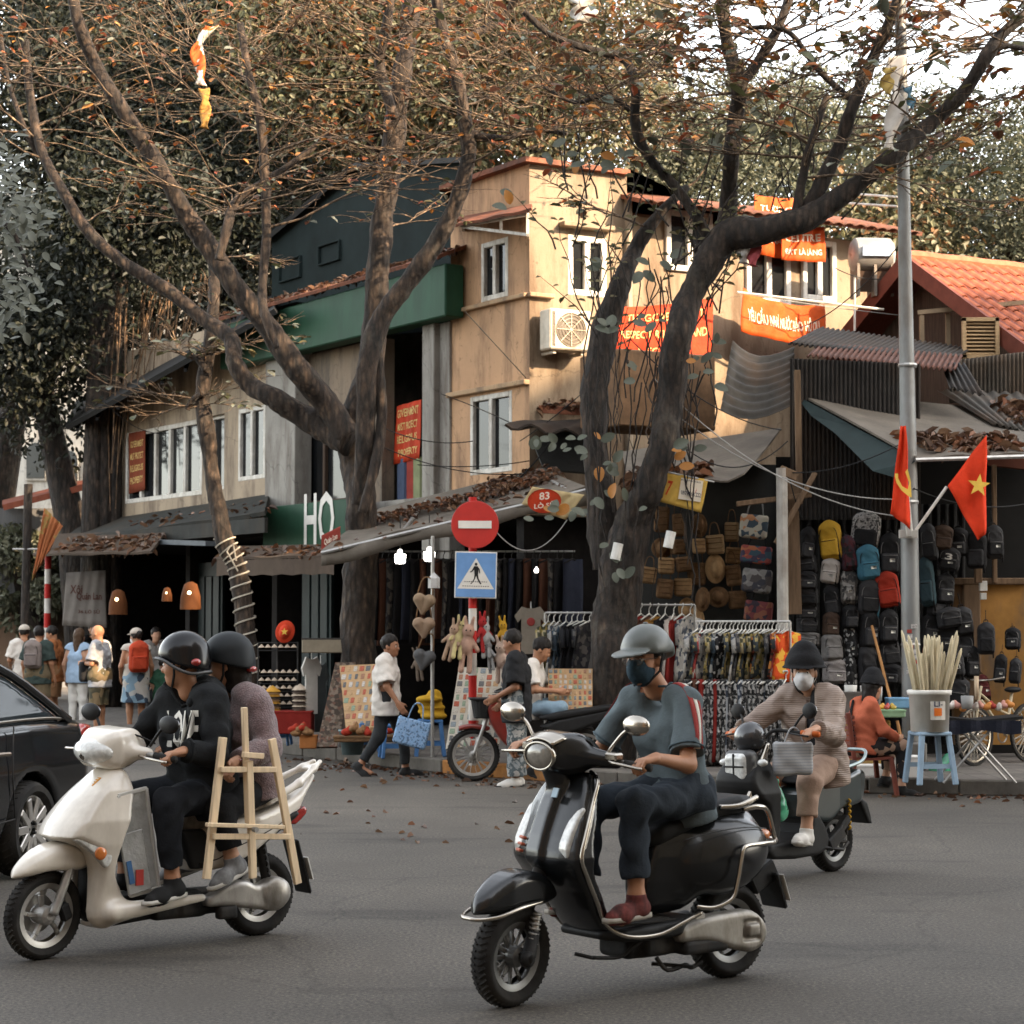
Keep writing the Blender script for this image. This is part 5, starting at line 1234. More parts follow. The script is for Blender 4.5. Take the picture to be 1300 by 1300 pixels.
mb=MB();mb.sheet(lambda u,v:(1.13+.05*math.cos((u-.5)*2.6),(u-.5)*.17,1.195-.035*abs(u-.5)**1.5*4+.012*math.sin(v*PI))if False else(1.10+v*.075,(u-.5)*(.20-.04*v),1.218-v*.030-.09*(u-.5)**2),10,4,.008);mb.build('headlight_visor',chrome,t,True).matrix_basis=SV
for g in(1,-1):
    mb=MB();mb.tube([(.93,.23*g,1.10),(.90,.42*g,1.09)],.014,10);hb=mb.build('handlebar',steel,t,True);hb.matrix_basis=SV
    mb=MB();mb.tube([(.918,.295*g,1.095),(.90,.43*g,1.09)],.019,12);mb.build('grip',rubber,hb,True)
    mb=MB();mb.tube(smoothpath([(.955,.22*g,1.105),(.975,.27*g,1.10),(.955,.42*g,1.085)],5),.007,8);mb.build('brake_lever',chrome,hb,True)
    mb=MB();mb.box((.945,.25*g,1.125),(.03,.035,.018),ch=.008);mb.build('switch',chrome,hb)
    mirror(t,(.95,.21*g,1.13),(.93 if g>0 else .96,.36*g,1.275),(.032,.075,.047),S=SV)
# grille slots, turn lamps, badges
for k in range(3):mb=MB();mb.box((1.165+.01*(2-k),-.095,.68+.028*k),(.012,.03,.007),(0,-.3,-.35),ch=.005);mb.build('grille_slot',mat('orange_slot',(.42,.085,.03),.4),t)
for g in(1,-1):
    S=SDF((.9,-.35,.6),(1.25,.35,1.0),.006);S.add(prof([(1.165,.665),(1.165,.73),(1.085,.87),(1.055,.87),(1.085,.77),(1.125,.665)],.034,.012,0,3,.165*g));tl_=S.mesh('turn_lamp',lensm,t);tl_.location=(-.027,0,.0)
mb=MB();mb.box((1.095,.055,.945),(.003,.018,.022),(0,-.4,.1));mb.build('badge',mat('badge_blue',(.25,.35,.42),.4),t)
# chrome rails
def rail(pts,r,name='guard_rail',S_=None,m=chrome,par=None,n=6):
    mb=MB();mb.tube(smoothpath(pts,n),r,8);o=mb.build(name,m,par or t,True)
    if S_ is not None:o.matrix_basis=S_
    return o
for g in(1,-1):
    rail([(.925,.10*g,1.035),(.935,.165*g,1.0),(.985,.19*g,.90),(1.05,.225*g,.78),(1.095,.245*g,.665),(1.055,.235*g,.58),(.97,.205*g,.45),(.90,.185*g,.345),(.80,.215*g,.29),(.62,.222*g,.285),(.48,.225*g,.325),(.36,.225*g,.365)],.0105,'shield_trim')
    rail([(.975,.182*g,.90),(1.03,.215*g,.79),(1.078,.228*g,.68)],.012,'trim_bead',m=mat('bead_pale',(.5,.48,.44),.35,.5))
    rail([(.40,.235*g,.395),(.30,.25*g,.385),(.20,.26*g,.42),(.165,.262*g,.50),(.14,.262*g,.60),(.11,.255*g,.655),(-.02,.235*g,.66),(-.13,.20*g,.655)],.011)
rail([(-.13,.20,.655),(-.22,.12,.66),(-.24,0,.66),(-.22,-.12,.66),(-.13,-.20,.655)],.011)
rail([(.03,.16,.82),(-.06,.17,.83),(-.14,.15,.80),(-.21,.12,.68),(-.22,.12,.66)],.012);rail([(.03,-.16,.82),(-.06,-.17,.83),(-.14,-.15,.80),(-.21,-.12,.68),(-.22,-.12,.66)],.012)
rail([(.16,.135,.835),(.06,.165,.84),(-.06,.16,.875)],.013,'grab_rail');rail([(.16,-.135,.835),(.06,-.165,.84),(-.06,-.16,.875)],.013,'grab_rail')
rail([(1.22,.10,.475),(1.36,.108,.465),(1.50,.095,.435),(1.585,.05,.425),(1.60,0,.425),(1.585,-.05,.425),(1.50,-.095,.435),(1.36,-.108,.465),(1.22,-.10,.475)],.010,'fender_rail',SV)
rail([(.95,.14,.20),(.80,.15,.19),(.74,.17,.23),(.66,.20,.285)],.009,'guard_rail',m=plastic);rail([(.95,.14,.20),(1.02,.10,.22)],.009,m=plastic)
# wheels, fork, engine
wheel(t,vp.wb,.228,.112,.155,12,rimm=mat('dark_alloy',(.16,.16,.155),.4,.6),S=SV,sw=.012)
wheel(t,0,.228,.118,.155,5,rimm=MATS['dark_alloy'],sw=.03)
mb=MB();mb.tube([(1.12,0,.62),(1.22,.0,.40),(1.245,.075,.33)],[.035,.03,.028],10);mb.tube([(1.245,.075,.34),(1.285,.085,.24),(1.315,.085,.225)],[.028,.034,.036],10);mb.lathe([(.0,.0),(.035,0),(.035,.03),(0,.03)],14,Matrix.Translation((1.31,.085,.228))@Matrix.Rotation(-PI/2,4,'X'));fk=mb.build('fork',engine,t,True);fk.matrix_basis=SV
rail([(1.22,.07,.42),(1.275,.088,.255)],.018,'shock_absorber',SV,steel);mb=MB();mb.tube([Vector((1.225,.07,.42)).lerp(Vector((1.27,.088,.27)),i/60)+Vector((math.cos(i*.75)*.026,math.sin(i*.75)*.02,0))for i in range(61)],.005,5);mb.build('spring',steel,t,True).matrix_basis=SV
S=SDF((-.25,-.1,.05),(.7,.32,.5),.008)
S.add(prof([(.46,.30),(.30,.335),(.12,.345),(.0,.34),(-.085,.27),(-.08,.19),(0,.145),(.12,.165),(.30,.22),(.46,.23)],.05,.03,0,3,.155));S.cut(rbox((.02,.21,.25),(.055,.02,.05),.012),k=.01);S.add(rbox((.01,.195,.25),(.035,.02,.028),.01));S.mesh('transmission_cover',mat('warm_alloy',(.34,.32,.285),.45,.55,stain=(.18,.16,.13),stainscale=6),t)
S=SDF((.1,-.25,.05),(.8,.28,.45),.01);S.add(rbox((.42,.0,.24),(.22,.15,.07),.03),rbox((.30,.165,.20),(.14,.035,.035),.02),rbox((.58,0,.21),(.14,.11,.05),.03),cone((.2,-.16,.25),(-.2,-.18,.30),.05,.065),k=.02);S.mesh('engine',engine,t)
mb=MB();mb.tube(smoothpath([(.55,.12,.16),(.50,.14,.10),(.40,.15,.115),(.36,.15,.10),(.30,.16,.125)],4),.011,7);mb.bar((.52,.05,.12),(.38,.19,.11),.03,.014);mb.build('centre_stand',engine,t)
mb=MB();mb.box((.36,.212,.345),(.03,.004,.012),ch=.003);mb.build('name_badge',whiteprint,t)
# plate, tail lamp, mudflap
mb=MB();mb.box((-.30,0,.40),(.012,.085,.095),(0,.35,0),ch=.008);mb.box((-.22,0,.47),(.09,.05,.05),(0,.5,0),ch=.01);pl=mb.build('mudflap',plastic,t)
mb=MB();mb.box((-.322,0,.415),(.004,.095,.07),(0,.35,0),ch=.003);mb.build('number_plate',mat('plate_white',(.55,.54,.5),.5),t)
S=SDF((-.3,-.15,.5),(0,.15,.8),.008);S.add(ell((-.165,0,.66),(.045,.065,.05)));S.mesh('tail_lamp',redlens,t)
for g in(1,-1):mb=MB();mb.ell((-.12,.135*g,.69),(.05,.02,.028));mb.build('rear_turn_lamp',amber,t,True)

seam=mat('seam_dark',(.03,.028,.025),.7,bump=0)
for g in(1,-1):rail([(.94,.16*g,1.13),(1.0,.12*g,1.19),(1.04,.05*g,1.10)],.005,'brake_cable',SV,plastic);rail([(.44,.19*g,.70),(.25,.222*g,.735),(.05,.21*g,.74),(-.12,.16*g,.72)],.003,'panel_seam',None,mat('seam_grey',(.05,.05,.05),.5,bump=0))
# rider
gl,gr=SV@Vector((.905,.37,1.095)),SV@Vector((.905,-.37,1.095))
J=Sk(pel=(.30,0,.90),che=(.37,0,1.20),nek=(.435,0,1.40),hed=(.52,.01,1.548),sL=(.405,.185,1.345),sR=(.43,-.185,1.345),eL=(.50,.29,1.06),eR=(.56,-.30,1.08),wL=gl+V(-.085,.015,.03),wR=gr+V(-.085,-.005,.03),
       hL=(.30,.10,.88),hR=(.30,-.10,.88),kL=(.74,.19,.885),kR=(.72,-.19,.86),aL=(.735,.195,.465),aR=(.74,-.17,.45),tL=(.86,.215,.345),tR=(.88,-.18,.345),face=(.93,.30,-.05),up=(.06,0,1),w=.92,
       handL=dict(d=(.72,0,-.10),n=(-.25,0,-1),curl=1.15),handR=dict(d=(.72,0,-.10),n=(-.25,0,-1),curl=1.15))
tee=cloth('tee_slate',(.098,.122,.132),.9)
rider=person('man in slate blue striped tee, grey cap helmet and dark mask riding the black scooter',J,vp.M,.0075,SK1,dict(m=tee,inf=.010,sleeve=.80,hem=.11,neck=.0,nr=.088,wr=.007,wf=24,flare=.016,scoop=.045,ws=(1,1,.7)),dict(m=cloth('trousers_navy',(.026,.033,.042),.9),inf=.020,f=1.80,wr=.0095,wf=27,cuff=.006))
face_bits(J,rider,True,cloth('mask_slate',(.028,.052,.072),.85))
hair(J,rider)
S=SDF(J.hed-V(.25,.25,.1),J.hed+V(.25,.25,.25),.007);L,H=J.h,J.H
S.add(ell(L(-.02,0,.052),(.136,.112,.112),H),k=.01);S.add(rbox(L(-.03,0,.045),(.10,.10,.03),.03,H),k=.02);S.cut(rbox(L(0,0,-.07),(.3,.3,.095),.001,H),k=.006)
S.add(prof([(0,0),(1,0),(1,1)],.01)if False else ell(L(.125,0,.034),(.105,.088,.013),H@Euler((0,.16,0)).to_matrix()),k=.012)
S.add(cone(L(-.12,-.07,.02),L(-.14,0,.0),.022),cone(L(-.14,0,.0),L(-.12,.07,.02),.022),k=.02)
hm_=S.mesh('helmet',mat('helmet_sage',(.088,.098,.090),.42,var=.1,bump=.05),rider)
mb=MB();mb.ell(L(-.02,0,.166),(.012,.012,.006),10,6);mb.build('helmet_button',hm_.data.materials[0],hm_,True)
for g in(1,-1):mb=MB();mb.tube([L(.0,.10*g,.02),L(.01,.085*g,-.06),L(.055,.03*g,-.125)],.006,5);mb.build('chin_strap',plastic,hm_)
def ribbon(J,path,w,m,par,name,off=.007,T=None):
    """A strip laid on the garment under path points given with their inward directions."""
    T=T or J.T;A,B=[],[]
    for p,d,s in path:
        a,b=T.hit(p+s*w/2-d*.12,d),T.hit(p-s*w/2-d*.12,d)
        if a is None or b is None:continue
        A.append(a-d*off);B.append(b-d*off)
    if len(A)<2:return
    for X_ in(A,B):
        for _ in range(3):X_[1:-1]=[(X_[i-1]+X_[i]*2+X_[i+1])/4 for i in range(1,len(X_)-1)]
    mb=MB();n=len(A)-1;f=lambda u,v:A[min(int(u*n+.5),n)].lerp(B[min(int(u*n+.5),n)],v);mb.sheet(f,n,1,.002);return mb.build(name,m,par,True)
red_st,white_st=cloth('stripe_red',(.26,.045,.04)),cloth('stripe_white',(.58,.54,.47))
for g in 'LR':
    s_,e=getattr(J,'s'+g),getattr(J,'e'+g);path=[]
    out=J.lat*(1 if g=='L' else-1)
    for i in range(7):p=J.nek.lerp(s_,.42+.58*i/6);d=(V(0,0,-1)-out*.25*i/6).normalized();path.append((p,d,V(1,0,0)))
    for i in range(1,11):p=s_.lerp(e,.74*i/10);d=(-out-V(0,0,1)*(1-i/4 if i<4 else 0)).normalized();path.append((p,d,(V(1,0,0)+(e-s_).normalized()*0).normalized()))
    for o_,w_,m_,nm in((.024,.022,red_st,'red_stripe'),(0,.020,white_st,'white_stripe'),(-.020,.016,red_st,'red_stripe')):
        ribbon(J,[(p+sd*o_,d,sd)for p,d,sd in path],w_,m_,J.top,nm)
mb=MB();mb.tube([J.nek+J.H@Vector((.02+.088*math.cos(a),.088*math.sin(a),-.012-.045*max(0,math.cos(a))**2))for a in[i*PI/12 for i in range(25)]],.006,6)if False else None
def neckline(J,r,m,drop=0.0,rad=.006):
    q=[];fw=J.H.col[0]
    for i in range(25):
        a=i*PI/12;p=J.nek+J.lat*r*math.cos(a)+V(J.face.x,J.face.y,0).normalized()*(r*math.sin(a)+.015)+V(0,0,.12);h_=J.T.hit(p,(0,0,-1))
        if h_ is not None:q.append(h_+V(0,0,.003))
    if len(q)>6:mb=MB();mb.tube(q+[q[0]],rad,6,False);mb.build('neckband',m,J.top,True)
def cuffband(J,g,f,m,rad=.005):
    s_,e,w=getattr(J,'s'+g),getattr(J,'e'+g),getattr(J,'w'+g);A,B=(s_,e)if f<=1 else(e,w);c=A.lerp(B,f if f<=1 else f-1);d=(B-A).normalized();x=d.orthogonal().normalized();y=d.cross(x);q=[]
    for i in range(17):
        a=i*PI/8;o=x*math.cos(a)+y*math.sin(a);h_=J.T.hit(c+o*.16,-o,.16)
        if h_ is not None:q.append(h_+o*.002)
    if len(q)>8:mb=MB();mb.tube(q,rad,6,False);mb.build('cuff_band',m,J.top,True)
hemm=cloth('hem_slate',(.060,.085,.098))
neckline(J,.098,hemm)
for g in 'LR':cuffband(J,g,.74,hemm)
shm=mat('shoe_black_red',(.035,.018,.016),.75,var=.5,scale=30,bump=.3)
for g in 'LR':shoe(J,getattr(J,'a'+g),getattr(J,'k'+g),getattr(J,'t'+g),mat('shoe_maroon',(.13,.035,.03),.8,var=.5,scale=22,bump=.4,bscale=120,stain=(.02,.018,.018),stainscale=12),rider,.006,mat('sole_pale',(.36,.33,.28),.8))
# ================================================================== white scooter with two riders
ws=Ride('scooter','white pearl step through scooter with amber lamps carrying two riders','scooter',(54,1218),(325,1187));t=ws.t;SW=ws.steer(10);h=.009
S=SDF((.2,-.36,.05),(1.6,.36,1.1),h)
def fw_(X,Z):return np.interp(Z,[.13,.25,.40,.58,.70,.85,.95],[.13,.15,.18,.215,.222,.18,.12]).astype(np.float32)+0*X
S.add(prof([(1.285,.625),(1.25,.69),(1.15,.80),(1.03,.90),(.96,.955),(.90,.95),(.90,.86),(.965,.70),(1.01,.55),(1.01,.42),(.95,.31),(.95,.18),(1.03,.14),(1.10,.20),(1.10,.32),(1.10,.45),(1.14,.55),(1.21,.59)],fw_,.03,1.5,3))
S.cut(prof([(1.4,.58),(1.12,.575),(1.03,.42),(1.04,.25),(1.1,.1),(1.5,.1)],.075,.03,-.0,3),k=.02)
S.cut(prof([(.84,.88),(.90,.80),(.93,.6),(.93,.45),(.84,.34),(.60,.34),(.60,.9)],lambda X,Z:fw_(X,Z)-.035,.03,1.5,3),k=.01)
for g in(1,-1):
    S.add(cone((.98,.165*g,.225),(.46,.185*g,.262),.052,.020),k=.06)
    S.cut(cone((1.18,.09*g,.70),(1.07,.115*g,.775),.006,.004),k=.006)
S.mesh('front_body',pearl,t)
S=SDF((.2,-.3,.05),(1.3,.3,.95),h);S.add(prof([(.88,.88),(.93,.7),(.965,.5),(.93,.30),(.45,.30),(.42,.20),(.95,.14),(1.06,.2),(1.06,.5),(1.1,.6),(.96,.86)],lambda X,Z:fw_(X,Z)-.05,.02,1.5,2));S.mesh('footwell',plastic,t)
S=SDF((-.5,-.36,.2),(.8,.36,1.0),h)
S.add(prof([(.50,.40),(.52,.55),(.42,.62),(.20,.66),(0,.70),(-.20,.77),(-.36,.865),(-.37,.84),(-.26,.74),(-.20,.66),(-.06,.58),(.08,.50),(.22,.43),(.36,.395)],lambda X,Z:np.interp(X,[-.38,-.25,-.1,.1,.3,.52],[.025,.10,.15,.185,.17,.12]).astype(np.float32)+0*Z,.03,0,3));S.mesh('rear_body',pearl,t)
S=SDF((-.5,-.3,.5),(.8,.3,1.0),h);S.add(prof([(.56,.62),(.50,.70),(.36,.73),(.20,.735),(.05,.77),(-.12,.805),(-.18,.79),(-.05,.72),(.2,.665),(.45,.60)],[(-.2,.08),(0,.13),(.3,.14),(.5,.10),(.58,.06)],.035,0,3));S.mesh('seat',mat('seat_check',(.23,.20,.165),.8,var=.3,scale=30,bump=.4,bscale=60),t)
S=SDF((-.5,-.3,.4),(.7,.3,.75),h);S.add(prof([(.56,.62),(.5,.42),(.42,.34),(.2,.40),(-.05,.56),(-.2,.66),(-.1,.68),(.3,.62)],.145,.03,0,2));S.mesh('under_seat',plastic,t)
S=SDF((.9,-.25,.2),(1.7,.25,.8),h)
S.add(prof([(1.505,.425),(1.47,.48),(1.38,.545),(1.26,.585),(1.15,.58),(1.07,.53),(1.075,.46),(1.16,.445),(1.30,.45),(1.42,.435)],[(1.07,.10),(1.2,.105),(1.35,.09),(1.46,.06),(1.51,.02)],.05,.8,3));S.cut(cone((1.29,-.05,.19),(1.29,.05,.19),.268),k=.01);S.mesh('front_fender',pearl,t).matrix_basis=SW
S=SDF((.5,-.45,.85),(1.2,.45,1.3),h)
S.add(prof([(1.05,1.09),(1.06,1.02),(1.0,.965),(.90,.96),(.78,1.0),(.70,1.05),(.72,1.10),(.82,1.165),(.93,1.165),(1.0,1.14)],[(.68,.06),(.8,.125),(.95,.155),(1.06,.10)],.05,.5,3))
for g in(1,-1):S.add(cone((.90,.10*g,1.05),(.82,.21*g,1.045),.055,.03),k=.05)
S.cut(rbox((.68,0,1.12),(.07,.06,.03),.01),k=.01);hc=S.mesh('handlebar_cover',pearl,t);hc.matrix_basis=SW
S=SDF((.9,-.2,.9),(1.15,.2,1.2),.006);S.add(ell((1.0,0,1.052),(.092,.138,.072)));S.cut(rbox((.94,0,1.05),(.03,.2,.2),.01));hl=S.mesh('headlight',lensm,t);hl.matrix_basis=SW@Matrix.Translation((.0,0,-.005))
mb=MB();mb.ell((1.062,0,1.045),(.03,.05,.04),14,8);mb.build('bulb_reflector',chrome,hl,True)
S=SDF((.85,-.25,.9),(1.1,.25,1.2),.006)
for g in(1,-1):
    mb=MB();mb.tube([(.84,.19*g,1.045),(.80,.40*g,1.03)],.013,10);hb=mb.build('handlebar',steel,t,True);hb.matrix_basis=SW
    mb=MB();mb.tube([(.822,.27*g,1.04),(.80,.41*g,1.03)],.019,12);mb.build('grip',rubber,hb,True)
    mb=MB();mb.tube(smoothpath([(.87,.20*g,1.035),(.885,.28*g,1.03),(.87,.42*g,1.02)],5),.007,8);mb.build('brake_lever',chrome,hb,True)
    mirror(t,(.80,.20*g,1.08),(.76,.30*g,1.20)if g>0 else(.78,-.33,1.22),(.028,.075,.048),plastic,plastic,SW)
    S=SDF((.9,-.35,.4),(1.35,.35,.8),.006);S.add(prof([(1.22,.615),(1.15,.645),(1.04,.60),(1.0,.52),(1.04,.46),(1.1,.53)],.03,.015,0,3,.175*g));tl_=S.mesh('turn_lamp',lensm,t)
    mb=MB();mb.ell((1.075,.205*g,.54),(.035,.012,.035),12,8);mb.build('amber_bulb',amber,tl_,True)
mb=MB();mb.box((1.03,.045,.892),(.034,.032,.004),(0,.72,0),ch=.003);st_=mb.build('sticker',mat('sticker_orange',(.50,.22,.03),.6),t);mb=MB();[mb.box((1.03+.012*k,.045,.8935-.0105*k+.0045),(.003,.02,.001),(0,.72,0))for k in(-1,0,1)];mb.build('print',whiteprint,st_)
# wheels and engine
rimg=mat('silver_rim',(.40,.385,.36),.4,.65,var=.15,scale=14)
wheel(t,ws.wb,.226,.092,.165,5,rimm=rimg,S=SW,sw=.026,curve=.25);wheel(t,0,.226,.098,.150,5,rimm=rimg,sw=.03)
for g in(1,-1):rail([(1.13,.06*g,.60),(1.215,.075*g,.40),(1.285,.078*g,.235)],.024,'fork',SW,steel,t)
mb=MB();mb.box((1.20,.06,.24),(.03,.022,.045),(0,.4,0),ch=.01);mb.build('brake_caliper',engine,t).matrix_basis=SW
S=SDF((-.25,-.1,.05),(.7,.32,.5),.008);S.add(prof([(.42,.26),(.30,.32),(.18,.33),(.10,.30),(.0,.34),(-.085,.30),(-.10,.22),(-.03,.15),(.12,.17),(.30,.20),(.42,.21)],.045,.03,0,3,.15));S.add(ell((-.01,.19,.25),(.085,.035,.078)),k=.02);S.mesh('transmission_cover',mat('silver_alloy',(.42,.40,.37),.38,.6,stain=(.22,.2,.17),stainscale=7),t)
S=SDF((0,-.25,.05),(.8,.28,.45),.01);S.add(rbox((.38,0,.22),(.18,.13,.06),.03),rbox((.30,.17,.17),(.06,.03,.035),.015),rbox((.55,0,.19),(.16,.12,.04),.03),cone((.2,-.16,.22),(-.2,-.19,.29),.05,.062),k=.02);S.mesh('engine',engine,t)
rail([(.06,.12,.55),(.0,.125,.24)],.03,'shock_absorber',None,engine,t);mb=MB();mb.tube([(.06-.06*i/70,.125+math.sin(i*.8)*.036,.55-.3*i/70+math.cos(i*.8)*.01)for i in range(71)],.006,5);mb.build('spring',engine,t,True)
mb=MB();mb.box((-.27,0,.36),(.012,.075,.16),(0,.30,0),ch=.01);mb.build('mudflap',plastic,t);mb=MB();mb.box((-.30,0,.35),(.004,.09,.065),(0,.3,0));mb.build('number_plate',MATS['plate_white'],t)
S=SDF((-.35,-.2,.5),(0,.2,.9),.007);S.add(prof([(-.19,.60),(-.26,.655),(-.25,.70),(-.12,.67),(-.08,.62)],.11,.015,0,2));S.mesh('tail_lamp',redlens,t)
S=SDF((-.45,-.25,.6),(.2,.25,1.0),.008)
for g in(1,-1):S.add(cone((.02,.15*g,.74),(-.20,.12*g,.83),.02,.022),cone((-.20,.12*g,.83),(-.40,.03*g,.935),.022,.014),k=.02)
S.add(cone((-.34,-.05,.90),(-.34,.05,.90),.02),k=.03);S.mesh('grab_rail',pearl,t)
# framed pictures in clear wrap standing in the footwell
pf=thing('picture_panels','clear wrapped framed panels standing in the footwell of the white scooter','picture frame');pf.matrix_basis=ws.M
wrap=mat('clear_wrap',(.42,.42,.40),.15,var=.25,scale=6,bump=.8,bscale=14,coat=.6,bdist=.015,alpha=.72)
mb=MB();mb.box((.84,.165,.58),(.085,.010,.26),(0,.16,.05),ch=.004);mb.build('panel',wrap,pf);mb=MB();mb.box((.87,.195,.48),(.07,.009,.16),(0,.2,.05),ch=.004);mb.build('panel',wrap,pf)
fm_=mat('frame_white',(.48,.47,.44),.4);mb=MB()
for x in(-.085,.085):mb.box((.84+x*.99,.172+x*.05,.58-x*.16),(.010,.012,.265),(0,.16,.05),ch=.003)
for z in(-.26,.26):mb.box((.84+z*.16,.172,.58+z),(.09,.012,.010),(0,.16,.05),ch=.003)
mb.build('frame',fm_,pf);mb=MB();mb.box((.85,.207,.40),(.022,.004,.04));mb.build('red_card',mat('card_red',(.4,.05,.04),.6),pf);mb=MB();mb.box((.905,.207,.43),(.014,.006,.06),(0,.2,0));mb.build('blue_tube',mat('card_blue',(.05,.12,.25),.5),pf)
# front rider
gl,gr=SW@Vector((.805,.35,1.035)),SW@Vector((.805,-.35,1.035))
J=Sk(pel=(.34,0,.83),che=(.40,0,1.13),nek=(.44,.0,1.345),hed=(.475,-.02,1.50),sL=(.40,.205,1.285),sR=(.46,-.19,1.285),eL=(.46,.30,1.02),eR=(.60,-.32,1.05),wL=gl+V(-.09,.01,.03),wR=gr+V(-.09,0,.03),
       hL=(.34,.10,.80),hR=(.34,-.10,.80),kL=(.69,.21,.775),kR=(.72,-.20,.78),aL=(.66,.215,.375),aR=(.72,-.17,.37),tL=(.78,.25,.25),tR=(.85,-.18,.26),face=(.60,-.80,-.06),w=1.0,
       handL=dict(d=(.72,0,-.1),n=(-.25,0,-1),curl=1.15),handR=dict(d=(.72,0,-.1),n=(-.25,0,-1),curl=1.15))
hood=cloth('hoodie_black',(.014,.015,.016),.92)
rw=person('man in black hoodie and glossy black helmet riding the white scooter, face turned away',J,ws.M,.0075,SK1,dict(name='hoodie',m=hood,inf=.028,sleeve=1.93,hem=.13,neck=.045,nr=.080,wr=.009,wf=21),dict(m=cloth('jeans_dark',(.017,.019,.023),.9),inf=.020,f=1.85,wr=.009,wf=26))
hair(J,rw,HAIR);face_bits(J,rw,eyes=True)
S=SDF(J.nek-V(.25,.25,.2),J.nek+V(.25,.25,.25),.008);bk=Vector((-.085,.02,-.01))
S.add(ell(J.nek+V(-.11,.01,-.005),(.085,.135,.10),Euler((0,.5,0)).to_matrix()),cone(J.nek+V(-.06,.11,.02),J.nek+V(.05,.105,-.05),.04,.028),cone(J.nek+V(-.06,-.11,.02),J.nek+V(.05,-.10,-.05),.04,.028),k=.05);S.cut(ell(J.nek+V(.0,0,.06),(.09,.085,.10)),k=.02);S.wrinkle(.004,26);S.mesh('hood',hood,rw)
# lettering on the chest
T=J.T;d=Vector((-.62,-.72,-.05)).normalized();s_=Vector((.75,-.66,0))*-1
chest=J.che+V(.0,.02,.01)-d*.02;up=V(0,0,1);sd_=up.cross(-d).normalized()
def oncloth(x,y,T=T,c=J.che+V(.10,.045,.02),d=d,sd=sd_,up=up):
    p=c+sd*x+up*y;q=T.hit(p-d*.3,d);return(q-d*.004)if q else p
neckline(J,.105,hood,rad=.010);[cuffband(J,g,1.86,hood,.009)for g in 'LR']
text('LOVE',.20,.20,whiteprint,J.top,oncloth,'chest_print')
def helmet(J,par,m,trim=None,drop=.0,tail=True,h=.007,name='helmet',visor=False):
    S=SDF(J.hed-V(.25,.25,.2),J.hed+V(.25,.25,.28),h);L,H=J.h,J.H
    S.add(ell(L(-.018,0,.048),(.142,.122,.128),H),k=.01)
    if drop:S.add(ell(L(-.045,0,-.015),(.118,.124,.10),H),k=.03)
    S.cut(rbox(L(.06,0,-.10-.0),(.30,.3,.112),.001,H@Euler((0,-.12 if not drop else-.30,0)).to_matrix()),k=.008)
    if drop:S.cut(rbox(L(-.05,0,-.16),(.3,.3,.085),.001,H),k=.01)
    if visor:S.add(ell(L(.125,0,.045),(.06,.09,.012),H@Euler((0,.2,0)).to_matrix()),k=.02)
    o=S.mesh(name,m,par);mb=MB()
    for g in(1,-1):mb.tube([L(.0,.11*g,.0),L(.01,.088*g,-.06),L(.05,.03*g,-.128)],.007,5)
    mb.build('chin_strap',plastic,o);return o
hm_=helmet(J,rw,mat('helmet_black_gloss',(.006,.006,.007),.2,bump=0,coat=0,spec=.35),drop=1);L,H=J.h,J.H
mb=MB();mb.tube(smoothpath([L(.11,.09,.035),L(.05,.128,.02),L(-.03,.135,-.03),L(-.10,.105,-.06),L(-.155,.03,-.055),L(-.155,-.03,-.055),L(-.10,-.105,-.06),L(-.03,-.135,-.03),L(.05,-.128,.02),L(.11,-.09,.035)],5),.009,7);mb.build('helmet_trim',mat('trim_grey',(.05,.05,.05),.4),hm_,True)
mb=MB();mb.ell(L(.128,0,.035),(.03,.05,.008),10,6,H);mb.build('peak',plastic,hm_,True);mb=MB();mb.ell(L(-.115,.085,.0),(.03,.03,.022),12,8,H);mb.build('rear_badge',redlens,hm_,True)
sh_=mat('shoe_black',(.018,.018,.018),.75,bump=.3);solew=mat('sole_white',(.55,.53,.48),.7)
for g in 'LR':shoe(J,getattr(J,'a'+g),getattr(J,'k'+g),getattr(J,'t'+g),sh_,rw,.006,solew)
# passenger
J2=Sk(pel=(.06,0,.86),che=(.10,0,1.15),nek=(.16,0,1.36),hed=(.20,-.01,1.495),sL=(.12,.18,1.27),sR=(.16,-.18,1.28),eL=(.10,.27,1.04),eR=(.34,-.27,1.06),wL=(.33,.31,.985),wR=(.40,-.20,1.05),
        hL=(.06,.09,.83),hR=(.06,-.09,.83),kL=(.38,.215,.72),kR=(.40,-.22,.72),aL=(.30,.225,.46),aR=(.32,-.22,.44),tL=(.42,.265,.345),tR=(.44,-.25,.33),face=(.75,-.62,-.1),w=.95,
        handL=dict(d=(.55,.05,-.55),n=(-.1,1,-.2),curl=.9,side=1,thumb=.9),handR=dict(d=(.8,.2,0),n=(0,.4,-1)))
wool=mat('mauve_wool',(.185,.125,.125),.95,var=.35,scale=45,bump=1.0,bscale=110,bdist=.012,sheen=.5)
ps=person('passenger in fuzzy mauve sweater and matte black helmet holding a wooden easel',J2,ws.M,.0085,SK2,dict(name='sweater',m=wool,inf=.034,sleeve=1.90,hem=.08,neck=.05,nr=.08,wr=.006,wf=22),dict(m=cloth('trousers_black',(.013,.013,.014),.9),inf=.026,f=1.78,wr=.006))
helmet(J2,ps,mat('helmet_matte',(.020,.023,.025),.5,bump=.02),drop=1,visor=True);mb=MB();L2,H2=J2.h,J2.H;mb.ell(L2(-.14,.03,-.045),(.03,.045,.02),12,8,H2);mb.build('rear_badge',redlens,ps,True)
hair(J2,ps,HAIR,'bob')
for g in 'LR':shoe(J2,getattr(J2,'a'+g),getattr(J2,'k'+g),getattr(J2,'t'+g),mat('shoe_grey',(.20,.20,.20),.8,var=.4,scale=18,bump=.4),ps,.006,solew)
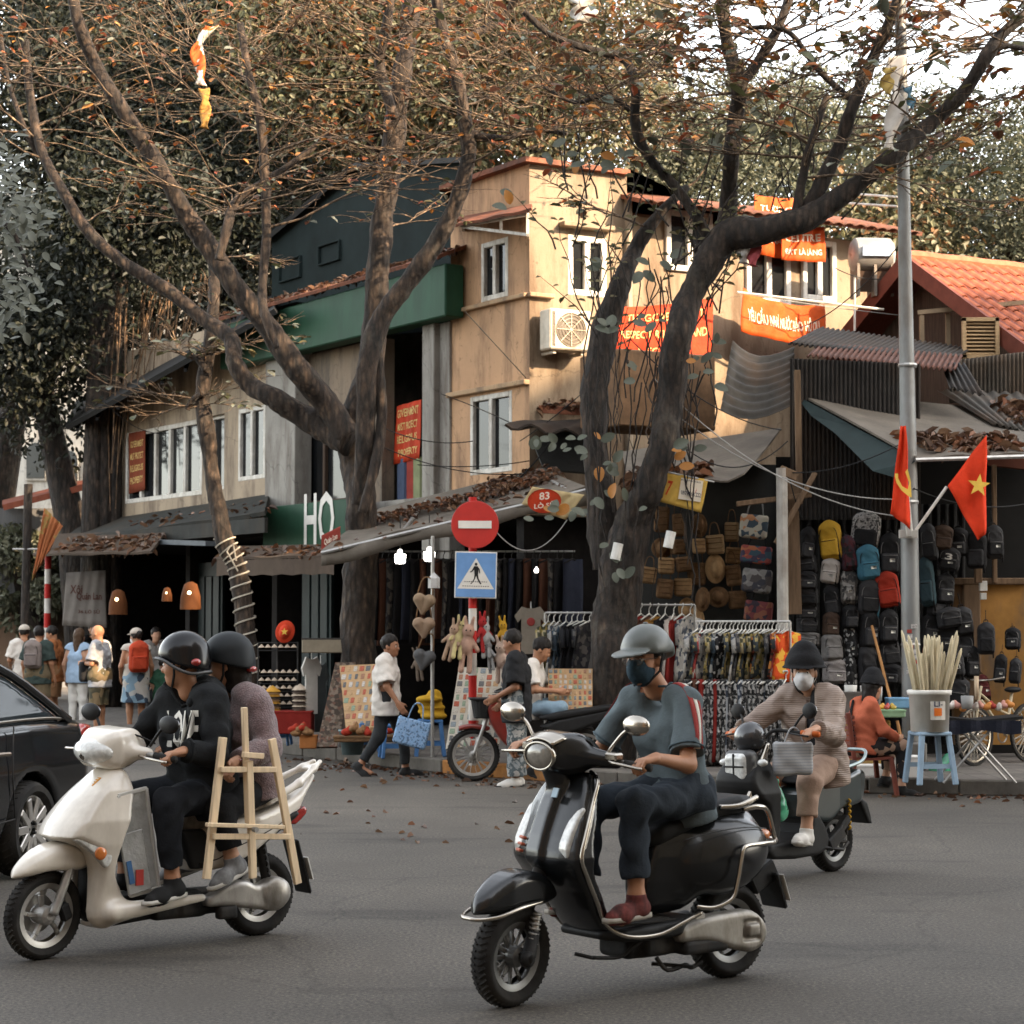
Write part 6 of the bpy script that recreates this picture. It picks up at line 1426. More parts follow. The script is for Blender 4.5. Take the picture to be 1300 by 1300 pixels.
mb=MB();mb.tube([J2.wL+V(-.02,0,.0)+V(.03*math.cos(a),.035*math.sin(a),.01*math.cos(a))for a in[i*PI/8 for i in range(17)]],.004,5);mb.build('bracelet',redlens,ps)
# the easel she carries
ez=thing('easel','pale wooden folding easel held upright by the scooter passenger','easel');ez.matrix_basis=ws.M
pine=mat('pine',(.72,.56,.37),.6,var=.16,scale=5,stretch=(8,8,.6),bump=.15,bscale=30)
def ezbar(a,b,y,w=.042,th=.026,name='leg',yb=None):
    A,B=ws.L(*a,y+.05),ws.L(*b,(y if yb is None else yb)+.05);mb=MB();mb.bar(A,B,w,th,up=(0,1,0),ch=.003);return mb.build(name,pine,ez)
ezbar((283,936),(262,1116),.34);ezbar((345,938),(378,1122),.34);ezbar((316,966),(321,1115),.365,.040);ezbar((310,898),(315,1045),.345,.030,name='mast')
ezbar((280,977),(350,977),.362,.03,name='crossbar');ezbar((270,1062),(368,1062),.362,.03,name='crossbar');ezbar((262,1047),(360,1050),.38,.022,.03,name='tray')
ezbar((308,958),(334,960),.385,.03,name='clamp');mb=MB();p=ws.L(322,1053,.45);mb.tube([p,p+V(0,.03,0)],.014,8);mb.build('knob',steel,ez)

seam=mat('seam_dark',(.03,.028,.025),.7,bump=0)
T_=ws.t
rail([(.74,.17,1.09),(.86,.12,1.14),(.95,.08,1.10)],.005,'brake_cable',SW,plastic,T_);rail([(.76,-.17,1.09),(.88,-.1,1.15),(.95,-.06,1.10)],.005,'brake_cable',SW,plastic,T_)
rail([(.30,.192,.50),(.12,.197,.56),(-.06,.175,.63),(-.22,.125,.70)],.003,'panel_seam',None,seam,T_);rail([(.46,.15,.44),(.36,.186,.46),(.30,.19,.50)],.003,'panel_seam',None,seam,T_)
# ================================================================== electric scooter with the woman in a quilted jacket
eb=Ride('electric_scooter','dark teal electric scooter with round twin headlight, partly hidden by the black scooter','scooter',(905,1128),(1055,1106));t=eb.t;SE=eb.steer(-7,(1.31,0,.22));h=.010
teal=mat('teal_paint',(.008,.018,.018),.3,coat=.7,bump=.02)
wheel(t,eb.wb,.215,.10,.145,5,rimm=MATS['dark_alloy'],S=SE,sw=.03);wheel(t,0,.215,.11,.145,5,rimm=MATS['dark_alloy'],sw=.03)
S=SDF((.5,-.3,.1),(1.3,.3,1.0),h);S.add(prof([(.98,.86),(1.10,.72),(1.08,.60),(.95,.5),(.90,.35),(.86,.2),(.80,.2),(.80,.4),(.84,.6),(.86,.82)],lambda X,Z:np.interp(Z,[.2,.4,.6,.75,.86],[.14,.16,.19,.15,.09]).astype(np.float32)+0*X,.025,1.0,3));S.mesh('front_body',plastic,t)
S=SDF((-.1,-.3,.05),(1.0,.3,.6),h);S.add(prof([(.90,.26),(.86,.16),(.35,.15),(.22,.24),(.34,.42),(.44,.42),(.46,.30)],.16,.025,0,2));S.mesh('floor_case',plastic,t)
S=SDF((-.5,-.3,.2),(.7,.3,.9),h);S.add(prof([(.44,.40),(.46,.56),(.36,.62),(0,.66),(-.22,.70),(-.34,.66),(-.30,.52),(-.18,.46),(.05,.44),(.2,.36)],[(-.35,.06),(-.2,.12),(.1,.15),(.45,.12)],.03,0,3));S.mesh('rear_body',teal,t)
S=SDF((-.5,-.3,.5),(.7,.3,.9),h);S.add(prof([(.46,.63),(.40,.69),(.15,.69),(0,.72),(-.22,.76),(-.26,.73),(0,.67),(.2,.64)],[(-.26,.07),(0,.125),(.46,.10)],.03,0,3));S.mesh('seat',vinyl,t)
S=SDF((.6,-.4,.75),(1.25,.4,1.15),h);S.add(ell((.93,0,.96),(.10,.115,.11)),k=.02);S.cut(rbox((.80,0,.95),(.08,.2,.2),.01));S.mesh('instrument_cowl',mat('smoked_plastic',(.02,.02,.022),.25,coat=.5),t).matrix_basis=SE
S=SDF((.85,-.25,.55),(1.25,.25,.95),.007);S.add(rbox((1.02,.0,.77),(.06,.12,.115),.05),k=.02);hl=S.mesh('headlight',mat('lamp_case',(.05,.05,.05),.4),t);hl.matrix_basis=SE
S=SDF((1.0,-.2,.6),(1.2,.2,.95),.006);S.add(rbox((1.055,0,.77),(.04,.10,.095),.038));S.mesh('lamp_lens',lensm,hl)
mb=MB();mb.box((1.094,0,.77),(.006,.007,.09),ch=.003);mb.box((1.094,0,.775),(.006,.09,.006),ch=.003);mb.build('lens_bars',engine,hl)
for g in(1,-1):
    mb=MB();mb.ell((1.0,.175*g,.80),(.03,.04,.025),12,8);mb.build('turn_lamp',lensm,t,True).matrix_basis=SE
    rail([(.86,.09*g,.92),(.98,.10*g,.72),(1.20,.105*g,.36),(1.305,.108*g,.215)],.02,'fork',SE,chrome,t)
S=SDF((.95,-.2,.25),(1.65,.2,.6),h);S.add(prof([(1.53,.40),(1.45,.47),(1.3,.50),(1.15,.47),(1.10,.40),(1.2,.42),(1.4,.42)],.075,.025,.5,3));S.mesh('front_fender',teal,t).matrix_basis=SE
hbm=MB();hbm.tube(smoothpath([(.72,.40,.975),(.76,.25,.99),(.84,.12,1.0),(.90,.05,.90),(.90,-.05,.90),(.84,-.12,1.0),(.76,-.25,.99),(.72,-.40,.975)],5),.012,8);hb=hbm.build('handlebar',engine,t,True);hb.matrix_basis=SE
for g in(1,-1):
    mb=MB();mb.tube([(.742,.29*g,.985),(.715,.42*g,.975)],.02,10);mb.build('grip',mat('grip_orange',(.45,.10,.02),.6),hb,True);mb=MB();mb.tube([(.80,.24*g,.985),(.80,.40*g,.965)],.007,6);mb.build('brake_lever',engine,hb,True)
    mirror(t,(.76,.22*g,1.0),(.70,.33*g,1.13),(.03,.06,.055),engine,engine,SE)
rail([(.80,.08,.62),(.72,.06,.70),(.62,.02,.62),(.62,.0,.40)],.012,'orange_cable',None,MATS['grip_orange'],t)
for g in(1,-1):
    rail([(-.02,.12*g,.50),(-.005,.12*g,.26)],.018,'shock_absorber',None,engine,t);mb=MB();mb.tube([(-.02,.125*g+math.sin(i*.7)*.03,.50-.2*i/50+.008*math.cos(i*.7))for i in range(51)],.0075,5);mb.build('spring',mat('spring_yellow',(.52,.30,.03),.5),t,True)
    mb=MB();mb.bar((-.02,.1*g,.215),(.40,.1*g,.24),.05,.03,ch=.008);mb.build('swingarm',engine,t)
rail([(.02,.135,.72),(-.18,.14,.76),(-.30,.09,.82),(-.32,0,.83),(-.30,-.09,.82),(-.18,-.14,.76),(.02,-.135,.72)],.012,'grab_rail',None,mat('rail_pale',(.30,.36,.36),.4,.5),t)
S=SDF((-.5,-.2,.3),(0,.2,.7),h);S.add(prof([(-.22,.5),(-.34,.46),(-.40,.30),(-.36,.30),(-.28,.42)],.08,.01,0,2));S.mesh('rear_mudguard',plastic,t);mb=MB();mb.ell((-.31,0,.56),(.03,.07,.035));mb.build('tail_lamp',redlens,t,True)
mb=MB();mb.box((.15,.14,.25),(.10,.03,.045),(0,.5,0),ch=.01);mb.box((.05,.13,.33),(.08,.03,.03),(0,.7,0),ch=.01);mb.tube([(.3,.15,.2),(.1,.17,.17),(.02,.16,.215)],.012,6);mb.build('motor_case',engine,t)
gl,gr=SE@Vector((.73,.345,.98)),SE@Vector((.73,-.345,.98))
J=Sk(pel=(.15,0,.78),che=(.20,0,1.06),nek=(.25,0,1.255),hed=(.295,.0,1.39),sL=(.21,.175,1.20),sR=(.26,-.175,1.20),eL=(.34,.27,.96),eR=(.50,-.29,1.02),wL=gl+V(-.085,.0,.03),wR=gr+V(-.09,0,.03),hL=(.15,.09,.76),hR=(.15,-.09,.76),
       kL=(.50,.185,.66),kR=(.52,-.18,.66),aL=(.545,.19,.335),aR=(.60,-.16,.33),tL=(.68,.225,.25),tR=(.74,-.17,.25),face=(.86,.50,-.05),w=.96,handL=dict(d=(.72,0,-.1),n=(-.25,0,-1),curl=1.1),handR=dict(d=(.72,0,-.1),n=(-.25,0,-1),curl=1.1))
def quilt():
    m,nt,b=_nodes('quilted_taupe');co=_co(nt);n=_noise(nt,co,6,5);r=_ramp(nt,[(.3,(.19,.135,.105)),(.7,(.27,.20,.155))]);nt.links.new(n.outputs[0],r.inputs[0]);nt.links.new(r.outputs[0],b.inputs['Base Color'])
    b.inputs['Roughness'].default_value=.55;w=nt.nodes.new('ShaderNodeTexWave');w.bands_direction='Z';w.inputs['Scale'].default_value=22;w.inputs['Distortion'].default_value=2.0;w.inputs['Detail'].default_value=2;nt.links.new(co,w.inputs[0]);_bump(nt,b,w.outputs['Fac'],.3,.008);return m
qm=quilt();w_=person('woman in taupe quilted jacket, black bucket hat and white face mask on electric scooter',J,eb.M,.0085,SK2,dict(name='jacket',m=qm,inf=.036,sleeve=1.92,hem=.15,neck=.03,nr=.078,wr=.006,wf=30,open=.028),dict(m=cloth('trousers_beige',(.36,.25,.19),.9),inf=.026,f=1.72,wr=.006))
S=newS(J,.01);torso(S,J,.022);S.cut(capcut(J.nek+V(0,0,.01),(0,0,1),.075,.2));S.mesh('undershirt',cloth('dark_undershirt',(.02,.02,.022)),w_)
face_bits(J,w_,False,cloth('mask_white',(.60,.60,.60),.8),.007);hair(J,w_,HAIR,'bob')
S=SDF(J.hed-V(.3,.3,.1),J.hed+V(.3,.3,.3),.008);L,H=J.h,J.H;S.add(cone(L(-.015,0,.05),L(-.015,0,.125),.115,.092),k=.02);S.add(cone(L(-.01,0,.02),L(-.01,0,.045),.165,.135),k=.02);S.cut(rbox(L(0,0,-.13),(.4,.4,.155),.001,H),k=.004);S.wrinkle(.003,22);hat=S.mesh('bucket_hat',cloth('hat_black',(.014,.014,.015)),w_)
for g in 'LR':shoe(J,getattr(J,'a'+g),getattr(J,'k'+g),getattr(J,'t'+g),mat('clog_white',(.62,.59,.54),.6,bump=.1),w_,.007,solew,name='clog')
# bags on the machine
S=SDF((-.22,-.14,-.32),(.22,.14,.06),.008);S.add(rbox((0,0,-.12),(.135,.035,.115),.03),k=.01);S.cut(rbox((0,0,.02),(.11,.02,.04),.01),k=.01);S.wrinkle(.005,22)
bg_=S.mesh('shopping_bag',printmat('bag_stripes',[(.42,.42,.42),(.24,.25,.27),(.40,.40,.40),(.30,.31,.32)],16,kind='wave'));tag(bg_,'grey striped carrier bag hanging from the electric scooter handlebar','bag');p=eb.M@eb.L(1007,945,.27);bg_.matrix_basis=Matrix.Translation(p+V(0,0,.03))@Matrix.Rotation(.15,4,'Z')
mb=MB();mb.tube(smoothpath([(-.06,0,-.02),(-.02,0,.07),(.03,0,.07),(.07,0,-.02)],5),.006,5);mb.build('handle',bg_.data.materials[0],bg_)
S=SDF((-.15,-.15,-.26),(.15,.15,.1),.008);S.add(ell((0,0,-.14),(.075,.06,.085)),cone((0,0,-.06),(.01,0,.05),.04,.012),k=.05);S.wrinkle(.007,34)
gb=S.mesh('plastic_bag',mat('green_plastic',(.06,.30,.17),.25,var=.45,scale=9,bump=.6,bscale=26,alpha=.86,coat=.4));tag(gb,'green plastic carrier bag hanging in the electric scooter footwell','bag');gb.matrix_basis=Matrix.Translation(eb.M@eb.L(988,1020,.12)+V(0,0,.1))@Matrix.Rotation(eb.ang,4,'Z')
# ------------------------------------------------------------------ awnings, shacks and tin roofs
tarp=mat('grey_tarp',(.125,.108,.088),.8,var=.25,scale=2.5,stain=(.10,.085,.07),stainscale=2,bump=.35,bscale=14,bdist=.02)
tarp2=mat('dark_tarp',(.04,.04,.037),.75,var=.3,scale=2.5,stain=(.05,.05,.045),bump=.4,bscale=12,bdist=.02)
teal_t=mat('teal_tarp',(.022,.034,.034),.7,var=.25,scale=3,bump=.3,bscale=10)
rust=mat('rusty_tin',(.095,.038,.024),.7,.2,var=.4,scale=4,stain=(.09,.05,.04),bump=.3,bscale=40)
tin=mat('dark_tin',(.036,.033,.031),.65,.25,var=.35,scale=3,stain=(.05,.035,.025),bump=.3,bscale=40)
tin2=mat('grey_tin',(.070,.062,.052),.6,.35,var=.35,scale=3,stain=(.11,.075,.05),bump=.3,bscale=40)
oldwood=mat('old_wood',(.16,.105,.065),.85,var=.35,scale=4,stretch=(6,6,.7),bump=.4)
def sheetobj(name,label,cat,m,A,B,Cc,D,th=.03,sag=0.0,ripple=0.0,nu=14,nv=8,group=None,seed=0.0):
    mb=MB();slab(mb,A,B,Cc,D,th,sag,nu,nv,ripple,seed);o=mb.build(name,m,None,True);o.data.set_sharp_from_angle(angle=.6);return tag(o,label,cat,group)
aw1=sheetobj('awning','wide grey canvas awning with dead leaves over the souvenir shop behind the no entry sign','awning',tarp,P(482,648,28.2),P(690,596,27.6),P(745,622,24.6),P(408,702,25.0),.03,.10,.02,24,12)
mb=MB()  # its hanging front edge
A,B=P(408,702,25.0),P(745,622,24.6)
mb.sheet(lambda u,v:A.lerp(B,u)+V(0,.02*math.sin(u*25),-v*(.16+.03*math.sin(u*14))),40,2,.01);mb.build('valance',tarp,aw1,True)
mb=MB()
for u in(.03,.3,.6,.95):mb.tube([A.lerp(B,u),P(482,648,28.2).lerp(P(690,596,27.6),u)],.022,6)
mb.tube([A,B],.025,6);mb.build('awning_frame',steel,aw1)
sheetobj('tin_roof','ragged black tin roof sheet jutting from the cream wall by the leaning tree','roof',tin,P(690,536,28.4),P(765,534,28.4),P(760,556,26.6),P(640,541,26.4),.03,0,.05)
sheetobj('tarp_canopy','dark tarpaulin draped under the black tin sheet beside the shaded window','canopy',tarp2,P(672,552,28.2),P(770,548,28.2),P(770,604,27.5),P(690,598,27.5),.03,.05)
mb=MB();mb.box(P(712,522,28.35),(.42,.1,.07),RF.rot,.02);tag(mb.build('red_ledge',redbrown),'red brown ledge piled with leaves below the air conditioner','ledge')
sheetobj('tarp_canopy','sagging grey tarpaulin canopy above the woven bags','canopy',tarp,P(790,575,25.4),P(992,545,25.2),P(945,606,23.2),P(800,628,23.0),.02,.08,.03)
st=thing('market_stall','tin and tarpaulin stall hung with woven bags and backpacks under the big tarps','stall',P(1000,960,24)*1.0);st.location.z=PZ
ins=lambda o:inhouse(o,st)
mb=MB();mb.sheet(lambda u,v:P(lerp(795,992,u),lerp(590,960,v),24.9+.03*math.sin(u*9+v*3)),10,8,.02);ins(mb.build('tarp_wall',mat('tarp_wall',(.050,.050,.047),.85,var=.2,scale=2),smooth=True))
mb=MB();corr(mb,P(1003,455,24.3),P(1168,462,24.3),P(1168,660,24.3),P(1003,660,24.3),30,.014,4);ins(mb.build('tin_wall',tin))
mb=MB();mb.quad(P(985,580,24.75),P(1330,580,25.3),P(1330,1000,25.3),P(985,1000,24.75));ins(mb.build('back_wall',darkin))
mb=MB();corr(mb,P(985,640,24.5),P(1225,640,24.8),P(1225,945,24.8),P(985,945,24.5),22,.02,2);ins(mb.build('tin_wall',mat('black_tin',(.014,.014,.014),.6,.2,var=.3)))
yw=mat('ochre_wall',(.30,.155,.045),.9,var=.3,scale=3,stain=(.13,.10,.075),stainscale=1.6,bump=.4,bscale=30)
mb=MB();mb.box(P(1275,840,24.45),(.62,.06,.98),None);ins(mb.build('ochre_wall',yw));mb=MB();mb.box(P(1234,840,24.36),(.10,.04,.95),ch=.01);mb.box(P(1250,738,24.36),(.5,.05,.04),ch=.01);ins(mb.build('door_post',oldwood))
for k,(x0,y0,x1,y1,Y,w_)in enumerate(((990,596,1012,606,23.3,.10),(985,690,1035,600,23.35,.06),(935,640,1030,628,23.4,.06),(1012,470,1015,640,23.9,.07),(1240,590,1242,740,24.2,.08),(1262,590,1263,740,24.3,.05),(1003,600,1008,780,23.6,.16))):
    mb=MB();mb.bar(P(x0,y0,Y),P(x1,y1,Y),w_,ch=.006);ins(mb.build('timber',oldwood))
po=thing('white_post','white painted steel post between the woven bags and the backpacks','post',G(995,0,0)if False else V(P(994,800,23.3).x,23.3,PZ));mb=MB();mb.tube([(0,0,0),(0,0,3.35)],.065,12);mb.build('tube',mat('post_white',(.46,.44,.40),.7,stain=(.25,.21,.17),stainscale=3),po)
mb=MB();mb.box((0,0,0.02),(.11,.11,.02),ch=.005);mb.build('base_plate',steel,po)
big=sheetobj('tarp_awning','large grey tarpaulin awning with a leaf pile over the backpack stall','awning',tarp,P(1008,498,24.6),P(1250,520,25.6),P(1345,577,22.6),P(1162,583,22.2),.025,.06,.015,16,10)
mb=MB();mb._add([P(1008,500,24.5),P(1085,542,23.35),P(1164,584,22.2),P(1135,606,22.25),P(1108,598,22.4),P(1060,550,23.4),P(1030,528,24)],[(0,6,1),(1,6,5),(1,5,4),(1,4,2),(2,4,3)]);mb.build('side_flap',teal_t,big)
mb=MB();mb.tube([P(1162,584,22.2),P(1345,578,22.6)],.025,6);mb.build('front_bar',steel,big)
def tinroof(label,m,A,B,Cc,D,waves,amp=.025,sag=0):
    mb=MB();corr(mb,A,B,Cc,D,waves,amp,6,sag);o=mb.build('tin_roof',m,None,True);return tag(o,label,'roof')
tinroof('upper dark corrugated roof below the cream wall banner',tin,P(1040,416,27.5),P(1235,443,27.5),P(1200,462,25.6),P(1000,436,25.6),30)
tinroof('lower rusty red corrugated roof over the backpack stall',rust,P(1040,436,26.2),P(1222,452,26.2),P(1212,471,24.6),P(1024,452,24.6),27)
tinroof('dark bent tin sheet drooping at the right end of the rusty roof',tin,P(1195,462,25.2),P(1225,462,25.2),P(1250,503,24.4),P(1205,492,24.4),5,.02)
tinroof('curved grey corrugated sheet lit at its left edge beside the leaning tree',tin2,P(930,432,26.4),P(915,520,25.2),P(1010,512,25.4),P(1008,440,26.6),8,.02,.2)
tinroof('grey vertical corrugated wall sheet under the red tile roof',tin2,P(1205,458,26.5),P(1330,443,26.3),P(1330,510,26.3),P(1205,512,26.5),24,.016)
tinroof('pale roof sheet scattered with leaves at the right edge',tin2,P(1190,496,26.0),P(1340,500,26.0),P(1345,560,23.6),P(1260,538,24.2),10,.02)
sheetobj('roof_lining','brown red lining board under the pale roof sheet at right','board',mat('lining_red',(.10,.035,.022),.8),P(1215,540,25.4),P(1330,548,25.2),P(1330,600,24.9),P(1240,590,25.1),.02)
mb=MB();mb.box(P(822,500,27.0),(.75,.5,.5),RF.rot,.02);tag(mb.build('balcony_box',mat('brown_board',(.17,.10,.055),.85,var=.3,stain=(.07,.05,.035))),'brown boarded balcony box behind the leaning tree','balcony')
# ------------------------------------------------------------------ banners and cloths on the house
ban=cloth('banner_red',(.42,.040,.012),.7,var=.25,scale=4);banl=cloth('banner_orange',(.52,.078,.014),.7,var=.25,scale=4);yel=mat('banner_yellow',(.62,.42,.16),.7,var=.15);wht=mat('banner_white',(.70,.62,.50),.7,var=.12)
def banner(label,corners,Y,lines,m,tm,sag=.06,rip=.02,name='banner',cat='banner',pl=None,off=.05,dark=None):
    A,B,Cc,D=[pl.pt(x,y,off)if pl else P(x,y,Y)for x,y in corners];nn=(B-A).cross(D-A).normalized();nn=-nn if nn.y>0 else nn;sd0=U(0,9)
    f=lambda u,v:A.lerp(B,u).lerp(D.lerp(Cc,u),v)+nn*rip*(math.sin(u*13+sd0+2*v)+.6*math.sin(u*29+5*v+sd0))+V(0,0,-sag*math.sin(u*PI)*(1-.5*v))
    mb=MB();mb.sheet(f,28,8,.006);o=tag(mb.build(name,m,None,True),label,cat)
    for(tx,u0,v0,w,h_)in lines:text(tx,w,h_,tm,o,lambda x,y,u0=u0,v0=v0:f(u0+x,v0-y)+nn*.012)
    return o
banner('long orange banner with white capitals under the right hand windows of the cream wall',[(941,366),(1046,387),(1048,438),(941,421)],0,[('YÊU CẦU NHÀ NƯỚC BẢO HỘ QU',.5,.5,.84,.5)],banl,wht,.10,.03,pl=RF,off=.45)
banner('orange cloth with white lettering at upper left of the cream wall, behind the limb',[(957,247),(1012,252),(1010,330),(957,322)],0,[('TƯỢNG',.5,.2,.7,.14),('ĐÌNH LÀNG',.5,.45,.8,.16),('CỦA LÀNG',.5,.7,.8,.14)],banl,wht,.02,pl=RF,off=.12)
banner('orange cloth with white lettering below the limb near the tall window',[(990,290),(1046,288),(1047,333),(992,330)],0,[('CENTRE',.5,.3,.8,.22),('ĐẤT LÀ LÀNG',.5,.68,.84,.26)],banl,wht,.01,pl=RF,off=.2)
banner('large red banner with yellow English lettering between the two tree stems',[(784,390),(905,378),(900,466),(780,462)],0,[('THE GOVERNMENT',.5,.2,.8,.13),('RESPECT RELIGION AND',.5,.48,.9,.13),('LEGAL',.42,.76,.35,.12)],ban,yel,.03,.03,pl=RF,off=.35)
banner('red vertical banner with yellow lettering left of the white pillars',[(503,516),(535,507),(533,582),(500,590)],0,[('GOVERNMENT',.5,.15,.8,.14),('MUST PROTECT',.5,.38,.75,.13),('RELIGIOUS',.5,.6,.75,.13),('PROPERTY',.55,.83,.7,.12)],ban,yel,.0,.01,pl=LF,off=-.3)
banner('red notice with yellow lettering in the left window of the beige house',[(164,550),(185,546),(184,622),(164,627)],0,[('GOVERNMENT',.5,.2,.8,.11),('MUST PROTECT',.5,.4,.8,.11),('RELIGIOUS',.5,.6,.8,.11),('PROPERTY',.5,.8,.8,.11)],cloth('banner_dull',(.20,.05,.025)),yel,0,.004,pl=LF,off=.02)
b83=banner('cream shop cloth with a red oval reading 83 LO SU under the awning edge',[(676,618),(742,628),(718,660),(662,640)],24.3,[],mat('cream_cloth',(.48,.38,.20),.8,var=.2,scale=6),wht,.0,.01,'shop_cloth','sign')
ov=MB();c=P(691,636,24.15);ov.lathe([(0,0),(.2,0),(.2,.01)],24,Matrix.Translation(c)@Matrix.Rotation(-.05,4,'Y')@Matrix.Rotation(PI/2,4,'X')@Matrix.Diagonal((1,.72,1,1)));ov.build('red_oval',ban,b83)
text('83',.12,.09,wht,b83,lambda x,y:c+V(x,-.08,y+.055+x*.1));text('LÒ SŨ',.24,.075,wht,b83,lambda x,y:c+V(x,-.08,y-.05+x*.1))
ylc=banner('yellow shop pennant with printed phone number above the woven bags',[(848,600),(899,609),(890,651),(838,637)],22.9,[('7',.12,.5,.12,.5),('Lộc Phát',.68,.42,.5,.24)],mat('pennant_yellow',(.50,.32,.07),.8,var=.25,scale=6),ban,0,.008,'pennant','sign')
for tx,dy,hh in(('IN QUẢNG CÁO',.10,.03),('0979.568.222',-.045,.05)):c2=P(877,622,22.86);text(tx,.22,hh,mat('ink_dark',(.03,.03,.05),.8),ylc,lambda x,y,dy=dy:c2+V(x,-.02,y+dy-x*.16))
c2=P(877,622,22.88);mb=MB();mb.box(c2,(.125,.003,.12),(0,.15,0));mb.build('white_panel',wht,ylc);mb=MB();mb.tube([P(846,599,22.9),P(907,612,22.9)],.01,6);mb.build('hanging_rod',steel,ylc)
gs=banner('grey hand painted cloth sign hanging over the tourists at far left',[(84,727),(134,724),(135,797),(79,794)],37,[('Xôi',.28,.32,.3,.16),('Quán Lan',.6,.46,.6,.15),('36 LÒ SŨ',.6,.72,.5,.08)],mat('sign_cloth_grey',(.21,.19,.17),.85,var=.2,scale=3),mat('sign_ink',(.11,.05,.04),.8),0,.01,'cloth_sign','sign')
sv=banner('red drinks board with a white script mark at the left end of the awning',[(408,680),(432,668),(432,690),(408,702)],25.6,[('Lan' if False else 'Quán Lan',.5,.5,.7,.4)],cloth('board_red',(.22,.04,.03)),wht,0,0,'drink_board','sign')
# ------------------------------------------------------------------ lamp post with two flags
lp=thing('lamp_post','tall grey steel lamp post on the pavement with two red flags','lamp post',(P(1157,900,22.3).x,22.3,PZ))
pm=mat('galvanised',(.23,.235,.23),.55,.45,var=.2,scale=3,stain=(.14,.12,.10),stainscale=2,stretch=(1,1,.3))
mb=MB();mb.tube([(0,0,0),(0,0,3),(-.02,0,6),(-.06,0,11.5)],[.105,.095,.07,.055],10);mb.build('pole',pm,lp,auto=40)
mb=MB();mb.box((0,0,.15),(.14,.14,.15),ch=.02);mb.build('base',pm,lp)
for z in(1.35,2.9,4.4):mb=MB();mb.lathe([(.1,-.02),(.108,0),(.1,.02)],12,Matrix.Translation((0,0,z)));mb.build('band',steel,lp)
stk=mat('sticker_mix',(.42,.40,.38),.7,var=.6,scale=30)
for k in range(11):mb=MB();z=1.0+.055*k;x=U(-.04,.04);mb.box((x,-.106+abs(x)*.3,z),(U(.02,.035),.003,U(.018,.026)),(0,U(-.1,.1),0));mb.build('sticker',stk if k%3 else cloth('sticker_red',(.3,.05,.04)),lp)
q=P(1153,678,22.15)-Vector(lp.location);mb=MB();mb.box(q,(.10,.02,.045),ch=.004);mb.box(q+V(.0,-.03,.03),(.03,.03,.06),ch=.004);mb.build('flag_bracket',mat('bracket_white',(.5,.48,.44),.6),lp)
def flag(label,staff,corners,Y,emblem):
    o=thing('flag',label,'flag',P(*staff[0],Y));mb=MB();mb.tube([P(*staff[0],Y),P(*staff[1],Y)],.017,8);inhouse(mb.build('staff',whitewood),o)
    pts=[P(x,y,Y-.04)for x,y in corners];A,B,Cc,D=pts
    f=lambda u,v:A.lerp(B,u).lerp(D.lerp(Cc,u),v)+V(0,-.05*math.sin(u*8+v*3)*u-.02*math.sin(v*9),0)
    mb=MB();mb.sheet(f,16,16,.004);fo=inhouse(mb.build('cloth',cloth('flag_red',(.60,.042,.012),.75,var=.15,scale=3),smooth=True),o)
    em=MB();yel_=mat('flag_yellow',(.70,.45,.08),.7)
    for poly in emblem:
        n=len(poly);em._add([P(x,y,Y-.04)+V(0,-.10,0)for x,y in poly],[tuple(range(n))])
    eo=em.build('emblem',yel_);eo.parent=fo;return o
starp=lambda cx,cy,r,a0=0:[(cx+(r if i%2==0 else r*.4)*math.sin(a0+i*PI/5),cy-(r if i%2==0 else r*.4)*math.cos(a0+i*PI/5))for i in range(10)]
flag('red flag with a yellow five pointed star on the right of the lamp post',[(1163,673),(1202,618)],[(1203,617),(1251,553),(1253,676),(1241,686)],22.0,[starp(1240,617,15,.12)])
flag('red flag with a yellow hammer and sickle on the left of the lamp post',[(1157,674),(1144,542)],[(1143,541),(1149,541),(1157,673),(1130,652)],22.0,[[(1150,596),(1147,600),(1152,614),(1150,622),(1143,618),(1138,608),(1138,602),(1134,602),(1134,606),(1136,614),(1142,623),(1149,629),(1153,632),(1155,632),(1154,612)]])
# faded flag and pole at the far left
ol=thing('pole','dark utility pole with a thin cross bar at far left','pole',V(P(30,800,36).x,36,0));mb=MB();mb.tube([(0,0,0),(.05,0,4.2)],.075,10);mb.build('shaft',bark2,ol);mb=MB();mb.tube([(-.2,-.05,3.05),(.35,-.05,3.05)],.02,6);mb.build('cross_bar',steel,ol)
flag_old=banner('faded orange and yellow pennant drooping from the dark pole at far left',[(57,645),(80,668),(62,700),(40,738)],35.8,[],printmat('pennant_mix',[(.30,.10,.04),(.28,.10,.04),(.26,.17,.06),(.30,.12,.05)],1.6,kind='noise'),wht,0,.04,'pennant','flag')
def bandpost(o,x,y,z0,z1,n,r=.045,m=(0,1),first=0):
    for k in range(n):mb=MB();mb.tube([(x,y,lerp(z0,z1,k/n)),(x,y,lerp(z0,z1,(k+1)/n)-.001)],r,14);mb.build('band',(mat('post_red',(.40,.022,.018),.5,var=.12,bump=.04),mat('post_white2',(.55,.52,.47),.55,var=.1,bump=.04))[(k+first)%2],o)
sg=thing('traffic_sign','round red no entry sign above a blue crossing sign on a banded post','traffic sign',V(P(600,850,23.0).x,23.0,PZ));bandpost(sg,0,0,0,3.0,12,.047,first=1)
tilt=Matrix.Rotation(.08,4,'Z');c=P(603,666,22.9)-Vector(sg.location)
mb=MB();mb.lathe([(0,-.005),(.262,-.005),(.268,.0),(.262,.005),(0,.005)],40,Matrix.Translation(c)@tilt@Matrix.Rotation(PI/2,4,'X'));d1=mb.build('no_entry_disc',mat('sign_red',(.42,.022,.016),.42,var=.15,scale=5,bump=.12,bscale=6,bdist=.02),sg)
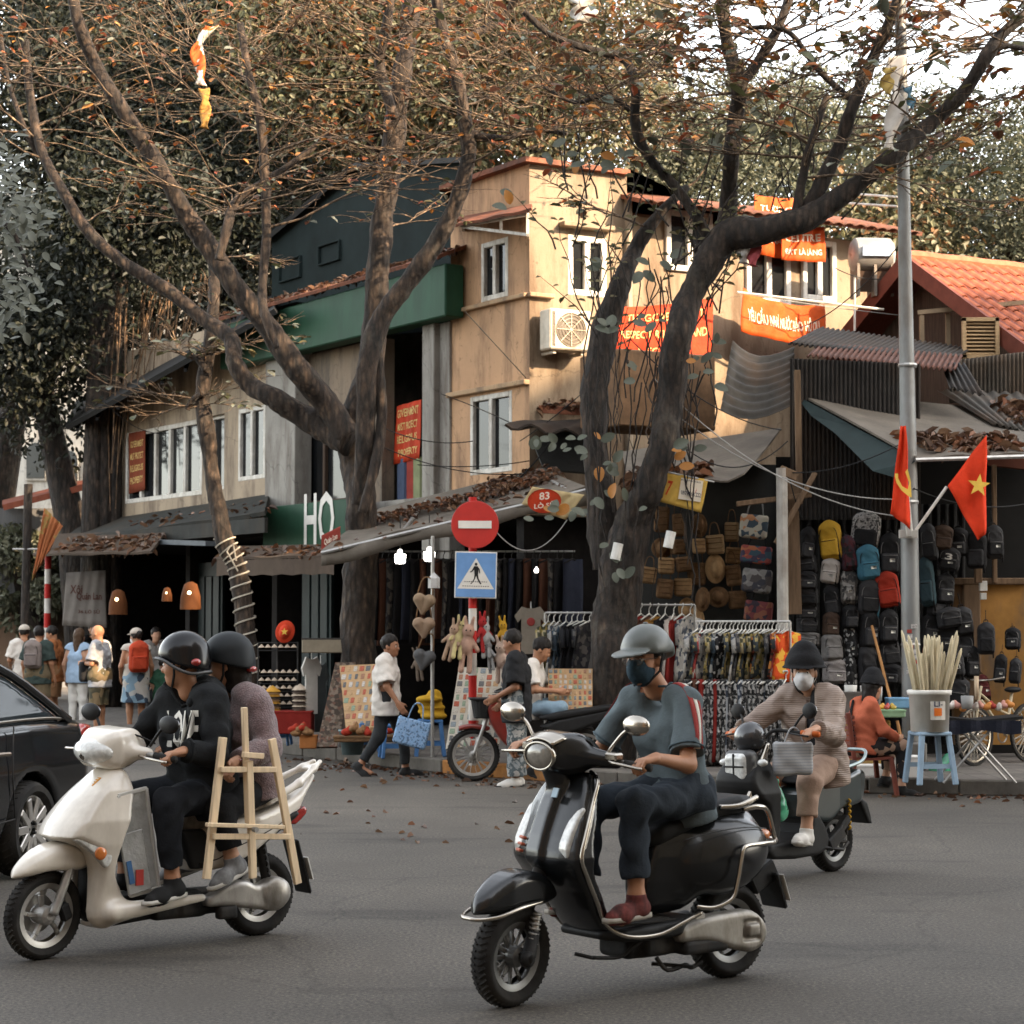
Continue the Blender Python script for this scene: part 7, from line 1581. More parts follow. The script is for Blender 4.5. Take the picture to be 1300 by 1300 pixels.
mb=MB();mb.box(c+V(0,-.012,0),(.186,.003,.042),Euler((0,0,.08)).to_matrix());mb.build('white_bar',mat('sign_white2',(.64,.61,.55),.5,var=.1),d1)
c=P(604,730,22.9)-Vector(sg.location);B3=Euler((0,.02,.08)).to_matrix();lc=lambda x,y,d=-.012:c+B3@Vector((x,d,y))
mb=MB();mb.box(c,(.235,.006,.26),B3,.004);d2=mb.build('crossing_plate',MATS['sign_white2'],sg);mb=MB();mb.box(lc(0,0,-.008),(.222,.003,.247),B3);mb.build('blue_field',mat('sign_blue',(.14,.27,.50),.5,var=.15,scale=4),d2)
mb=MB();mb._add([lc(-.205,-.155),lc(.205,-.155),lc(.0,.19)],[(0,1,2)]);mb.build('white_triangle',MATS['sign_white2'],d2)
ink=mat('sign_black',(.02,.02,.02),.6);mb=MB()
fig=[[(-.012,.135),(.012,.135),(.016,.115),(.0,.10),(-.016,.115)],[(-.022,.098),(.018,.098),(.03,.06),(.024,-.0),(-.014,-.0),(-.02,.05)],[(-.022,.095),(-.045,.05),(-.066,.035),(-.062,.026),(-.034,.04),(-.012,.075)],[(.018,.098),(.043,.065),(.048,.02),(.038,.02),(.032,.06),(.01,.08)],[(-.014,.005),(.010,.005),(-.012,-.05),(-.045,-.10),(-.058,-.10),(-.058,-.092),(-.045,-.086),(-.022,-.045)],[(.0,.005),(.024,.005),(.034,-.045),(.060,-.088),(.066,-.098),(.05,-.104),(.016,-.045)]]
for p in fig:mb._add([lc(x,y,-.015)for x,y in p],[tuple(range(len(p)))])
for y,x0,x1,n in((-.075,-.12,.12,11),(-.125,-.14,.14,12)):
    for k in range(n):x=lerp(x0,x1,k/(n-1));mb.box(lc(x,y,-.014),(.0065,.001,.004),B3)
mb.build('pedestrian_symbol',ink,d2)
s2=thing('marker_post','slim red and white banded post by the far left bush','post',V(P(60,800,38).x,38,0));bandpost(s2,0,0,1.4,3.3,7,.06,first=1);mb=MB();mb.tube([(0,0,0),(0,0,1.4)],.05,8);mb.build('lower_post',steel,s2);mb=MB();mb.lathe([(0,-.01),(.16,-.01),(.16,.01),(0,.01)],18,Matrix.Translation((0,-.05,3.5))@Matrix.Rotation(1.2,4,'Z')@Matrix.Rotation(PI/2,4,'X'));mb.build('disc',mat('disc_blue',(.12,.2,.28),.5),s2)
# ------------------------------------------------------------------ dead leaves, wires
def litter(name,label,fn,n,size,parent=None,up=1.0):
    c=[fn()for _ in range(n)];ax=rdir(n);ax[:,2]*=.35;nr=rdir(n)*.6+np.array([0,0,up]);o=leaves(name,[tuple(p)for p in c],ax,nr,NR.uniform(*size,n),.5,leafmat('leaf_dead',[(.13,.065,.035),(.09,.045,.027),(.16,.09,.05),(.07,.038,.024),(.19,.075,.033)],trans=.05),parent,fold=.35,curl=.4);return tag(o,kind='stuff')
def onquad(A,B,Cc,D,u0=0,u1=1,v0=0,v1=1,h=.03):
    def f():u,v=U(u0,u1),U(v0,v1);return Vector(A).lerp(Vector(B),u).lerp(Vector(D).lerp(Vector(Cc),u),v)+V(0,0,U(0,h)+.015)
    return f
def lit(label,fn,n,sz):o=litter('dead_leaves',label,fn,n,sz);tag(o,label,'leaves')
AW=(P(482,648,28.2),P(690,596,27.6),P(745,622,24.6),P(408,702,25.0))
lit('brown leaf drift along the grey awning',onquad(*AW,.05,.95,.30,.50,.05),620,(.06,.11));lit('few fallen leaves on the front of the grey awning',onquad(*AW,.0,1,.55,1,.01),60,(.08,.15));lit('leaf heap at the right end of the grey awning',onquad(*AW,.62,1,.1,.5,.07),300,(.06,.12))
lit('leaves on the sagging tarpaulin by the pennant',onquad(P(790,575,25.4),P(992,545,25.2),P(945,606,23.2),P(800,628,23.0),.0,.62,.72,1,.10),380,(.1,.2))
lit('leaf pile on the large tarpaulin awning',onquad(P(1008,498,24.6),P(1250,520,25.6),P(1345,577,22.6),P(1162,583,22.2),.15,.8,.68,.95,.06),340,(.09,.18))
lit('leaves on the pale roof sheet at right',onquad(P(1190,496,26),P(1340,500,26),P(1345,560,23.6),P(1260,538,24.2),.4,1,.3,.8,.04),200,(.09,.17))
lit('leaves on the brown far left awning',onquad(LF.pt(75,680,.9),LF.pt(212,676,.9),LF.pt(193,703,2.1),LF.pt(42,706,2.1),.2,1,.2,.9,.03),220,(.1,.2));lit('leaves on the dark lean-to roof',onquad(LF.pt(108,668,.02),LF.pt(343,632,.02),LF.pt(338,655,1),LF.pt(80,690,1),.3,1,.3,.9,.03),200,(.1,.2));lit('leaves on the valanced brown awning',onquad(LF.pt(300,696,.9),LF.pt(420,694,.9),LF.pt(424,708,1.9),LF.pt(275,712,1.9),0,1,.2,.9,.03),160,(.1,.2))
lit('leaf row on the ledge of the green fronted house',onquad(LF.w(a1,zb1+.28,-.1),LF.w(a0,zb1+.28,-.1),LF.w(a0,zb1+.10,.45),LF.w(a1,zb1+.10,.45),0,1,0,1,.05),700,(.07,.14));lit('leaves on the red ledge below the air conditioner',onquad(P(672,518,28.3),P(760,512,28.6),P(760,520,28.2),P(672,526,28.0),0,1,0,1,.1),120,(.08,.16))
def gutter():
    i=R.randrange(20,72);a,b=KP[i],KP[i+1];d=(b-a).normalized();nn=Vector((d.y,-d.x,0));return a.lerp(b,R.random())+nn*abs(R.gauss(0,.55))+V(0,0,.008)
lit('dead leaves in the gutter along the kerb',gutter,420,(.05,.11));lit('scattered leaves on the asphalt between the scooters',lambda:G(U(330,700),U(985,1075),.008),46,(.05,.10))
cable=mat('cable_black',(.02,.02,.02),.6,bump=0);cablew=mat('cable_grey',(.28,.27,.25),.6,bump=0)
def wire(a,b,sag,r=.008,m=cable,n=14):
    A,B=P(*a),P(*b);mb=MB();mb.tube([A.lerp(B,i/n)-V(0,0,sag*4*(i/n)*(1-i/n))for i in range(n+1)],r,5);return mb.build('cable',m)
wires=[((480,540,26),(600,560,27.5),.1),((480,565,26),(680,600,27.5),.15),((660,560,28),(770,470,26),.05),((575,640,27),(700,560,27),.25),((560,500,28),(665,545,28),-.02),((590,395,28),(668,480,28),0),((800,430,23),(992,546,23.4),.2),((850,520,23),(1135,634,22.2),.25),((830,480,23),(1135,655,22.2),.3),((1000,600,23.3),(1150,560,22.2),.1),((1160,620,22.2),(1300,640,24),.1),((860,560,23),(1000,560,23.4),.3),((1003,610,23.3),(1020,660,23.4),.05),((530,590,27),(672,585,28),.05),((125,500,38),(250,535,38),.45),((630,675,23.4),(720,660,23.4),.28),((1150,300,22.3),(1000,420,27),.2),((940,372,28.8),(1140,400,29.5),.02),((1060,340,29),(1140,350,29.5),.1)]
for k,(a,b,s)in enumerate(wires):tag(wire(a,b,s,.011 if k==3 else .007,cablew if k in(7,8,15,17)else cable),'thin cable strung %s'%['beside the white pillars','past the pillars to the awning','up to the leaning tree','looping over the grey awning','across the shaded ochre wall','slanting down the ochre wall','from the leaning tree to the timber','pale, from the tree to the flags','pale, lower, from the tree to the flags','above the tin wall','right of the lamp post','under the curved tin sheet','beside the white post','below the shaded tall window','over the beige house windows','hanging by the no entry sign','down from the lamp post','above the long orange banner','by the water tank'][k],'cable','cables')
# pole brackets on the cream wall
for k,(a,b)in enumerate((((936,371,28.6),(1122,393,28.9)),((1085,352,29.2),(1085,420,29.2)),((1078,258,29.6),(1140,262,28.5)),((1082,246,29.6),(1140,250,28.5)))):mb=MB();mb.tube([P(*a),P(*b)],.018,6);tag(mb.build('steel_pole',whitewood),'white thin steel pole on the cream wall, %s'%['lowest, level','upright','second level one by the eave','highest level one by the eave'][k],'pole')
# rags caught in the trees
def rag(label,pts,Y,m,w=.12):
    mb=MB();q=smoothpath([P(x,y,Y)for x,y in pts],6);n=len(q)-1
    mb.sheet(lambda u,v:Vector(q[int(u*n+.5)])+V((v-.5)*w*(.5+abs(math.sin(u*6+1))),.04*math.sin(u*11+v*4),0),n,5,.006);return tag(mb.build('rag',m,None,True),label,'rag')
rag('orange and white plastic rag hanging from the bare twigs at upper left',[(270,33),(258,45),(250,65),(254,85),(255,108)],25,printmat('rag_or',[(.60,.10,.03),(.66,.6,.52),(.6,.14,.04)],2.2,kind='noise'));rag('yellow leaf like scrap on a string at upper left',[(259,112),(261,135),(259,163)],25,mat('rag_y',(.42,.22,.06),.7),.10)
rag('torn white plastic wrapped round the lamp post high up',[(1140,70),(1134,100),(1140,130),(1132,160),(1128,190)],22.0,mat('rag_w',(.55,.51,.46),.6,var=.2),.13);rag('yellow plastic scrap beside the torn white wrap on the lamp post',[(1130,85),(1126,100),(1128,120)],21.9,mat('rag_yy',(.45,.32,.10),.7),.10);rag('blue plastic strip right of the torn white wrap',[(1152,110),(1156,125),(1158,138)],21.9,mat('rag_b',(.10,.20,.27),.6),.06)
rag('white cloth hanging from the dark limb by the banners',[(946,288),(942,305),(944,335)],22.6,mat('rag_w2',(.52,.5,.48),.8),.12);rag('pink red cloth hanging beside the white cloth on the limb',[(958,288),(957,310),(955,338)],22.6,mat('rag_p',(.42,.09,.10),.8),.12);rag('white paper lantern caught at the tree top centre',[(738,-6),(742,12),(738,28)],23,mat('rag_w3',(.5,.48,.44),.7),.22)
# ------------------------------------------------------------------ goods on show
def smesh(name,build,lo,hi,h):
    S=SDF(lo,hi,h);build(S);o=S.mesh(name,None);me=o.data;me.materials.clear();me.materials.append(plastic);bpy.data.objects.remove(o);return me
def bmesh_(name,fn,smooth=True):
    mb=MB();fn(mb);return mb.mesh(name,plastic,smooth)
def omat(o,m):o.material_slots[0].link='OBJECT';o.material_slots[0].material=m;return o
def good(name,label,cat,parts,loc,rz=0,sc=(1,1,1),group=None):
    me,m=parts[0][1:];o=omat(link(name,me),m);tag(o,label,cat,group);o.location=loc;o.rotation_euler=(0,0,rz)if not hasattr(rz,'__len__')else rz;o.scale=sc
    for nm,me,m in parts[1:]:omat(link(nm,me,o),m)
    return o
def _pack(S):S.add(rbox((0,0,0),(.15,.075,.21),.07),ell((0,-.02,.16),(.12,.07,.09)),k=.03);S.wrinkle(.003,30)
def _pock(S):S.add(rbox((0,-.075,-.07),(.115,.035,.10),.03),k=.02);S.wrinkle(.002,40)
Bp,Bk=smesh('backpack',_pack,(-.2,-.13,-.26),(.2,.13,.28),.013),smesh('front_pocket',_pock,(-.16,-.14,-.2),(.16,0,.06),.011)
Bz=bmesh_('zip',lambda m:(m.tube(smoothpath([(-.12,-.07,.02),(-.10,-.078,.13),(0,-.08,.17),(.10,-.078,.13),(.12,-.07,.02)],4),.005,4),m.tube([(-.10,-.113,.005),(.10,-.113,.005)],.004,4)))
Bh=bmesh_('top_loop',lambda m:m.tube(smoothpath([(-.04,0,.20),(-.03,0,.27),(.03,0,.27),(.04,0,.20)],4),.008,5))
Bt=bmesh_('strap',lambda m:m.sheet(lambda u,v:(.10+.025*v,-.03-.05*math.sin(u*PI),.10-.36*u),6,1,.01));Bl=bmesh_('label',lambda m:m.box((.03,-.116,-.05),(.035,.003,.018),ch=.001))
K=lambda n,c,**k:cloth('bag_'+n,c,.75,**k)
blk,dgr,gry,whi,yl,blu,rd_,brn,teal_b,olv=K('black',(.016,.016,.017)),K('charcoal',(.035,.035,.037)),K('grey',(.16,.155,.15)),K('white',(.46,.42,.38)),K('yellow',(.48,.28,.03)),K('blue',(.05,.15,.21)),K('red',(.30,.03,.015)),K('brown',(.055,.035,.025)),K('teal',(.03,.055,.065)),K('olive',(.10,.09,.05))
pgr,pbw,pcm,prd=printmat('bag_dots',[(.30,.29,.28),(.05,.05,.05),(.22,.21,.2),(.35,.34,.32)],55),printmat('bag_bw',[(.02,.02,.02),(.35,.35,.34),(.02,.02,.02),(.03,.03,.03)],26),printmat('bag_camo',[(.05,.05,.05),(.28,.27,.25),(.14,.13,.12)],20),printmat('bag_rcamo',[(.07,.02,.025),(.02,.02,.02),(.05,.03,.04)],16)
pgz=printmat('bag_zig',[(.32,.30,.29),(.14,.13,.13)],26,kind='wave',dist=4)
packs=[(1055,688,29,47,yl,'yellow backpack in a clear bag, topmost left of the patterned one'),(1054,726,24,30,whi,'small white backpack hanging under the yellow one'),(1099,675,36,44,pgr,'grey patterned backpack with black pocket hanging highest'),(1102,716,30,42,blu,'blue backpack hanging under the grey patterned one'),(1127,750,30,42,rd_,'red backpack hanging left of the lamp post'),(1129,706,28,50,blk,'large black backpack right of the blue one'),(1077,704,21,42,prd,'dark red camouflage backpack between yellow and blue ones'),(1078,747,22,42,pcm,'silver camouflage backpack under the dark red one'),(1104,760,29,42,dgr,'black backpack with pale blue straps under the blue one'),(1024,692,20,40,blk,'black long strapped bag, top of the left column by the white post'),(1024,717,26,24,dgr,'black shoulder bag with three pale zips, second in the left column'),(1024,738,27,22,blk,'black shoulder bag with pale zip, third in the left column'),(1025,757,27,22,dgr,'charcoal shoulder bag, fourth in the left column'),(1025,776,27,22,blk,'black shoulder bag, fifth in the left column'),(1025,794,28,22,dgr,'charcoal shoulder bag with orange tag, sixth in the left column'),(1025,811,32,18,gry,'shiny grey pouch, lowest in the left column'),(1057,764,21,36,blk,'black backpack below the small white one'),(1055,794,22,30,brn,'dark brown backpack above the round grey one'),(1056,823,28,34,gry,'round grey backpack beside the woman\'s bucket hat'),(1060,853,32,30,pgz,'grey zigzag printed backpack at the bottom of its column'),(1079,784,20,28,blk,'black bag with a white price tag under the silver camouflage'),(1081,818,18,42,pbw,'black bag with white flower print, upper of two'),(1079,855,18,38,pbw,'black bag with white flower print, lower of two'),(1104,800,24,48,blk,'tall black bag right of the flower print'),(1101,845,24,46,dgr,'tall charcoal bag behind the broom handle'),(1128,797,24,40,blk,'black backpack with keyrings below the red one'),(1130,830,26,32,dgr,'charcoal backpack with grey flap near the lamp post'),(1132,856,26,24,blk,'black bag lowest beside the lamp post'),
         (1196,684,28,30,brn,'dark brown bag right of the lamp post below the star flag'),(1205,711,28,28,dgr,'black round bag marked 3 right of the lamp post'),(1177,741,20,58,teal_b,'tall dark teal bag close to the lamp post'),(1199,749,26,36,blk,'black folded bag below the bag marked 3'),(1205,785,32,24,dgr,'charcoal bag with a diagonal zip right of the lamp post'),(1203,812,32,34,blk,'black bag above the one with white capital letters'),(1205,846,38,30,dgr,'black bag lettered in white capitals right of the lamp post'),(1233,842,20,38,blk,'small black sling bag hanging left on the ochre wall'),(1252,812,22,38,dgr,'black sling bag hanging in the middle of the ochre wall'),(1286,812,20,26,blk,'black sling bag hanging high at the right of the ochre wall'),(1289,853,15,30,dgr,'small black bag with a white tag, lowest on the ochre wall'),(1248,874,16,30,K('maroon',(.09,.02,.02)),'maroon bag hanging behind the food tray'),(1175,845,10,50,K('rust',(.24,.07,.03)),'narrow rust red umbrella bag beside the lamp post'),(1180,800,22,36,blk,'black bag half behind the lamp post at right'),(1190,770,26,30,blk,'black bag right of the tall teal bag'),(1222,790,26,34,dgr,'charcoal bag overlapping the door post at right'),(1222,822,28,34,blk,'black bag between the lettered bag and the ochre wall'),(1183,870,30,40,blk,'black bag low behind the sugar canes'),(1216,880,28,36,dgr,'charcoal bag low behind the food tray'),(1218,690,24,34,blk,'black bag behind the lower tip of the star flag'),(1240,700,26,44,blk,'tall black bag above the ochre wall'),(1262,690,24,40,dgr,'charcoal bag high right above the ochre wall'),(1180,690,20,44,dgr,'narrow charcoal bag high beside the lamp post'),(1270,850,16,34,blk,'slim black bag in the middle right of the ochre wall')]
for i,(x,y,w,h_,m,lb)in enumerate(packs):
    Y=23.75+U(-.06,.06)if x<1160 else 23.95+U(-.08,.05);p=P(x,y,Y);k=Y/FPX
    pk=dgr if m is blk else(blk if m in(dgr,pgr)else m)
    o=good('backpack',lb,'bag',[('',Bp,m),('front_pocket',Bk,pk),('zip',Bz,gry if m in(blk,dgr)and i%3 else blk),('top_loop',Bh,blk),('strap',Bt,blu if 'pale blue' in lb else blk)]+([('label',Bl,whiteprint)]if i%2 else[]),p,(U(-.12,.08),U(-.15,.15),U(-.45,.3)),(w*k/.30,U(.7,1.1),h_*k/.42),'bags on the right stall')
    if 'round bag marked 3' in lb:text('3',.10,.12,whiteprint,o,lambda x,y:V(x,-.118,y+.06))
    if 'capital' in lb and 'above' not in lb:text('GUCCI',.22,.07,whiteprint,o,lambda x,y:V(x,-.116,y-.02))
    mb=MB();mb.tube([(0,0,.26),(U(-.03,.03),.02,.26+U(.08,.2))],.006,4);mb.build('hanging_cord',blk,o)
# woven bags, hats, totes
straw=mat('straw',(.30,.185,.09),.85,var=.25,scale=10,bump=.9,bscale=60,bdist=.012);straw2=mat('straw_dark',(.15,.085,.042),.9,var=.3,scale=10,bump=.9,bscale=60,bdist=.012);straw3=printmat('straw_band',[(.30,.2,.1),(.05,.035,.03),(.28,.18,.09)],9,kind='wave')
Wb=smesh('woven_bag',lambda S:(S.add(rbox((0,0,0),(.15,.06,.15),.05)),S.cut(rbox((0,0,.15),(.12,.035,.06),.02))),(-.2,-.1,-.2),(.2,.1,.2),.012);Wh=smesh('straw_hat',lambda S:(S.add(ell((0,0,0),(.17,.03,.17)),ell((0,-.05,0),(.09,.07,.10)),k=.03)),(-.2,-.15,-.2),(.2,.06,.2),.012)
Wl=bmesh_('handle',lambda m:(m.tube(smoothpath([(-.09,0,.12),(-.05,0,.30),(.05,0,.30),(.09,0,.12)],4),.009,5),));Ws=bmesh_('stitch',lambda m:[m.tube([(-.14,-.064,z),(.14,-.064,z)],.005,4)for z in(-.06,.02,.09)])
wv=[(840,659,19,34,'b'),(840,696,24,24,'h'),(861,694,17,20,'b'),(861,666,15,30,'b'),(888,667,18,28,'h'),(887,693,16,20,'b'),(908,691,23,26,'s'),(929,675,18,26,'s'),(846,718,21,22,'b'),(868,716,21,20,'b'),(885,728,23,30,'b'),(908,722,25,34,'h'),(931,705,20,22,'b'),(931,730,20,28,'b'),(823,730,21,22,'b'),(844,747,21,26,'b'),(867,745,23,24,'b'),(892,761,17,28,'h'),(912,758,25,24,'h'),(936,761,23,24,'b'),(872,773,21,26,'h'),(884,788,19,32,'h')]
pos=['in the top row, leftmost','in the second row, leftmost','in the second row, next to the round one','in the top row, second','in the top row, third','in the second row below the round hat','with dark stripes, under the pennant','with bands, left of the owl print tote','in the third row, leftmost pale','in the third row, with a folded flap','in the third row, palest and tallest','large and round in the third row','in the second row, half pale half dark','in the third row, rightmost','lowest left, beside the trunk','in the fourth row, left','in the fourth row, wider','oval with a dark ring, fourth row','with a curved brim, fourth row','dark and patterned, fourth row right','in the fifth row, dark','lowest, pale, above the clothes rack']
for(x,y,w,h_,k_),ps_ in zip(wv,pos):
    Y=24.55+U(-.1,.1);kk=Y/FPX;m=straw3 if k_=='s' else(straw2 if R.random()<.45 else straw);hat_=k_=='h'
    good('straw_hat' if hat_ else 'woven_bag',('woven straw hat ' if hat_ else 'woven straw bag ')+ps_,'hat' if hat_ else 'bag',[('',Wh if hat_ else Wb,m)]+([]if hat_ else[('handle',Wl,straw2),('stitch',Ws,straw2)]),P(x,y,Y),(0,U(-.15,.15),U(-.3,.3)),(w*kk/.30,1,h_*kk/.30),'woven goods on the tarp wall')
for x,y,w,h_,st_,lb in((957,668,36,32,[(.40,.36,.3),(.05,.07,.09),(.42,.2,.1),(.4,.37,.3)],'canvas tote with owl squares, top of the four totes'),(960,704,40,24,[(.28,.07,.06),(.05,.09,.12),(.40,.14,.07),(.06,.05,.08)],'red and navy patterned tote, second of the four totes'),(961,737,38,32,[(.20,.19,.18),(.08,.07,.07),(.26,.25,.24),(.05,.05,.06)],'grey owl face tote, third of the four totes'),(963,776,36,28,[(.14,.04,.04),(.04,.03,.04),(.20,.08,.05)],'dark red embroidered tote, lowest of the four totes')):
    good('tote_bag',lb,'bag',[('',Wb,printmat('tote%d'%y,st_,16)),('handle',Wl,gry if y<700 else blk)],P(x,y,24.2),(0,.12,-.35),(w*24.2/FPX/.3,1.3,h_*24.2/FPX/.3),'totes by the white post')
# clothes rails
def garment(m):
    m.sheet(lambda u,v:((v-.5)*(.11+.05*u)+.022*math.sin(v*9+u*4),-.22+.44*v+.02*math.sin(u*7),-.06-.64*u-.10*abs(v-.5)*(1-u)),6,7,.022)
Ga,Gb=bmesh_('garment',garment),bmesh_('garment',lambda m:m.sheet(lambda u,v:((v-.5)*.10+.02*math.sin(v*7+u*3),-.14+.28*v,-.05-1.0*u),5,6,.035));Gs=bmesh_('sleeve',lambda m:m.sheet(lambda u,v:(-.045+.02*u+.05*(v-.5),-.26-.03*u,-.14-.2*u),2,3,.03))
Gh=bmesh_('hanger',lambda m:(m.tube(smoothpath([(0,0,.035),(.018,0,.05),(.02,0,.025),(0,0,.0),(0,0,-.05)],3),.006,4),m.tube([(0,-.19,-.10),(0,0,-.045),(0,.19,-.10)],.01,4)))
hgm=mat('hanger_white',(.55,.54,.50),.5)
gm=[printmat('g%d'%i,c,s)for i,(c,s)in enumerate([([(.20,.05,.03),(.42,.16,.04),(.03,.03,.03)],22),([(.40,.38,.34),(.06,.07,.09),(.3,.29,.27)],24),([(.03,.035,.04),(.28,.22,.10),(.05,.06,.06)],20),([(.06,.09,.12),(.30,.30,.28),(.03,.04,.05)],22),([(.25,.19,.06),(.05,.05,.03),(.30,.25,.15)],20),([(.02,.02,.02),(.40,.39,.37),(.02,.02,.02)],26),([(.35,.06,.05),(.40,.36,.32),(.3,.05,.05)],16),([(.03,.03,.035),(.12,.11,.1),(.05,.05,.05)],20)])]
gbr=printmat('g_bright',[(.62,.09,.02),(.66,.36,.05),(.58,.07,.015)],14);gp=[cloth('g_red',(.22,.025,.02)),cloth('g_blk',(.018,.018,.02)),printmat('g_bw',[(.02,.02,.02),(.42,.41,.39),(.06,.06,.06),(.3,.3,.29)],34),printmat('g_bw2',[(.36,.38,.40),(.05,.06,.08)],18),cloth('g_brown',(.10,.045,.03)),printmat('g_bw3',[(.03,.03,.03),(.28,.27,.26),(.05,.05,.05)],44)]
def rack(lb,x0,x1,y,Y,z0,posts=True):
    A,B=P(x0,y,Y),P(x1,y,Y);o=thing('clothes_rack',lb,'clothes rack',(A.x,Y,z0));mb=MB();mb.tube([A,B],.014,6);inhouse(mb.build('rail',steel),o)
    if posts:
        for q in(A,B):mb=MB();mb.tube([V(q.x,q.y,z0),q],.016,6);inhouse(mb.build('post',steel),o)
    return A,B
def onrack(A,B,n,me,ms,lab,grp,sc=1.0,sleeve=True,last=None):
    for i in range(n):
        m=ms(i);nm=m.name;p=A.lerp(B,(i+.5)/n+U(-.008,.008));l_=lab(i)
        good('garment',l_,'clothes',[('',me,m)]+([('sleeve',Gs,m)]if sleeve else[])+[('hanger',Gh,engine if 'scarf' in l_ else hgm)],p-V(0,0,.045),U(-.75,-.25),(1,1,sc*U(.94,1.05)),grp)
A,B=rack('upper rail of the crowded clothes rack left of the woman on the electric scooter',884,1003,789,22.9,PZ);ORD=['first','second','third','fourth','fifth','sixth','seventh','eighth','ninth','tenth','eleventh','twelfth','thirteenth','fourteenth','fifteenth','sixteenth','seventeenth','eighteenth','nineteenth','twentieth','twenty first','twenty second','twenty third','twenty fourth','twenty fifth','twenty sixth']
onrack(A,B,24,Ga,lambda i:gbr if i>=23 else gm[[1,2,6,3,1,4,2,3,5,2,4,1,7,4,2,3,4,2,0,4,7,0,6,0][i]],lambda i:'bright orange printed shirt at the right end of the upper rail' if i==23 else 'printed shirt, %s from the left on the upper rail of the crowded rack'%ORD[i],'shirts on the upper rail',.86)
A,B=rack('lower rail of the crowded clothes rack left of the woman on the electric scooter',878,1000,852,22.85,PZ,False)
onrack(A,B,26,Gb,lambda i:gp[[2,5,4,1,0,2,5,2,0,2,2,3,5,2,3,2,5,2,2,5,2,3,2,5,2,5][i]],lambda i:'trousers, %s from the left on the lower rail of the crowded rack'%ORD[i],'trousers on the lower rail',.93,False)
A,B=rack('grey clothes rack behind the man in the black shirt',692,752,778,23.9,PZ)
onrack(A,B,8,Ga,lambda i:[gm[4],gm[4],gm[1],gm[3],gp[1],gm[7],gp[1],gm[7]][i],lambda i:'%s garment from the left on the grey rack by the leaning trunk'%ORD[i].capitalize(),'clothes on the grey rack',1.1)
A,B=rack('dark clothes rack between the leaning trunk and the woven bags',808,882,768,23.6,PZ)
onrack(A,B,7,Ga,lambda i:[gp[0],gp[4],cloth('g_och',(.26,.13,.03)),gp[1],cloth('g_cream',(.42,.37,.33)),gp[0],gm[1]][i],lambda i:'%s jacket from the left on the dark rack above the cap helmet'%ORD[i].capitalize(),'jackets on the dark rack',1.25)
A,B=rack('dark clothes rack inside the souvenir shop',480,730,700,27.0,PZ,False)
onrack(A,B,26,Gb,lambda i:[gp[1],gp[4],gm[7],gp[1],cloth('g_navy',(.03,.035,.055)),gp[1],gp[4]][i%7],lambda i:'dark scarf, %s from the left in the souvenir shop'%ORD[i],'scarves in the dark shop',1.1,False)
def flatshirt(lb,px,py,w,h_,Y,m,rz=0,print_=None):
    mb=MB();pts=[(-.5,.30),(-.28,.5),(-.1,.46),(.1,.46),(.28,.5),(.5,.30),(.40,.16),(.29,.24),(.30,-.5),(-.30,-.5),(-.29,.24),(-.40,.16)];k=Y/FPX
    mb.poly3([(x*w*k,0,z*h_*k)for x,z in pts],(0,.03,0));o=tag(mb.build('shirt',m),lb,'shirt');o.location=P(px,py,Y);o.rotation_euler=(0,0,rz)
    mb=MB();mb.tube([(0,.015,.46*h_*k),(0,.015,.6*h_*k)],.006,5);mb.build('hanger',hgm,o)
    if print_:mb=MB();mb.ell((.0,-.005,.1),(.05,.006,.05));mb.build('print',print_,o)
flatshirt('beige tee with a small red print hanging in the dark shop',674,800,42,60,24.6,cloth('tee_beige',(.22,.19,.15)),0,red_st);flatshirt('white tee hanging at the shop left of the leaning trunk board',396,870,30,72,26.6,cloth('tee_white',(.48,.46,.42)),.7);flatshirt('dark grey trousers hung beside the white tee',407,885,24,88,26.9,cloth('trou_grey',(.04,.045,.045)),.3)
# boards of fridge magnets
mcol=[mat('magnet%d'%i,c,.6,var=.35,scale=60)for i,c in enumerate([(.42,.38,.32),(.36,.10,.06),(.20,.23,.24),(.40,.26,.14),(.12,.12,.12),(.46,.42,.38),(.22,.28,.20),(.30,.16,.10)])]
Mg=[bmesh_('magnet',lambda m,a=a:m.box((0,0,0),(.032*a,.012,.036),ch=.006),False)for a in(1,.8,.65)]
def board(lb,corners,Ys,nx,ny,pm_):
    A,B,Cc,D=[P(x,y,Y)for(x,y),Y in zip(corners,Ys)];o=thing('magnet_board',lb,'board',(A+B+Cc+D)/4);f=lambda u,v:A.lerp(B,u).lerp(D.lerp(Cc,u),v);nn=(B-A).cross(D-A).normalized();nn=nn if nn.y<0 else-nn
    mb=MB();mb.sheet(f,2,2,.025);inhouse(mb.build('panel',pm_),o);x=(B-A).normalized();z=x.cross(nn).normalized()*-1
    for j in range(ny):
        for i in range(nx):
            q=omat(link('magnet',R.choice(Mg)),mcol[(i*3+j*5+R.randrange(3))%8]);inhouse(q,o);M=Matrix((x,-nn,z)).transposed().to_4x4();M.translation=f((i+.5)/nx,(j+.5)/ny)+nn*.018;s_=(B-A).length/nx/.085;q.matrix_basis=M@Matrix.Diagonal((s_,1,s_,1))
pap=mat('board_paper',(.44,.40,.33),.8,var=.15,scale=8);pao=mat('board_card',(.40,.26,.14),.8,var=.2,scale=8)
board('souvenir magnet board left of the man in white',[(432,846),(480,844),(490,934),(441,936)],(25.6,25.4,24.9,25.1),6,9,pao);board('tall pale magnet board below the crossing sign',[(583,848),(646,850),(634,946),(566,952)],(23.5,23.4,22.9,22.95),7,12,pap);board('small tan magnet board right of the man in black',[(696,850),(752,850),(752,904),(696,904)],(23.0,23.0,22.8,22.8),9,8,pao)
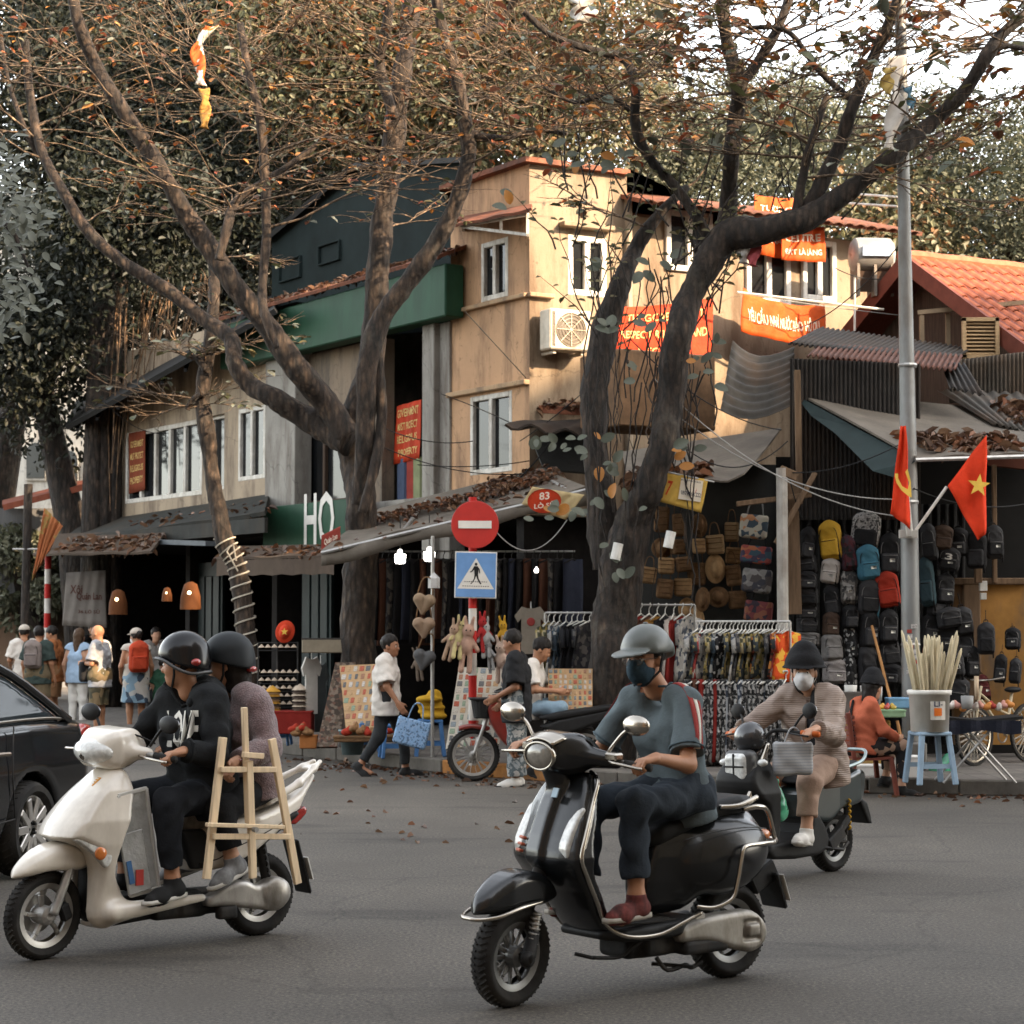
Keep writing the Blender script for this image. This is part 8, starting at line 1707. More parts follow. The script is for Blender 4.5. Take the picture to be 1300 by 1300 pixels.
mb=MB();mb.sheet(lambda u,v:P(lerp(426,402,v)+lerp(0,26,u),lerp(843,950,v),lerp(26.2,25.5,v)),3,6,.04);tag(mb.build('leaning_board',printmat('keyring_print',[(.10,.075,.055),(.17,.13,.10),(.06,.045,.035),(.13,.07,.05)],26)),'long board crowded with keyrings leaning against the big trunk','board')
# plush toys
Pl=smesh('plush_toy',lambda S:(S.add(ell((0,0,.18),(.075,.07,.075)),ell((0,0,.03),(.075,.065,.11)),k=.03),S.add(*[cone((.03*g,0,.24),(.05*g,-.02,.34),.025,.018)for g in(1,-1)],*[cone((.06*g,0,.08),(.13*g,-.02,-.02),.025,.028)for g in(1,-1)],*[cone((.04*g,0,-.05),(.05*g,-.02,-.26),.032,.034)for g in(1,-1)],k=.02)),(-.2,-.1,-.32),(.2,.1,.40),.014)
Pe=bmesh_('eyes',lambda m:[m.ell((.025*g,-.07,.195),(.01,.008,.01),8,6)for g in(1,-1)])
for x,y,c,s_,lb in((573,815,(.42,.28,.19),1.15,'tan plush rabbit hanging leftmost by the sign post'),(582,812,(.55,.46,.22),1.2,'yellow plush toy hanging left of the sign post'),(593,822,(.50,.31,.23),1.5,'pink long legged plush toy beside the sign post'),(614,805,(.40,.03,.03),1.1,'red plush toy behind the sign post'),(617,812,(.40,.39,.37),1.1,'white grey plush toy right of the sign post'),(622,832,(.30,.29,.28),.9,'grey plush toy low right of the sign post'),(640,808,(.55,.30,.03),1.0,'yellow plush duck cap on top beside the man in black'),(636,840,(.52,.38,.30),1.3,'pale pink plush pig held near the man in black'),(648,852,(.50,.27,.25),1.2,'pink plush toy lower near the man in black'),(386+145,845,(.22,.17,.13),1.0,'brown plush toy in the dark shop by the round fans')):
    good('plush_toy',lb,'toy',[('',Pl,cloth('plush_%d'%x,c,.95,bump=.9,bscale=120)),('eyes',Pe,blk)],P(x,y,22.75 if x>560 else 25.2),(U(-.2,.2),U(-.25,.25),U(-.9,.9)),(s_*.62,s_*.62,s_*.66),'plush toys by the sign post')
# pole of heart shaped bags and lamps
pp=thing('display_pole','thin grey display pole holding heart shaped bags in the souvenir shop','pole',(P(549,900,24.3).x,24.3,PZ));mb=MB();mb.tube([(0,0,0),(0,0,2.62)],.022,8);mb.build('tube',steel,pp)
Hb=smesh('heart_bag',lambda S:S.add(cone((0,0,-.10),(-.06,0,.05),.025,.075),cone((0,0,-.10),(.06,0,.05),.025,.075),k=.02),(-.17,-.1,-.16),(.17,.1,.16),.012)
for y,c,lb in((767,(.24,.17,.11),'upper tan woven bag on the display pole'),(797,(.26,.18,.12),'heart shaped tan woven bag on the display pole'),(838,(.09,.09,.09),'dark grey bag lowest on the display pole')):good('heart_bag',lb,'bag',[('',Hb,mat('woven_%d'%y,c,.9,bump=.8,bscale=60)),('handle',Wl,straw2)],P(538,y,24.2),(0,U(-.3,.3),0),(1.0,1,1.0),'bags on the display pole')
Lb=bmesh_('lamp',lambda m:m.lathe([(.0,-.075),(.055,-.07),(.066,-.04),(.07,.04),(.03,.05),(.02,.10)],14))
bulb=mat('lit_bulb',(1,.95,.86),.4,emit=4.0,bump=0)
for x,y,on in((508,708,1),(545,705,1),(681,724,1)):
    o=good('shop_lamp',('lit white shop lamp, %s'%{508:'left one under the grey awning',545:'right one under the grey awning',681:'tiny one deep in the dark shop'}[x]),'lamp',[('',Lb,bulb)],P(x,y,25.4 if x<600 else 26.5),0,(1,1,1)if x<600 else(.4,.4,.4));mb=MB();mb.tube([(0,0,.09),(0,0,.5)],.006,5);mb.build('cord',cable,o)
good('hanging_lantern','unlit grey house shaped lantern on the display pole','lamp',[('',bmesh_('lantern',lambda m:m.lathe([(0,-.09),(.07,-.09),(.07,.03),(.0,.10)],6),False),mat('lantern_grey',(.42,.41,.39),.6))],P(551,737,24.25))
for x,y in((242,757),(150,765),(212,755)):good('wicker_lamp','orange wicker lampshade glowing in the %s shop'%{242:'right bay of the left',150:'left bay of the left',212:'middle of the left'}[x],'lamp',[('',bmesh_('shade',lambda m:m.lathe([(.16,-.2),(.15,0),(.10,.18),(.03,.22)],16),True),mat('wicker',(.10,.036,.012),.8,bump=.6,bscale=50)),('bulb',bmesh_('bulb',lambda m:m.ell((0,-.13,.05),(.03,.03,.03),8,6)),mat('warm_bulb',(1,.75,.4),.4,emit=1.6,bump=0))],P(x,y,31 if x>200 else 34),0,(1,1,1)if x!=212 else(.5,.5,.5))
for x,y,Y,lb in((783,700,22.6,'white paper tube tied on the leaning trunk'),(850,685,22.6,'white round box hanging from a twig before the straw hats')):mb=MB();mb.tube([(-.02,0,-.09),(.02,0,.09)],.055,12);o=tag(mb.build('paper_tube',hgm),lb,'decoration');o.location=P(x,y,Y)
# stools, tables, tubs, hats on the pavement
def stool(lb,x,y,m,s=1.0,z=PZ,h_=.44):
    p=G(x,y,z);o=thing('plastic_stool',lb,'stool',p,U(-.2,.2));q=.15*s;hh=h_*s
    mb=MB();mb.box((0,0,hh-.02),(q,q,.02),ch=.012);mb.build('seat',m,o)
    for a in(-1,1):
        for b in(-1,1):mb=MB();mb.bar((a*q*1.12,b*q*1.12,0),(a*q*.82,b*q*.82,hh-.03),.045*s,ch=.008);mb.build('leg',m,o)
    for a in(-1,1):mb=MB();mb.box((0,a*q*.98,hh*.35),(q*.95,.012,.022));mb.build('stretcher',m,o)
sb,sbg=mat('stool_blue',(.06,.15,.32),.5),mat('stool_pale',(.24,.33,.42),.5,var=.1)
stool('pale blue plastic stool carrying the white bucket of canes',1181,995,sbg,1.12,h_=.46);stool('blue plastic stool with yellow hats on it',546,960,sb,1.0);stool('blue plastic stool behind the walking man\'s legs',500,962,sb,.9);stool('blue plastic stool below the red hat table at left',355,946,sb,.8);stool('blue low plastic stool under the carved trinkets',468,956,sb,.85)
good('yellow_hat_pile','pile of yellow cloth hats on the blue stool','hats',[('',smesh('hat_pile',lambda S:S.add(*[ell((U(-.08,.08),U(-.05,.05),.04+.05*i),(.16,.14,.05))for i in range(5)],ell((.02,0,.28),(.09,.09,.08)),k=.02),(-.3,-.25,-.05),(.3,.25,.42),.014),cloth('hat_yellow',(.42,.24,.02)))],G(549,960,PZ)+V(0,0,.44));Ch=bmesh_('conical_hat',lambda m:m.lathe([(.2,0),(.10,.085),(.004,.15)],14),True)
ch_m=[mat('cone_pale',(.42,.34,.26),.8),mat('cone_dark',(.07,.05,.04),.8),mat('cone_yellow',(.50,.26,.04),.8),mat('cone_tan',(.30,.18,.08),.8)]
def hats(lb,x,y0,y1,n,Y,s,ms):
    for i in range(n):good('conical_hat',lb+(', topmost' if i==n-1 else ', %s from the bottom'%ORD[i]),'hat',[('',Ch,ms[i%len(ms)]if i<n-1 else ms[0])],P(x,lerp(y1,y0,i/max(1,n-1)),Y),0,(s,s,s),lb)
hats('conical hat in the yellow topped stack',346,878,902,9,26.7,.55,[ch_m[2],ch_m[3],ch_m[1]]);hats('banded conical hat in the right hand stack',381,876,904,9,26.6,.55,[ch_m[0],ch_m[1]])
mini='miniature conical hat on the trinket rack'
for r_ in range(6):
    for c_ in range(6):good('conical_hat','miniature conical hat on the trinket rack, %s row from the top, %s from the left'%(ORD[r_],ORD[c_]),'hat',[('',Ch,ch_m[0])],P(332+c_*8.2+(r_%2)*3,822+[0,32,42,52,62,72][r_],26.9),0,(.22,.22,.3),'miniature conical hats')
tr=thing('trinket_rack','thin dark wire rack of miniature hats at the left stall','rack',P(352,905,27));mb=MB();[mb.tube([P(x,815,27.0),P(x,905,27.0)],.012,5)for x in(328,352,378)];[mb.tube([P(328,y,27.0),P(378,y,27.0)],.008,4)for y in(816,826,858,868,878,888,898)];inhouse(tag(mb.build('wires',engine),kind='stuff'),tr)
good('starred_hat','red cap cloth with yellow stars above the trinket rack','cap',[('',Wh,cloth('cap_red',(.50,.05,.02)))],P(362,802,26.9),(0,.3,0),(.75,1,.9));mb=MB();c=P(361,802,26.75);mb._add([c+V((x-361)*.0105,0,(802-y)*.0105)for x,y in starp(361,802,5)],[tuple(range(10))]);q=mb.build('star_print',MATS['flag_yellow']);q.parent=bpy.data.objects['starred_hat'];q.matrix_parent_inverse=q.parent.matrix_basis.inverted()
def boxthing(name,lb,cat,x,y,Y,h_,m,top=None,ch=.012):
    mb=MB();mb.box((0,0,0),h_,ch=ch);o=tag(mb.build(name,m),lb,cat);o.location=P(x,y,Y);mb=MB();mb.box((0,0,h_[2]),(h_[0]*1.03,h_[1]*1.03,.012),ch=.004);mb.build('lid' if not top else 'top',top or m,o);return o
boxthing('red_table','red cloth covered table under the conical hats','table',366,917,26.6,(.32,.22,.14),cloth('table_red',(.20,.02,.015)));boxthing('orange_box','orange wooden box of carved trinkets at the kerb','box',392,942,26.0,(.11,.09,.08),mat('box_orange',(.34,.13,.04),.7));boxthing('trinket_table','low table of carved trinkets behind the walking man','table',470,938,24.7,(.42,.2,.03),straw2)
tk=mat('carving',(.24,.13,.06),.7,var=.4,scale=20);Tk=smesh('trinket',lambda S:S.add(ell((0,0,0),(.07,.05,.045)),ell((.04,0,.04),(.035,.03,.04)),k=.03),(-.1,-.08,-.07),(.12,.08,.1),.012)
for i in range(14):x=372+i*4 if i<6 else 440+(i-6)*9;good('trinket',('%s carved trinket from the left in the orange box'%ORD[i]if i<6 else '%s carved trinket from the left on the low table'%ORD[i-6]),'trinket',[('',Tk,tk if i%3 else rd_)],P(x,U(924,932),25.9 if i<6 else 24.6),U(0,6),group='carved trinkets')
bk_=thing('grey_bucket','grey plastic bucket at the kerb beside the left magnet board','bucket',G(447,958,PZ));mb=MB();mb.lathe([(.0,0),(.12,0),(.16,.28),(.17,.28),(.17,.30),(.15,.30),(.15,.26)],18);mb.build('pail',mat('pail_grey',(.13,.18,.19),.5),bk_,True);boxthing('sign_board','small boxed photo sign over the dark trousers','sign',410,820,26.4,(.27,.03,.09),mat('sign_tan',(.26,.22,.16),.7),mat('sign_dark',(.05,.045,.04),.7))
# the drinks and food corner at the right
pa=thing('cane_bucket','white paint bucket packed with peeled sugar canes on the pale stool','bucket',G(1181,995,PZ)+V(0,0,.515));wb_=mat('bucket_white',(.72,.70,.65),.5,var=.1,stain=(.42,.39,.34))
mb=MB();mb.lathe([(0,0),(.185,0),(.20,.36),(.215,.36),(.22,.40),(.205,.41),(.195,.38)],24);mb.build('pail',wb_,pa,True);mb=MB();mb.sheet(lambda u,v:(.2015*math.sin(-.15+u*.8),-.2015*math.cos(-.15+u*.8),.12+v*.18),6,2,.003);lb_=mb.build('label',mat('label_pale',(.48,.45,.40),.6),pa)
mb=MB();mb.sheet(lambda u,v:(.206*math.sin(.02+u*.4),-.206*math.cos(.02+u*.4),.16+v*.075),4,2,.002);mb.build('orange_mark',mat('mark_orange',(.55,.13,.02),.6),lb_);text('LI-',.09,.05,mat('ink_navy',(.04,.05,.09),.6),lb_,lambda x,y:V(.207*math.sin(.25+x/.2),-.207*math.cos(.25+x/.2),.275+y))
cn=mat('cane',(.50,.43,.29),.7,var=.25,scale=8,stretch=(6,6,1))
for k in range(26):a,rr=U(0,2*PI),U(.02,.15);b=V(rr*math.cos(a),rr*math.sin(a),.2);tp=V(b.x*2.6+U(-.06,.06),b.y*1.8,U(.75,1.0));mb=MB();mb.tube([b,b.lerp(tp,.5),tp.lerp(b,.06),tp],[.022,.02,.016,.006],7);mb.build('cane',cn,pa,True)
fo=mat('foam_white',(.66,.64,.60),.8,var=.06,bump=.2);boxthing('foam_box','white foam box on the pavement behind the seated woman, right one','box',1148,978,21.4,(.16,.14,.14),fo);boxthing('foam_box','white foam box under the red chair, left one','box',1098,985,21.6,(.18,.14,.11),fo)
gc=thing('glass_case','steel and glass drinks case on the cart beside the seated woman','display case',P(1090,912,21.9));mb=MB();mb.box((0,0,-.25),(.30,.22,.24),ch=.01);mb.build('cart',mat('cart_yellow',(.35,.22,.05),.7,var=.3,stain=(.2,.13,.06)),gc);mb=MB();mb.box((-.05,0,.15),(.24,.2,.14),ch=.01);mb.build('case',glass('case_glass',(.10,.09,.08),.1),gc);
for a in(-1,1):
    for b in(-1,1):mb=MB();mb.bar((-.05+a*.24,b*.2,.0),(-.05+a*.24,b*.2,.30),.02);mb.build('frame',steel,gc)
boxthing('green_tray','pale green tray of fruit at the end of the drinks cart','tray',1126,906,21.7,(.17,.15,.035),mat('tray_green',(.22,.34,.20),.5));boxthing('blue_tub','blue plastic tub standing behind the green tray','tub',1140,893,21.9,(.12,.11,.05),mat('tub_blue',(.16,.30,.45),.5));mb=MB();mb.tube([P(1139,915,21.6),P(1150,965,21.6)],.018,6);mb.tube([P(1107,795,23.4),P(1131,890,22.0)],.016,6);tag(mb.build('broom_handle',mat('bamboo',(.36,.18,.07),.6)),'long bamboo broom handle leaning before the black bags','broom')
for i,(x,y,r_,h_,m,lb)in enumerate(((1080,876,.07,.12,hgm,'white lidded tub on the glass case'),(1099,878,.06,.13,hgm,'crumpled white bag of cups on the glass case'),(1116,882,.04,.2,lensm,'stack of clear plastic cups beside the blue tub'),(1228,892,.07,.14,mat('basket_grey',(.28,.28,.27),.6),'grey plastic basket on the black tray'),(1240,880,.025,.25,mat('roll_paper',(.5,.38,.26),.7),'rolled paper standing in the grey basket'))):mb=MB();mb.lathe([(0,0),(r_*.85,0),(r_,h_),(r_*.9,h_),(0,h_*.97)],14);o=tag(mb.build('container',m,None,True),lb,'container');o.location=P(x,y+8,22.0)
for i,(x,c)in enumerate(((1118,(.5,.25,.03)),(1126,(.35,.04,.03)),(1134,(.45,.3,.05)))):good('fruit','%s fruit on the green tray'%['orange','red','yellow'][i],'fruit',[('',Tk,mat('fruit%d'%i,c,.4))],P(x,898,21.65),i,(.6,.6,.6),'fruit on the green tray')
ft=thing('food_tray_stand','black food tray on crossed folding legs in front of the bicycle','table',G(1238,992,PZ));mb=MB();mb.sheet(lambda u,v:((u-.5)*.86,(v-.5)*.5,.62+.04*abs(u-.5)*2),6,4,.03);mb.build('tray',plastic,ft);mb=MB();mb.sheet(lambda u,v:((u-.5)*.8,-.27-.02*math.sin(u*20),.62-v*(.12+.02*math.sin(u*9))),16,3,.01);mb.build('skirt',cloth('skirt_navy',(.018,.02,.03)),ft)
for y in(-.2,.2):
    for a,b in((-.36,.20),(.36,-.20)):mb=MB();mb.tube([(a,y,0),(b,y,.62)],.013,6);mb.build('leg',steel,ft)
for i in range(12):x=1200+i*7.5;good('snack','%s snack, %s from the left on the black food tray'%(['red','white','pink','orange'][i%4],ORD[i]),'food',[('',Tk,[mat('snack_red',(.30,.04,.03),.5),mat('snack_white',(.55,.5,.45),.6),mat('snack_pink',(.50,.25,.20),.6),mat('snack_or',(.5,.2,.05),.5)][i%4])],P(x,898+U(-4,2),22.1),U(0,6),(.75,.75,.75),'snacks on the food tray')
mb=MB();mb.box((0,0,0),(.045,.03,.06),ch=.005);mb.box((0,.0,-.12),(.035,.025,.04),ch=.005);o=tag(mb.build('switch_box',hgm),'white switch boxes high on the ochre wall','switch');o.location=P(1248,744,24.2);mb=MB();mb.tube(smoothpath([P(1248,745,24.1),P(1262,760,24.1),P(1268,780,24.1),P(1260,790,24.1),P(1250,775,24.1)],5),.008,5);mb.build('cord',cable,o)
good('green_plastic','crumpled clear green plastic bag behind the pale stool','bag',[('',Tk,MATS['green_plastic'])],P(1195,978,22.2),0,(2,2,2.4))
# ------------------------------------------------------------------ car
cr=Ride('car','glossy black saloon car cut by the left edge with silver ten spoke wheel','car',(-274,1188),(27,1113));t=cr.t;cwb=2.75;t.location=cr.M@Vector((0,-.80,0))
body_m=mat('car_black',(.008,.009,.010),.14,var=.1,bump=.01,bscale=4,coat=.4)
S=SDF((-1.35,-1.0,.1),(4.0,1.0,1.55),.028)
S.add(prof([(-.98,.50),(-1.02,.75),(-.96,.98),(-.85,1.03),(-.45,1.04),(.0,1.05),(2.0,1.02),(2.5,.98),(3.3,.86),(3.7,.68),(3.72,.40),(3.5,.26),(-.9,.26)],lambda X,Z:(np.interp(X,[-1.03,-.8,0,2.5,3.3,3.75],[.80,.88,.90,.90,.84,.66])*np.interp(Z,[.2,.45,.75,1.05],[.93,1.0,1.0,.93])).astype(np.float32),.08,0,2,0,1.0))
for x in(0,cwb):
    for g in(1,-1):S.cut(cone((x,.62*g,.33),(x,1.2*g,.33),.375),k=.02)
S.mesh('body',body_m,t)
gpoly=[(-.62,1.02),(-.05,1.36),(.45,1.47),(1.2,1.47),(1.75,1.32),(2.35,1.0),(2.0,.95),(0,.97)]
S=SDF((-.9,-.9,.9),(2.6,.9,1.6),.028);S.add(prof(gpoly,lambda X,Z:np.interp(Z,[.95,1.1,1.47],[.83,.78,.60]).astype(np.float32)+0*X,.06,0,2,0,1.0));S.mesh('cabin_glass',glass('car_glass',(.02,.025,.028),.04),t)
for g in(1,-1):
    yy=lambda z:np.interp(z,[.95,1.1,1.47],[.835,.785,.61])*g
    rp_=lambda pts,r,m,nm:rail([(x,float(yy(z)),z)for x,z in pts],r,nm,None,m,t,4)
    rp_([(-.66,1.03),(-.05,1.375),(.45,1.475),(1.2,1.475),(1.75,1.33),(2.4,1.0)],.035,body_m,'roof_rail');rp_([(-.60,1.045),(0,1.06),(2.3,1.03)],.012,chrome,'window_trim');rp_([(.62,1.04),(.55,1.45)],.045,body_m,'door_pillar')
    rail([(.30,.905*g,.42),(.36,.915*g,.75),(.27,.87*g,1.03)],.005,'door_seam',None,engine,t);rail([(.32,.915*g,.42),(1.4,.925*g,.38),(2.3,.915*g,.40)],.006,'sill_seam',None,engine,t)
    mb=MB();mb.bar((.42,.925*g,.855),(.62,.93*g,.86),.035,.03,ch=.01);mb.build('door_handle',chrome,t)
    S=SDF((-1.3,-1,.6),(-.7,1,1.1),.02);S.add(prof([(-1.04,.76),(-.985,.985),(-.78,.97),(-.86,.83)],.14,.03,0,2,.70*g));S.mesh('tail_lamp',redlens,t)
sv_=mat('car_rim',(.46,.44,.41),.35,.7,var=.1)
for x in(0,cwb):
    for g in(1,-1):
        w_=wheel(t,x,.325,.22,.225,10,rimm=sv_,sw=.042,y=.80*g,n=40);mb=MB();[mb.tube([(x+.05*math.cos(a),.86*g,.325+.05*math.sin(a)),(x+.05*math.cos(a),.885*g,.325+.05*math.sin(a))],.011,6)for a in[i*2*PI/5 for i in range(5)]];mb.build('wheel_nuts',engine,w_)
        for k in range(10):a=2*PI*k/10;mb=MB();mb.bar((x+.05*math.cos(a),.875*g,.325+.05*math.sin(a)),(x+.215*math.cos(a),.885*g,.325+.215*math.sin(a)),.055,.018,up=(0,1,0),ch=.006);mb.build('spoke',sv_,w_)
mb=MB();mb.box((1.3,0,.30),(1.9,.6,.08));mb.build('underside',engine,t)
# ------------------------------------------------------------------ parked motorbikes and bicycle
mbk=thing('motorbike','red step through motorbike with front basket parked at the kerb','motorbike',(P(742,900,22.7).x,22.7,0),PI+.08);t=mbk;redp=mat('red_paint',(.20,.02,.012),.3,coat=.6)
for x in(0,1.23):wheel(t,x,.29,.07,.23,18,rimm=steel,sw=.006)
S=SDF((-.5,-.25,.2),(1.4,.25,1.0),.014);S.add(prof([(1.02,.92),(1.10,.80),(1.0,.55),(.86,.38),(.80,.40),(.86,.6),(.92,.88)],.14,.03,.8,2),prof([(1.50,.50),(1.40,.60),(1.23,.63),(1.05,.60),(1.08,.55),(1.25,.58),(1.42,.54)],.06,.02,0,2),k=.01);S.mesh('fairing',redp,t);S=SDF((-.5,-.2,.4),(.7,.2,.9),.014);S.add(prof([(.5,.60),(.3,.68),(0,.74),(-.35,.80),(-.3,.70),(0,.58),(.3,.5)],.11,.04,0,2));S.mesh('rear_body',plastic,t)
S=SDF((-.5,-.2,.6),(.7,.2,.95),.014);S.add(prof([(.52,.70),(.3,.76),(0,.80),(-.34,.84),(-.3,.78),(0,.72),(.4,.66)],.12,.03,0,2));S.mesh('seat',vinyl,t);S=SDF((0,-.2,.1),(1,.2,.6),.014);S.add(rbox((.45,0,.33),(.22,.10,.10),.04),cone((.3,-.14,.26),(-.4,-.15,.32),.03,.045),k=.03);S.mesh('engine',engine,t)
rail([(1.02,.07,.88),(1.12,.075,.6),(1.23,.075,.29)],.02,'fork',None,steel,t);rail([(1.02,-.07,.88),(1.12,-.075,.6),(1.23,-.075,.29)],.02,'fork',None,steel,t);rail([(.90,.33,1.0),(.98,.1,.98),(.98,-.1,.98),(.90,-.33,1.0)],.013,'handlebar',None,engine,t)
mb=MB();mb.sheet(lambda u,v:(1.13+.13*math.cos(u*2*PI)*(.75+.25*v),.17*math.sin(u*2*PI)*(.75+.25*v),.70+v*.2),20,3,.008);mb.box((1.13,0,.70),(.09,.11,.008));mb.build('basket',plastic,t);mb=MB();mb.box((1.12,0,.905),(.16,.18,.01),ch=.005);mb.build('basket_lid',plastic,t)
dk=dup(mbk);dk.location=(P(8,870,31).x,31,0);dk.rotation_euler=(0,0,2.4);dk['label']='dark red motorbike parked behind the black car at far left'
bc=thing('bicycle','cream framed bicycle leaning behind the food tray at the right edge','bicycle',(P(1237,950,22.9).x,22.9,PZ),.72);fr=mat('cream_frame',(.48,.40,.27),.5,var=.1)
for x in(0,1.02):wheel(bc,x,.335,.035,.305,24,rimm=chrome,sw=.0025,disc=False)
rail([(.0,0,.335),(.10,0,.75),(.14,0,.88)],.016,'fork',None,fr,bc);rail([(.14,0,.72),(.60,0,.32),(.72,0,.80)],.018,'frame',None,fr,bc,1);rail([(.12,0,.80),(.45,0,.62),(.66,0,.55)],.014,'frame',None,fr,bc);rail([(.60,.03,.32),(1.02,.04,.335),(.69,.02,.68)],.011,'chain_stay',None,fr,bc,1);rail([(.2,.27,.98),(.12,.1,.95),(.12,-.1,.95),(.2,-.27,.98)],.011,'handlebar',None,chrome,bc);mb=MB();mb.ell((.74,0,.83),(.13,.08,.035));mb.build('saddle',vinyl,bc,True);mb=MB();mb.lathe([(.085,-.01),(.095,0),(.085,.01)],20,Matrix.Translation((.60,.05,.32))@Matrix.Rotation(PI/2,4,'X'));mb.build('chainring',steel,bc)
# ------------------------------------------------------------------ people on foot
def ped(label,px,py,yaw,J,top,bottom,sk=SK1,hr=None,hm_=None,shoes=None,z=0.0,h=.014,Y=None,**kw):
    p=G(px,py,z)if Y is None else V(P(px,py,Y).x,Y,z);M=place(p.x,p.y,z,math.radians(yaw));o=person(label,J,M,h,sk,top,bottom,**kw)
    if hr:hair(J,o,hm_ or HAIR,hr,.010)
    if shoes:
        for g in 'LR':shoe(J,getattr(J,'a'+g),getattr(J,'k'+g),getattr(J,'t'+g),shoes,o,.011)
    return o
def cap(J,o,m,brim=True):
    S=SDF(J.hed-V(.25,.25,.1),J.hed+V(.25,.25,.25),.010);S.add(ell(J.h(-.015,0,.06),(.112,.096,.09),J.H),k=.01);S.cut(rbox(J.h(0,0,-.03),(.3,.3,.08),.001,J.H),k=.006)
    if brim:S.add(ell(J.h(.115,0,.048),(.075,.075,.012),J.H),k=.015)
    S.mesh('cap',m,o)
dn_=((-.02,.26,1.10),(.10,.25,.88));wtee=cloth('white_tee',(.56,.52,.47));blkt=cloth('black_tee',(.016,.016,.017));shk=mat('shoe_blk2',(.02,.02,.02),.7);shw=mat('shoe_wht',(.48,.46,.42),.7)
J=standing(1.60,stride=.36,armL=((-.06,.26,1.10),(-.12,.27,.87)),armR=((.06,-.26,1.10),(.20,-.28,.90)),face=(.97,-.25,0));o=ped('man in white tee and black jeans walking past the souvenirs with a blue basket bag',490,985,-8,J,dict(m=wtee,inf=.028,sleeve=.85,hem=.16,neck=.012,nr=.085,flare=.02,wr=.006),dict(m=cloth('jeans_black',(.03,.032,.034)),inf=.014,f=1.88),SK3,'short',shoes=shk,h=.011)
face_bits(J,o,h=.01);walkM=o.matrix_basis.copy();q=walkM@J.wR;bb=smesh('basket_bag',lambda S:(S.add(rbox((0,0,0),(.20,.055,.15),.03)),S.cut(rbox((0,0,.1),(.17,.035,.15),.02))),(-.25,-.1,-.2),(.25,.1,.2),.012);good('basket_bag','pale blue woven plastic basket bag in the walking man\'s hand','bag',[('',bb,printmat('weave_blue',[(.20,.33,.52),(.10,.16,.25),(.22,.36,.55),(.26,.38,.56)],60)),('handle',Wl,MATS['weave_blue'])],q+V(.16,-.03,-.33),(0,.25,.0),(.95,1,1.05))
J=standing(1.66,armL=((-.02,.25,1.10),(.20,.20,.98)),armR=((-.02,-.25,1.10),(.16,-.2,.93)),face=(.9,-.25,-.25),bend=.0);o=ped('man in black tee and ripped grey jeans standing by the red motorbike, facing left',656,998,172,J,dict(m=blkt,inf=.03,sleeve=.9,hem=.2,neck=.01,nr=.085,flare=.02,wr=.006),dict(m=printmat('ripped_denim',[(.10,.12,.13),(.20,.21,.21),(.07,.085,.09),(.30,.29,.27)],9,kind='noise'),inf=.03,f=1.95,cuff=.02,wr=.008),SK3,'short',shoes=shw,h=.012)
J=Sk(pel=(0,0,.80),che=(.06,0,1.10),nek=(.10,0,1.30),hed=(.16,0,1.44),sL=(.06,.18,1.25),sR=(.06,-.18,1.25),eL=(.14,.25,1.0),eR=(.14,-.25,1.0),wL=(.36,.14,.98),wR=(.36,-.12,.98),hL=(0,.09,.78),hR=(0,-.09,.78),kL=(.36,.16,.84),kR=(.40,-.15,.80),aL=(.26,.16,.42),aR=(.12,-.2,.14),tL=(.42,.18,.34),tR=(.28,-.24,.06),face=(1,0,-.4));ped('person in white top and pale blue jeans sitting on the parked motorbike',670,985,-12,J,dict(m=wtee,inf=.02,sleeve=.8,hem=.1),dict(m=cloth('pale_denim',(.22,.31,.38)),inf=.016,f=1.85),SK1,'short',shoes=shk,h=.013,Y=22.95)
# the seated woman and her chair
chm=mat('chair_red',(.15,.035,.02),.45,var=.15);ca=thing('plastic_chair','dark red plastic chair at the kerb under the woman in orange','chair',(P(1098,1000,20.75).x,20.75,0),.25)
mb=MB();mb.sheet(lambda u,v:(-.20+.42*u,(v-.5)*.42,.40-.015*math.sin(u*PI)),4,4,.025);mb.build('seat',chm,ca)
for k in range(7):mb=MB();z=.46+k*.052;mb.sheet(lambda u,v,z=z:(-.21-.09*(z-.4)+.05*(2*u-1)**2,(u-.5)*.40,z+v*.036),5,1,.016);mb.build('back_slat',chm,ca)
for g in(1,-1):
    mb=MB();mb.bar((-.20,.20*g,.38),(-.26,.19*g,.84),.045,.03,ch=.006);mb.build('back_frame',chm,ca)
    for x,x2 in((.20,.25),(-.19,-.25)):mb=MB();mb.bar((x,.19*g,.39),(x2,.22*g,0),.05,.035,ch=.008);mb.build('leg',chm,ca)
J=Sk(pel=(-.04,0,.50),che=(.0,0,.77),nek=(.05,0,.95),hed=(.10,0,1.08),sL=(.0,.165,.90),sR=(.0,-.165,.90),eL=(.10,.22,.66),eR=(.10,-.22,.66),wL=(.30,.12,.60),wR=(.28,-.17,.58),hL=(-.04,.085,.48),hR=(-.04,-.085,.48),kL=(.34,.12,.50),kR=(.36,-.13,.50),aL=(.30,.13,.17),aR=(.34,-.14,.09),tL=(.46,.15,.08),tR=(.50,-.17,.01),face=(.9,.40,-.15),w=.92,hs=.95)
wo_=ped('woman in orange top, black bucket hat and floral trousers sitting on the red chair',1098,1000,16,J,dict(m=cloth('orange_knit',(.44,.115,.06)),inf=.024,sleeve=1.9,hem=.06,neck=.02,nr=.075,wr=.005),dict(m=printmat('floral',[(.02,.02,.022),(.03,.025,.025),(.36,.24,.17),(.02,.02,.02)],17),inf=.022,f=1.80),SK2,'bob',shoes=shk,h=.010,Y=20.75)
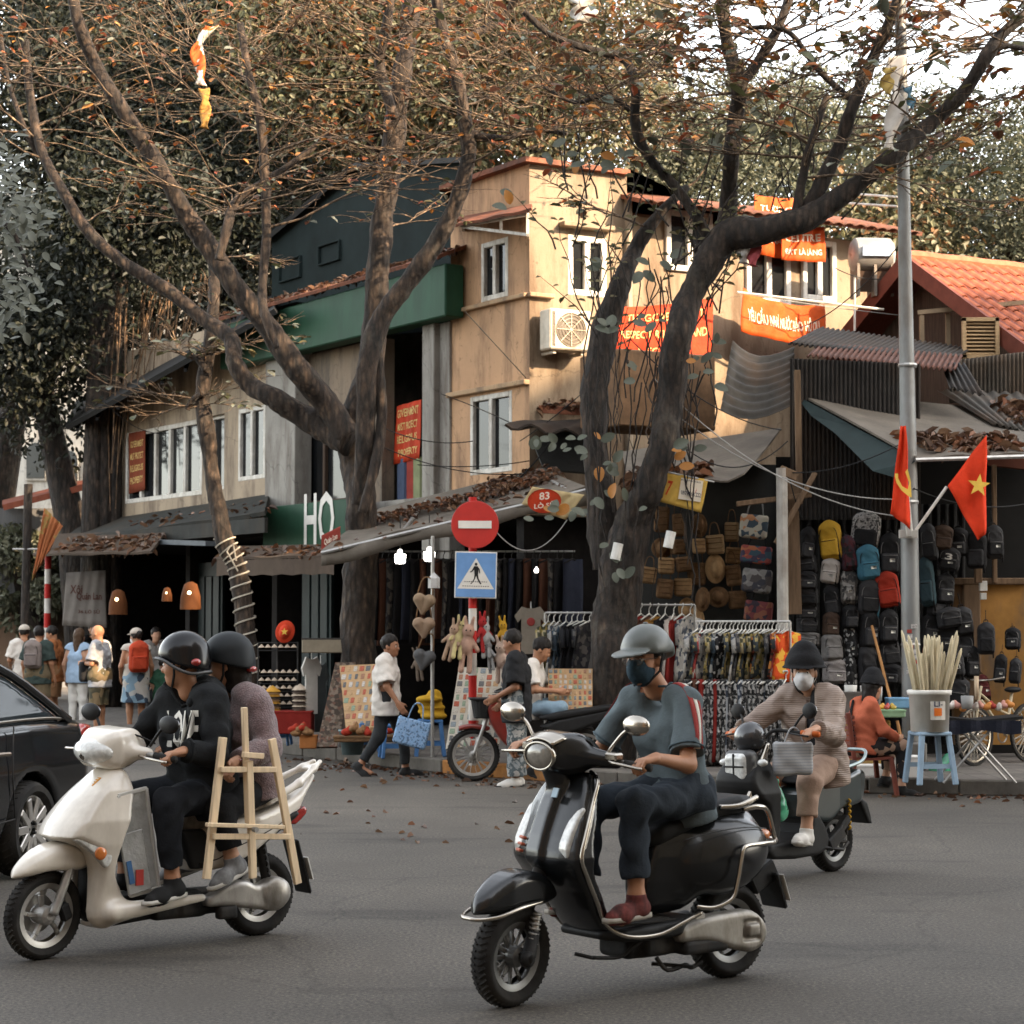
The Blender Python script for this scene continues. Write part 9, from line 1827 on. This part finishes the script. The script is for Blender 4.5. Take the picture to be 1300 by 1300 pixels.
S=SDF(J.hed-V(.3,.3,.1),J.hed+V(.3,.3,.3),.009);L,H=J.h,J.H;S.add(cone(L(-.015,0,.05),L(-.015,0,.125),.115,.095),cone(L(-.01,0,.015),L(-.01,0,.04),.155,.13),k=.02);S.cut(rbox(L(0,0,-.135),(.4,.4,.155),.001,H),k=.004);S.mesh('bucket_hat',hat.data.materials[0],wo_);mb=MB();mb.tube(smoothpath([J.sL+V(-.07,-.06,.05),J.che+V(-.15,0,.0),J.pel+V(-.12,-.13,.06)],6),.014,5);mb.build('bag_strap',blk,wo_)
# tourists at the far left
olive_s,tan_s=cloth('shorts_olive',(.13,.10,.06)),cloth('shorts_tan',(.26,.14,.07));TS=lambda m,**k:dict(m=m,inf=.026,sleeve=.85,hem=.16,neck=.012,nr=.085,flare=.02,wr=.006,**k)
J=standing(1.72,armL=((.02,.25,1.12),(.22,.2,1.05)));o=ped('tourist in white tee and pale cap seen from behind, leftmost of the group',30,921,118,J,TS(wtee),dict(m=cloth('dark_trou',(.03,.03,.03)),inf=.016,f=1.9),SK1,'short',shoes=shk,h=.016);cap(J,o,cloth('cap_pale',(.45,.40,.34)))
J=standing(1.70);o=ped('tourist in dark green tee and olive shorts carrying a grey backpack',47,925,78,J,TS(cloth('tee_green',(.035,.05,.045))),dict(m=olive_s,inf=.04,f=.95),SK1,'short',shoes=shk,h=.016);good('backpack','grey backpack worn by the tourist in the dark green tee','bag',[('',Bp,K('greyp',(.20,.165,.15))),('front_pocket',Bk,K('greyp2',(.16,.13,.12))),('zip',Bz,blk)],o.matrix_basis@Vector((-.20,0,1.22)),math.radians(78-90),(1,1,1.05))
J=standing(1.70,face=(.9,0,-.3));ped('man in rust brown tee and tan shorts facing left among the tourists',68,921,178,J,TS(cloth('tee_rust',(.26,.095,.035))),dict(m=tan_s,inf=.035,f=.98),SK1,'short',shoes=shk,h=.016)
J=standing(1.66,w=.92);ped('woman in pale blue sleeveless top and white trousers seen from behind',98,925,72,J,dict(m=cloth('top_blue',(.28,.38,.50)),inf=.02,sleeve=.12,hem=.12,neck=.01,nr=.09),dict(m=cloth('trou_white',(.56,.54,.50)),inf=.018,f=1.92),SK2,'long',HAIRB,shoes=shk,h=.016)
J=standing(1.72,armL=((.02,.26,1.12),(.24,.12,1.12)),armR=((.02,-.26,1.10),(.22,-.14,1.08)),face=(.9,0,-.15));o=ped('bald man in grey tee and camouflage shorts with a black shoulder bag, facing left',126,934,165,J,TS(cloth('tee_grey',(.36,.36,.37))),dict(m=printmat('camo',[(.17,.13,.07),(.10,.085,.05),(.22,.16,.09),(.07,.065,.045)],10),inf=.045,f=1.05),SK1,None,shoes=shk,h=.014);good('shoulder_bag','black shoulder bag on the man in camouflage shorts','bag',[('',Wb,blk)],o.matrix_basis@Vector((.16,.10,1.0)),.5,(.9,1.2,1.1));mb=MB();mb.tube(smoothpath([J.sR+V(0,.03,.06),J.che+V(.17,.03,.0),V(.17,.12,1.02)],5),.013,5);mb.build('bag_strap',blk,o);mb=MB();mb.tube([J.h(.10,.055,.0),J.h(.11,0,.0),J.h(.10,-.055,.0)],.016,6);mb.build('sunglasses',plastic,o)
J=standing(1.78,face=(.95,.2,-.1));ped('tall man in dark top facing the camera behind the bald man',117,912,-80,J,TS(blkt),dict(m=cloth('dark_trou',(.03,.03,.03)),inf=.016,f=1.9),SK1,'short',shoes=shk,h=.016)
J=standing(1.66,w=.95,armL=((.0,.25,1.10),(.16,.22,.92)),face=(.9,.35,-.05));o=ped('woman in patterned skirt, pale cap and mask carrying a red backpack',172,931,112,J,dict(m=cloth('tank_white',(.50,.46,.40)),inf=.018,sleeve=.1,hem=.1,neck=.0,nr=.09),dict(m=printmat('skirt_print',[(.42,.42,.40),(.05,.07,.10),(.20,.30,.38),(.45,.42,.38)],9),inf=.02,f=.9,skirt=.95),SK1,'bun',shoes=shk,h=.015);cap(J,o,cloth('cap_pale',(.45,.40,.34)));face_bits(J,o,mask=MATS['mask_white'],h=.012,eyes=False);good('backpack','bright red backpack worn by the woman in the patterned skirt','bag',[('',Bp,K('bright_red',(.46,.06,.025))),('front_pocket',Bk,K('bright_red2',(.40,.05,.02))),('zip',Bz,rd_)],o.matrix_basis@Vector((-.20,0,1.20)),math.radians(112-90),(1.05,1,1.1))
J=standing(1.18,w=.75);ped('child in dark green top behind the hooded scooter rider',206,931,60,J,TS(cloth('top_dgreen',(.02,.06,.035))),dict(m=cloth('dark_trou',(.03,.03,.03)),inf=.016,f=1.9),SK2,'short',shoes=shk,h=.015)
J=standing(1.68);ped('person in dark clothes standing in the shop shade right of the red backpack',196,918,-60,J,TS(cloth('tee_pale',(.30,.28,.26))),dict(m=cloth('dark_trou',(.03,.03,.03)),inf=.016,f=1.9),SK2,'short',shoes=shk,h=.017)
# unseen near-side houses added to block low sky light and deepen the shade
for i,x in enumerate((-48,-39,-30,-21,-12,-3,6)):
    o=thing('sky_blocking_house','unseen house added on the near side to block sky light, %s from the left'%ORD[i],'house',(x,-6,0),group='unseen sky blocking houses on the near side');hh=(15,17,16,18,15,17,18)[i];mb=MB();mb.box((0,-4,hh/2),(4.45,4,hh/2));mb.build('wall',[greyp,beige,yellow][i%3],o)
    for f in range(3):
        for c_ in(-2,2):mb=MB();mb.box((c_,.02,4.5+f*3.2),(.9,.05,.9));mb.build('window',GL,o)
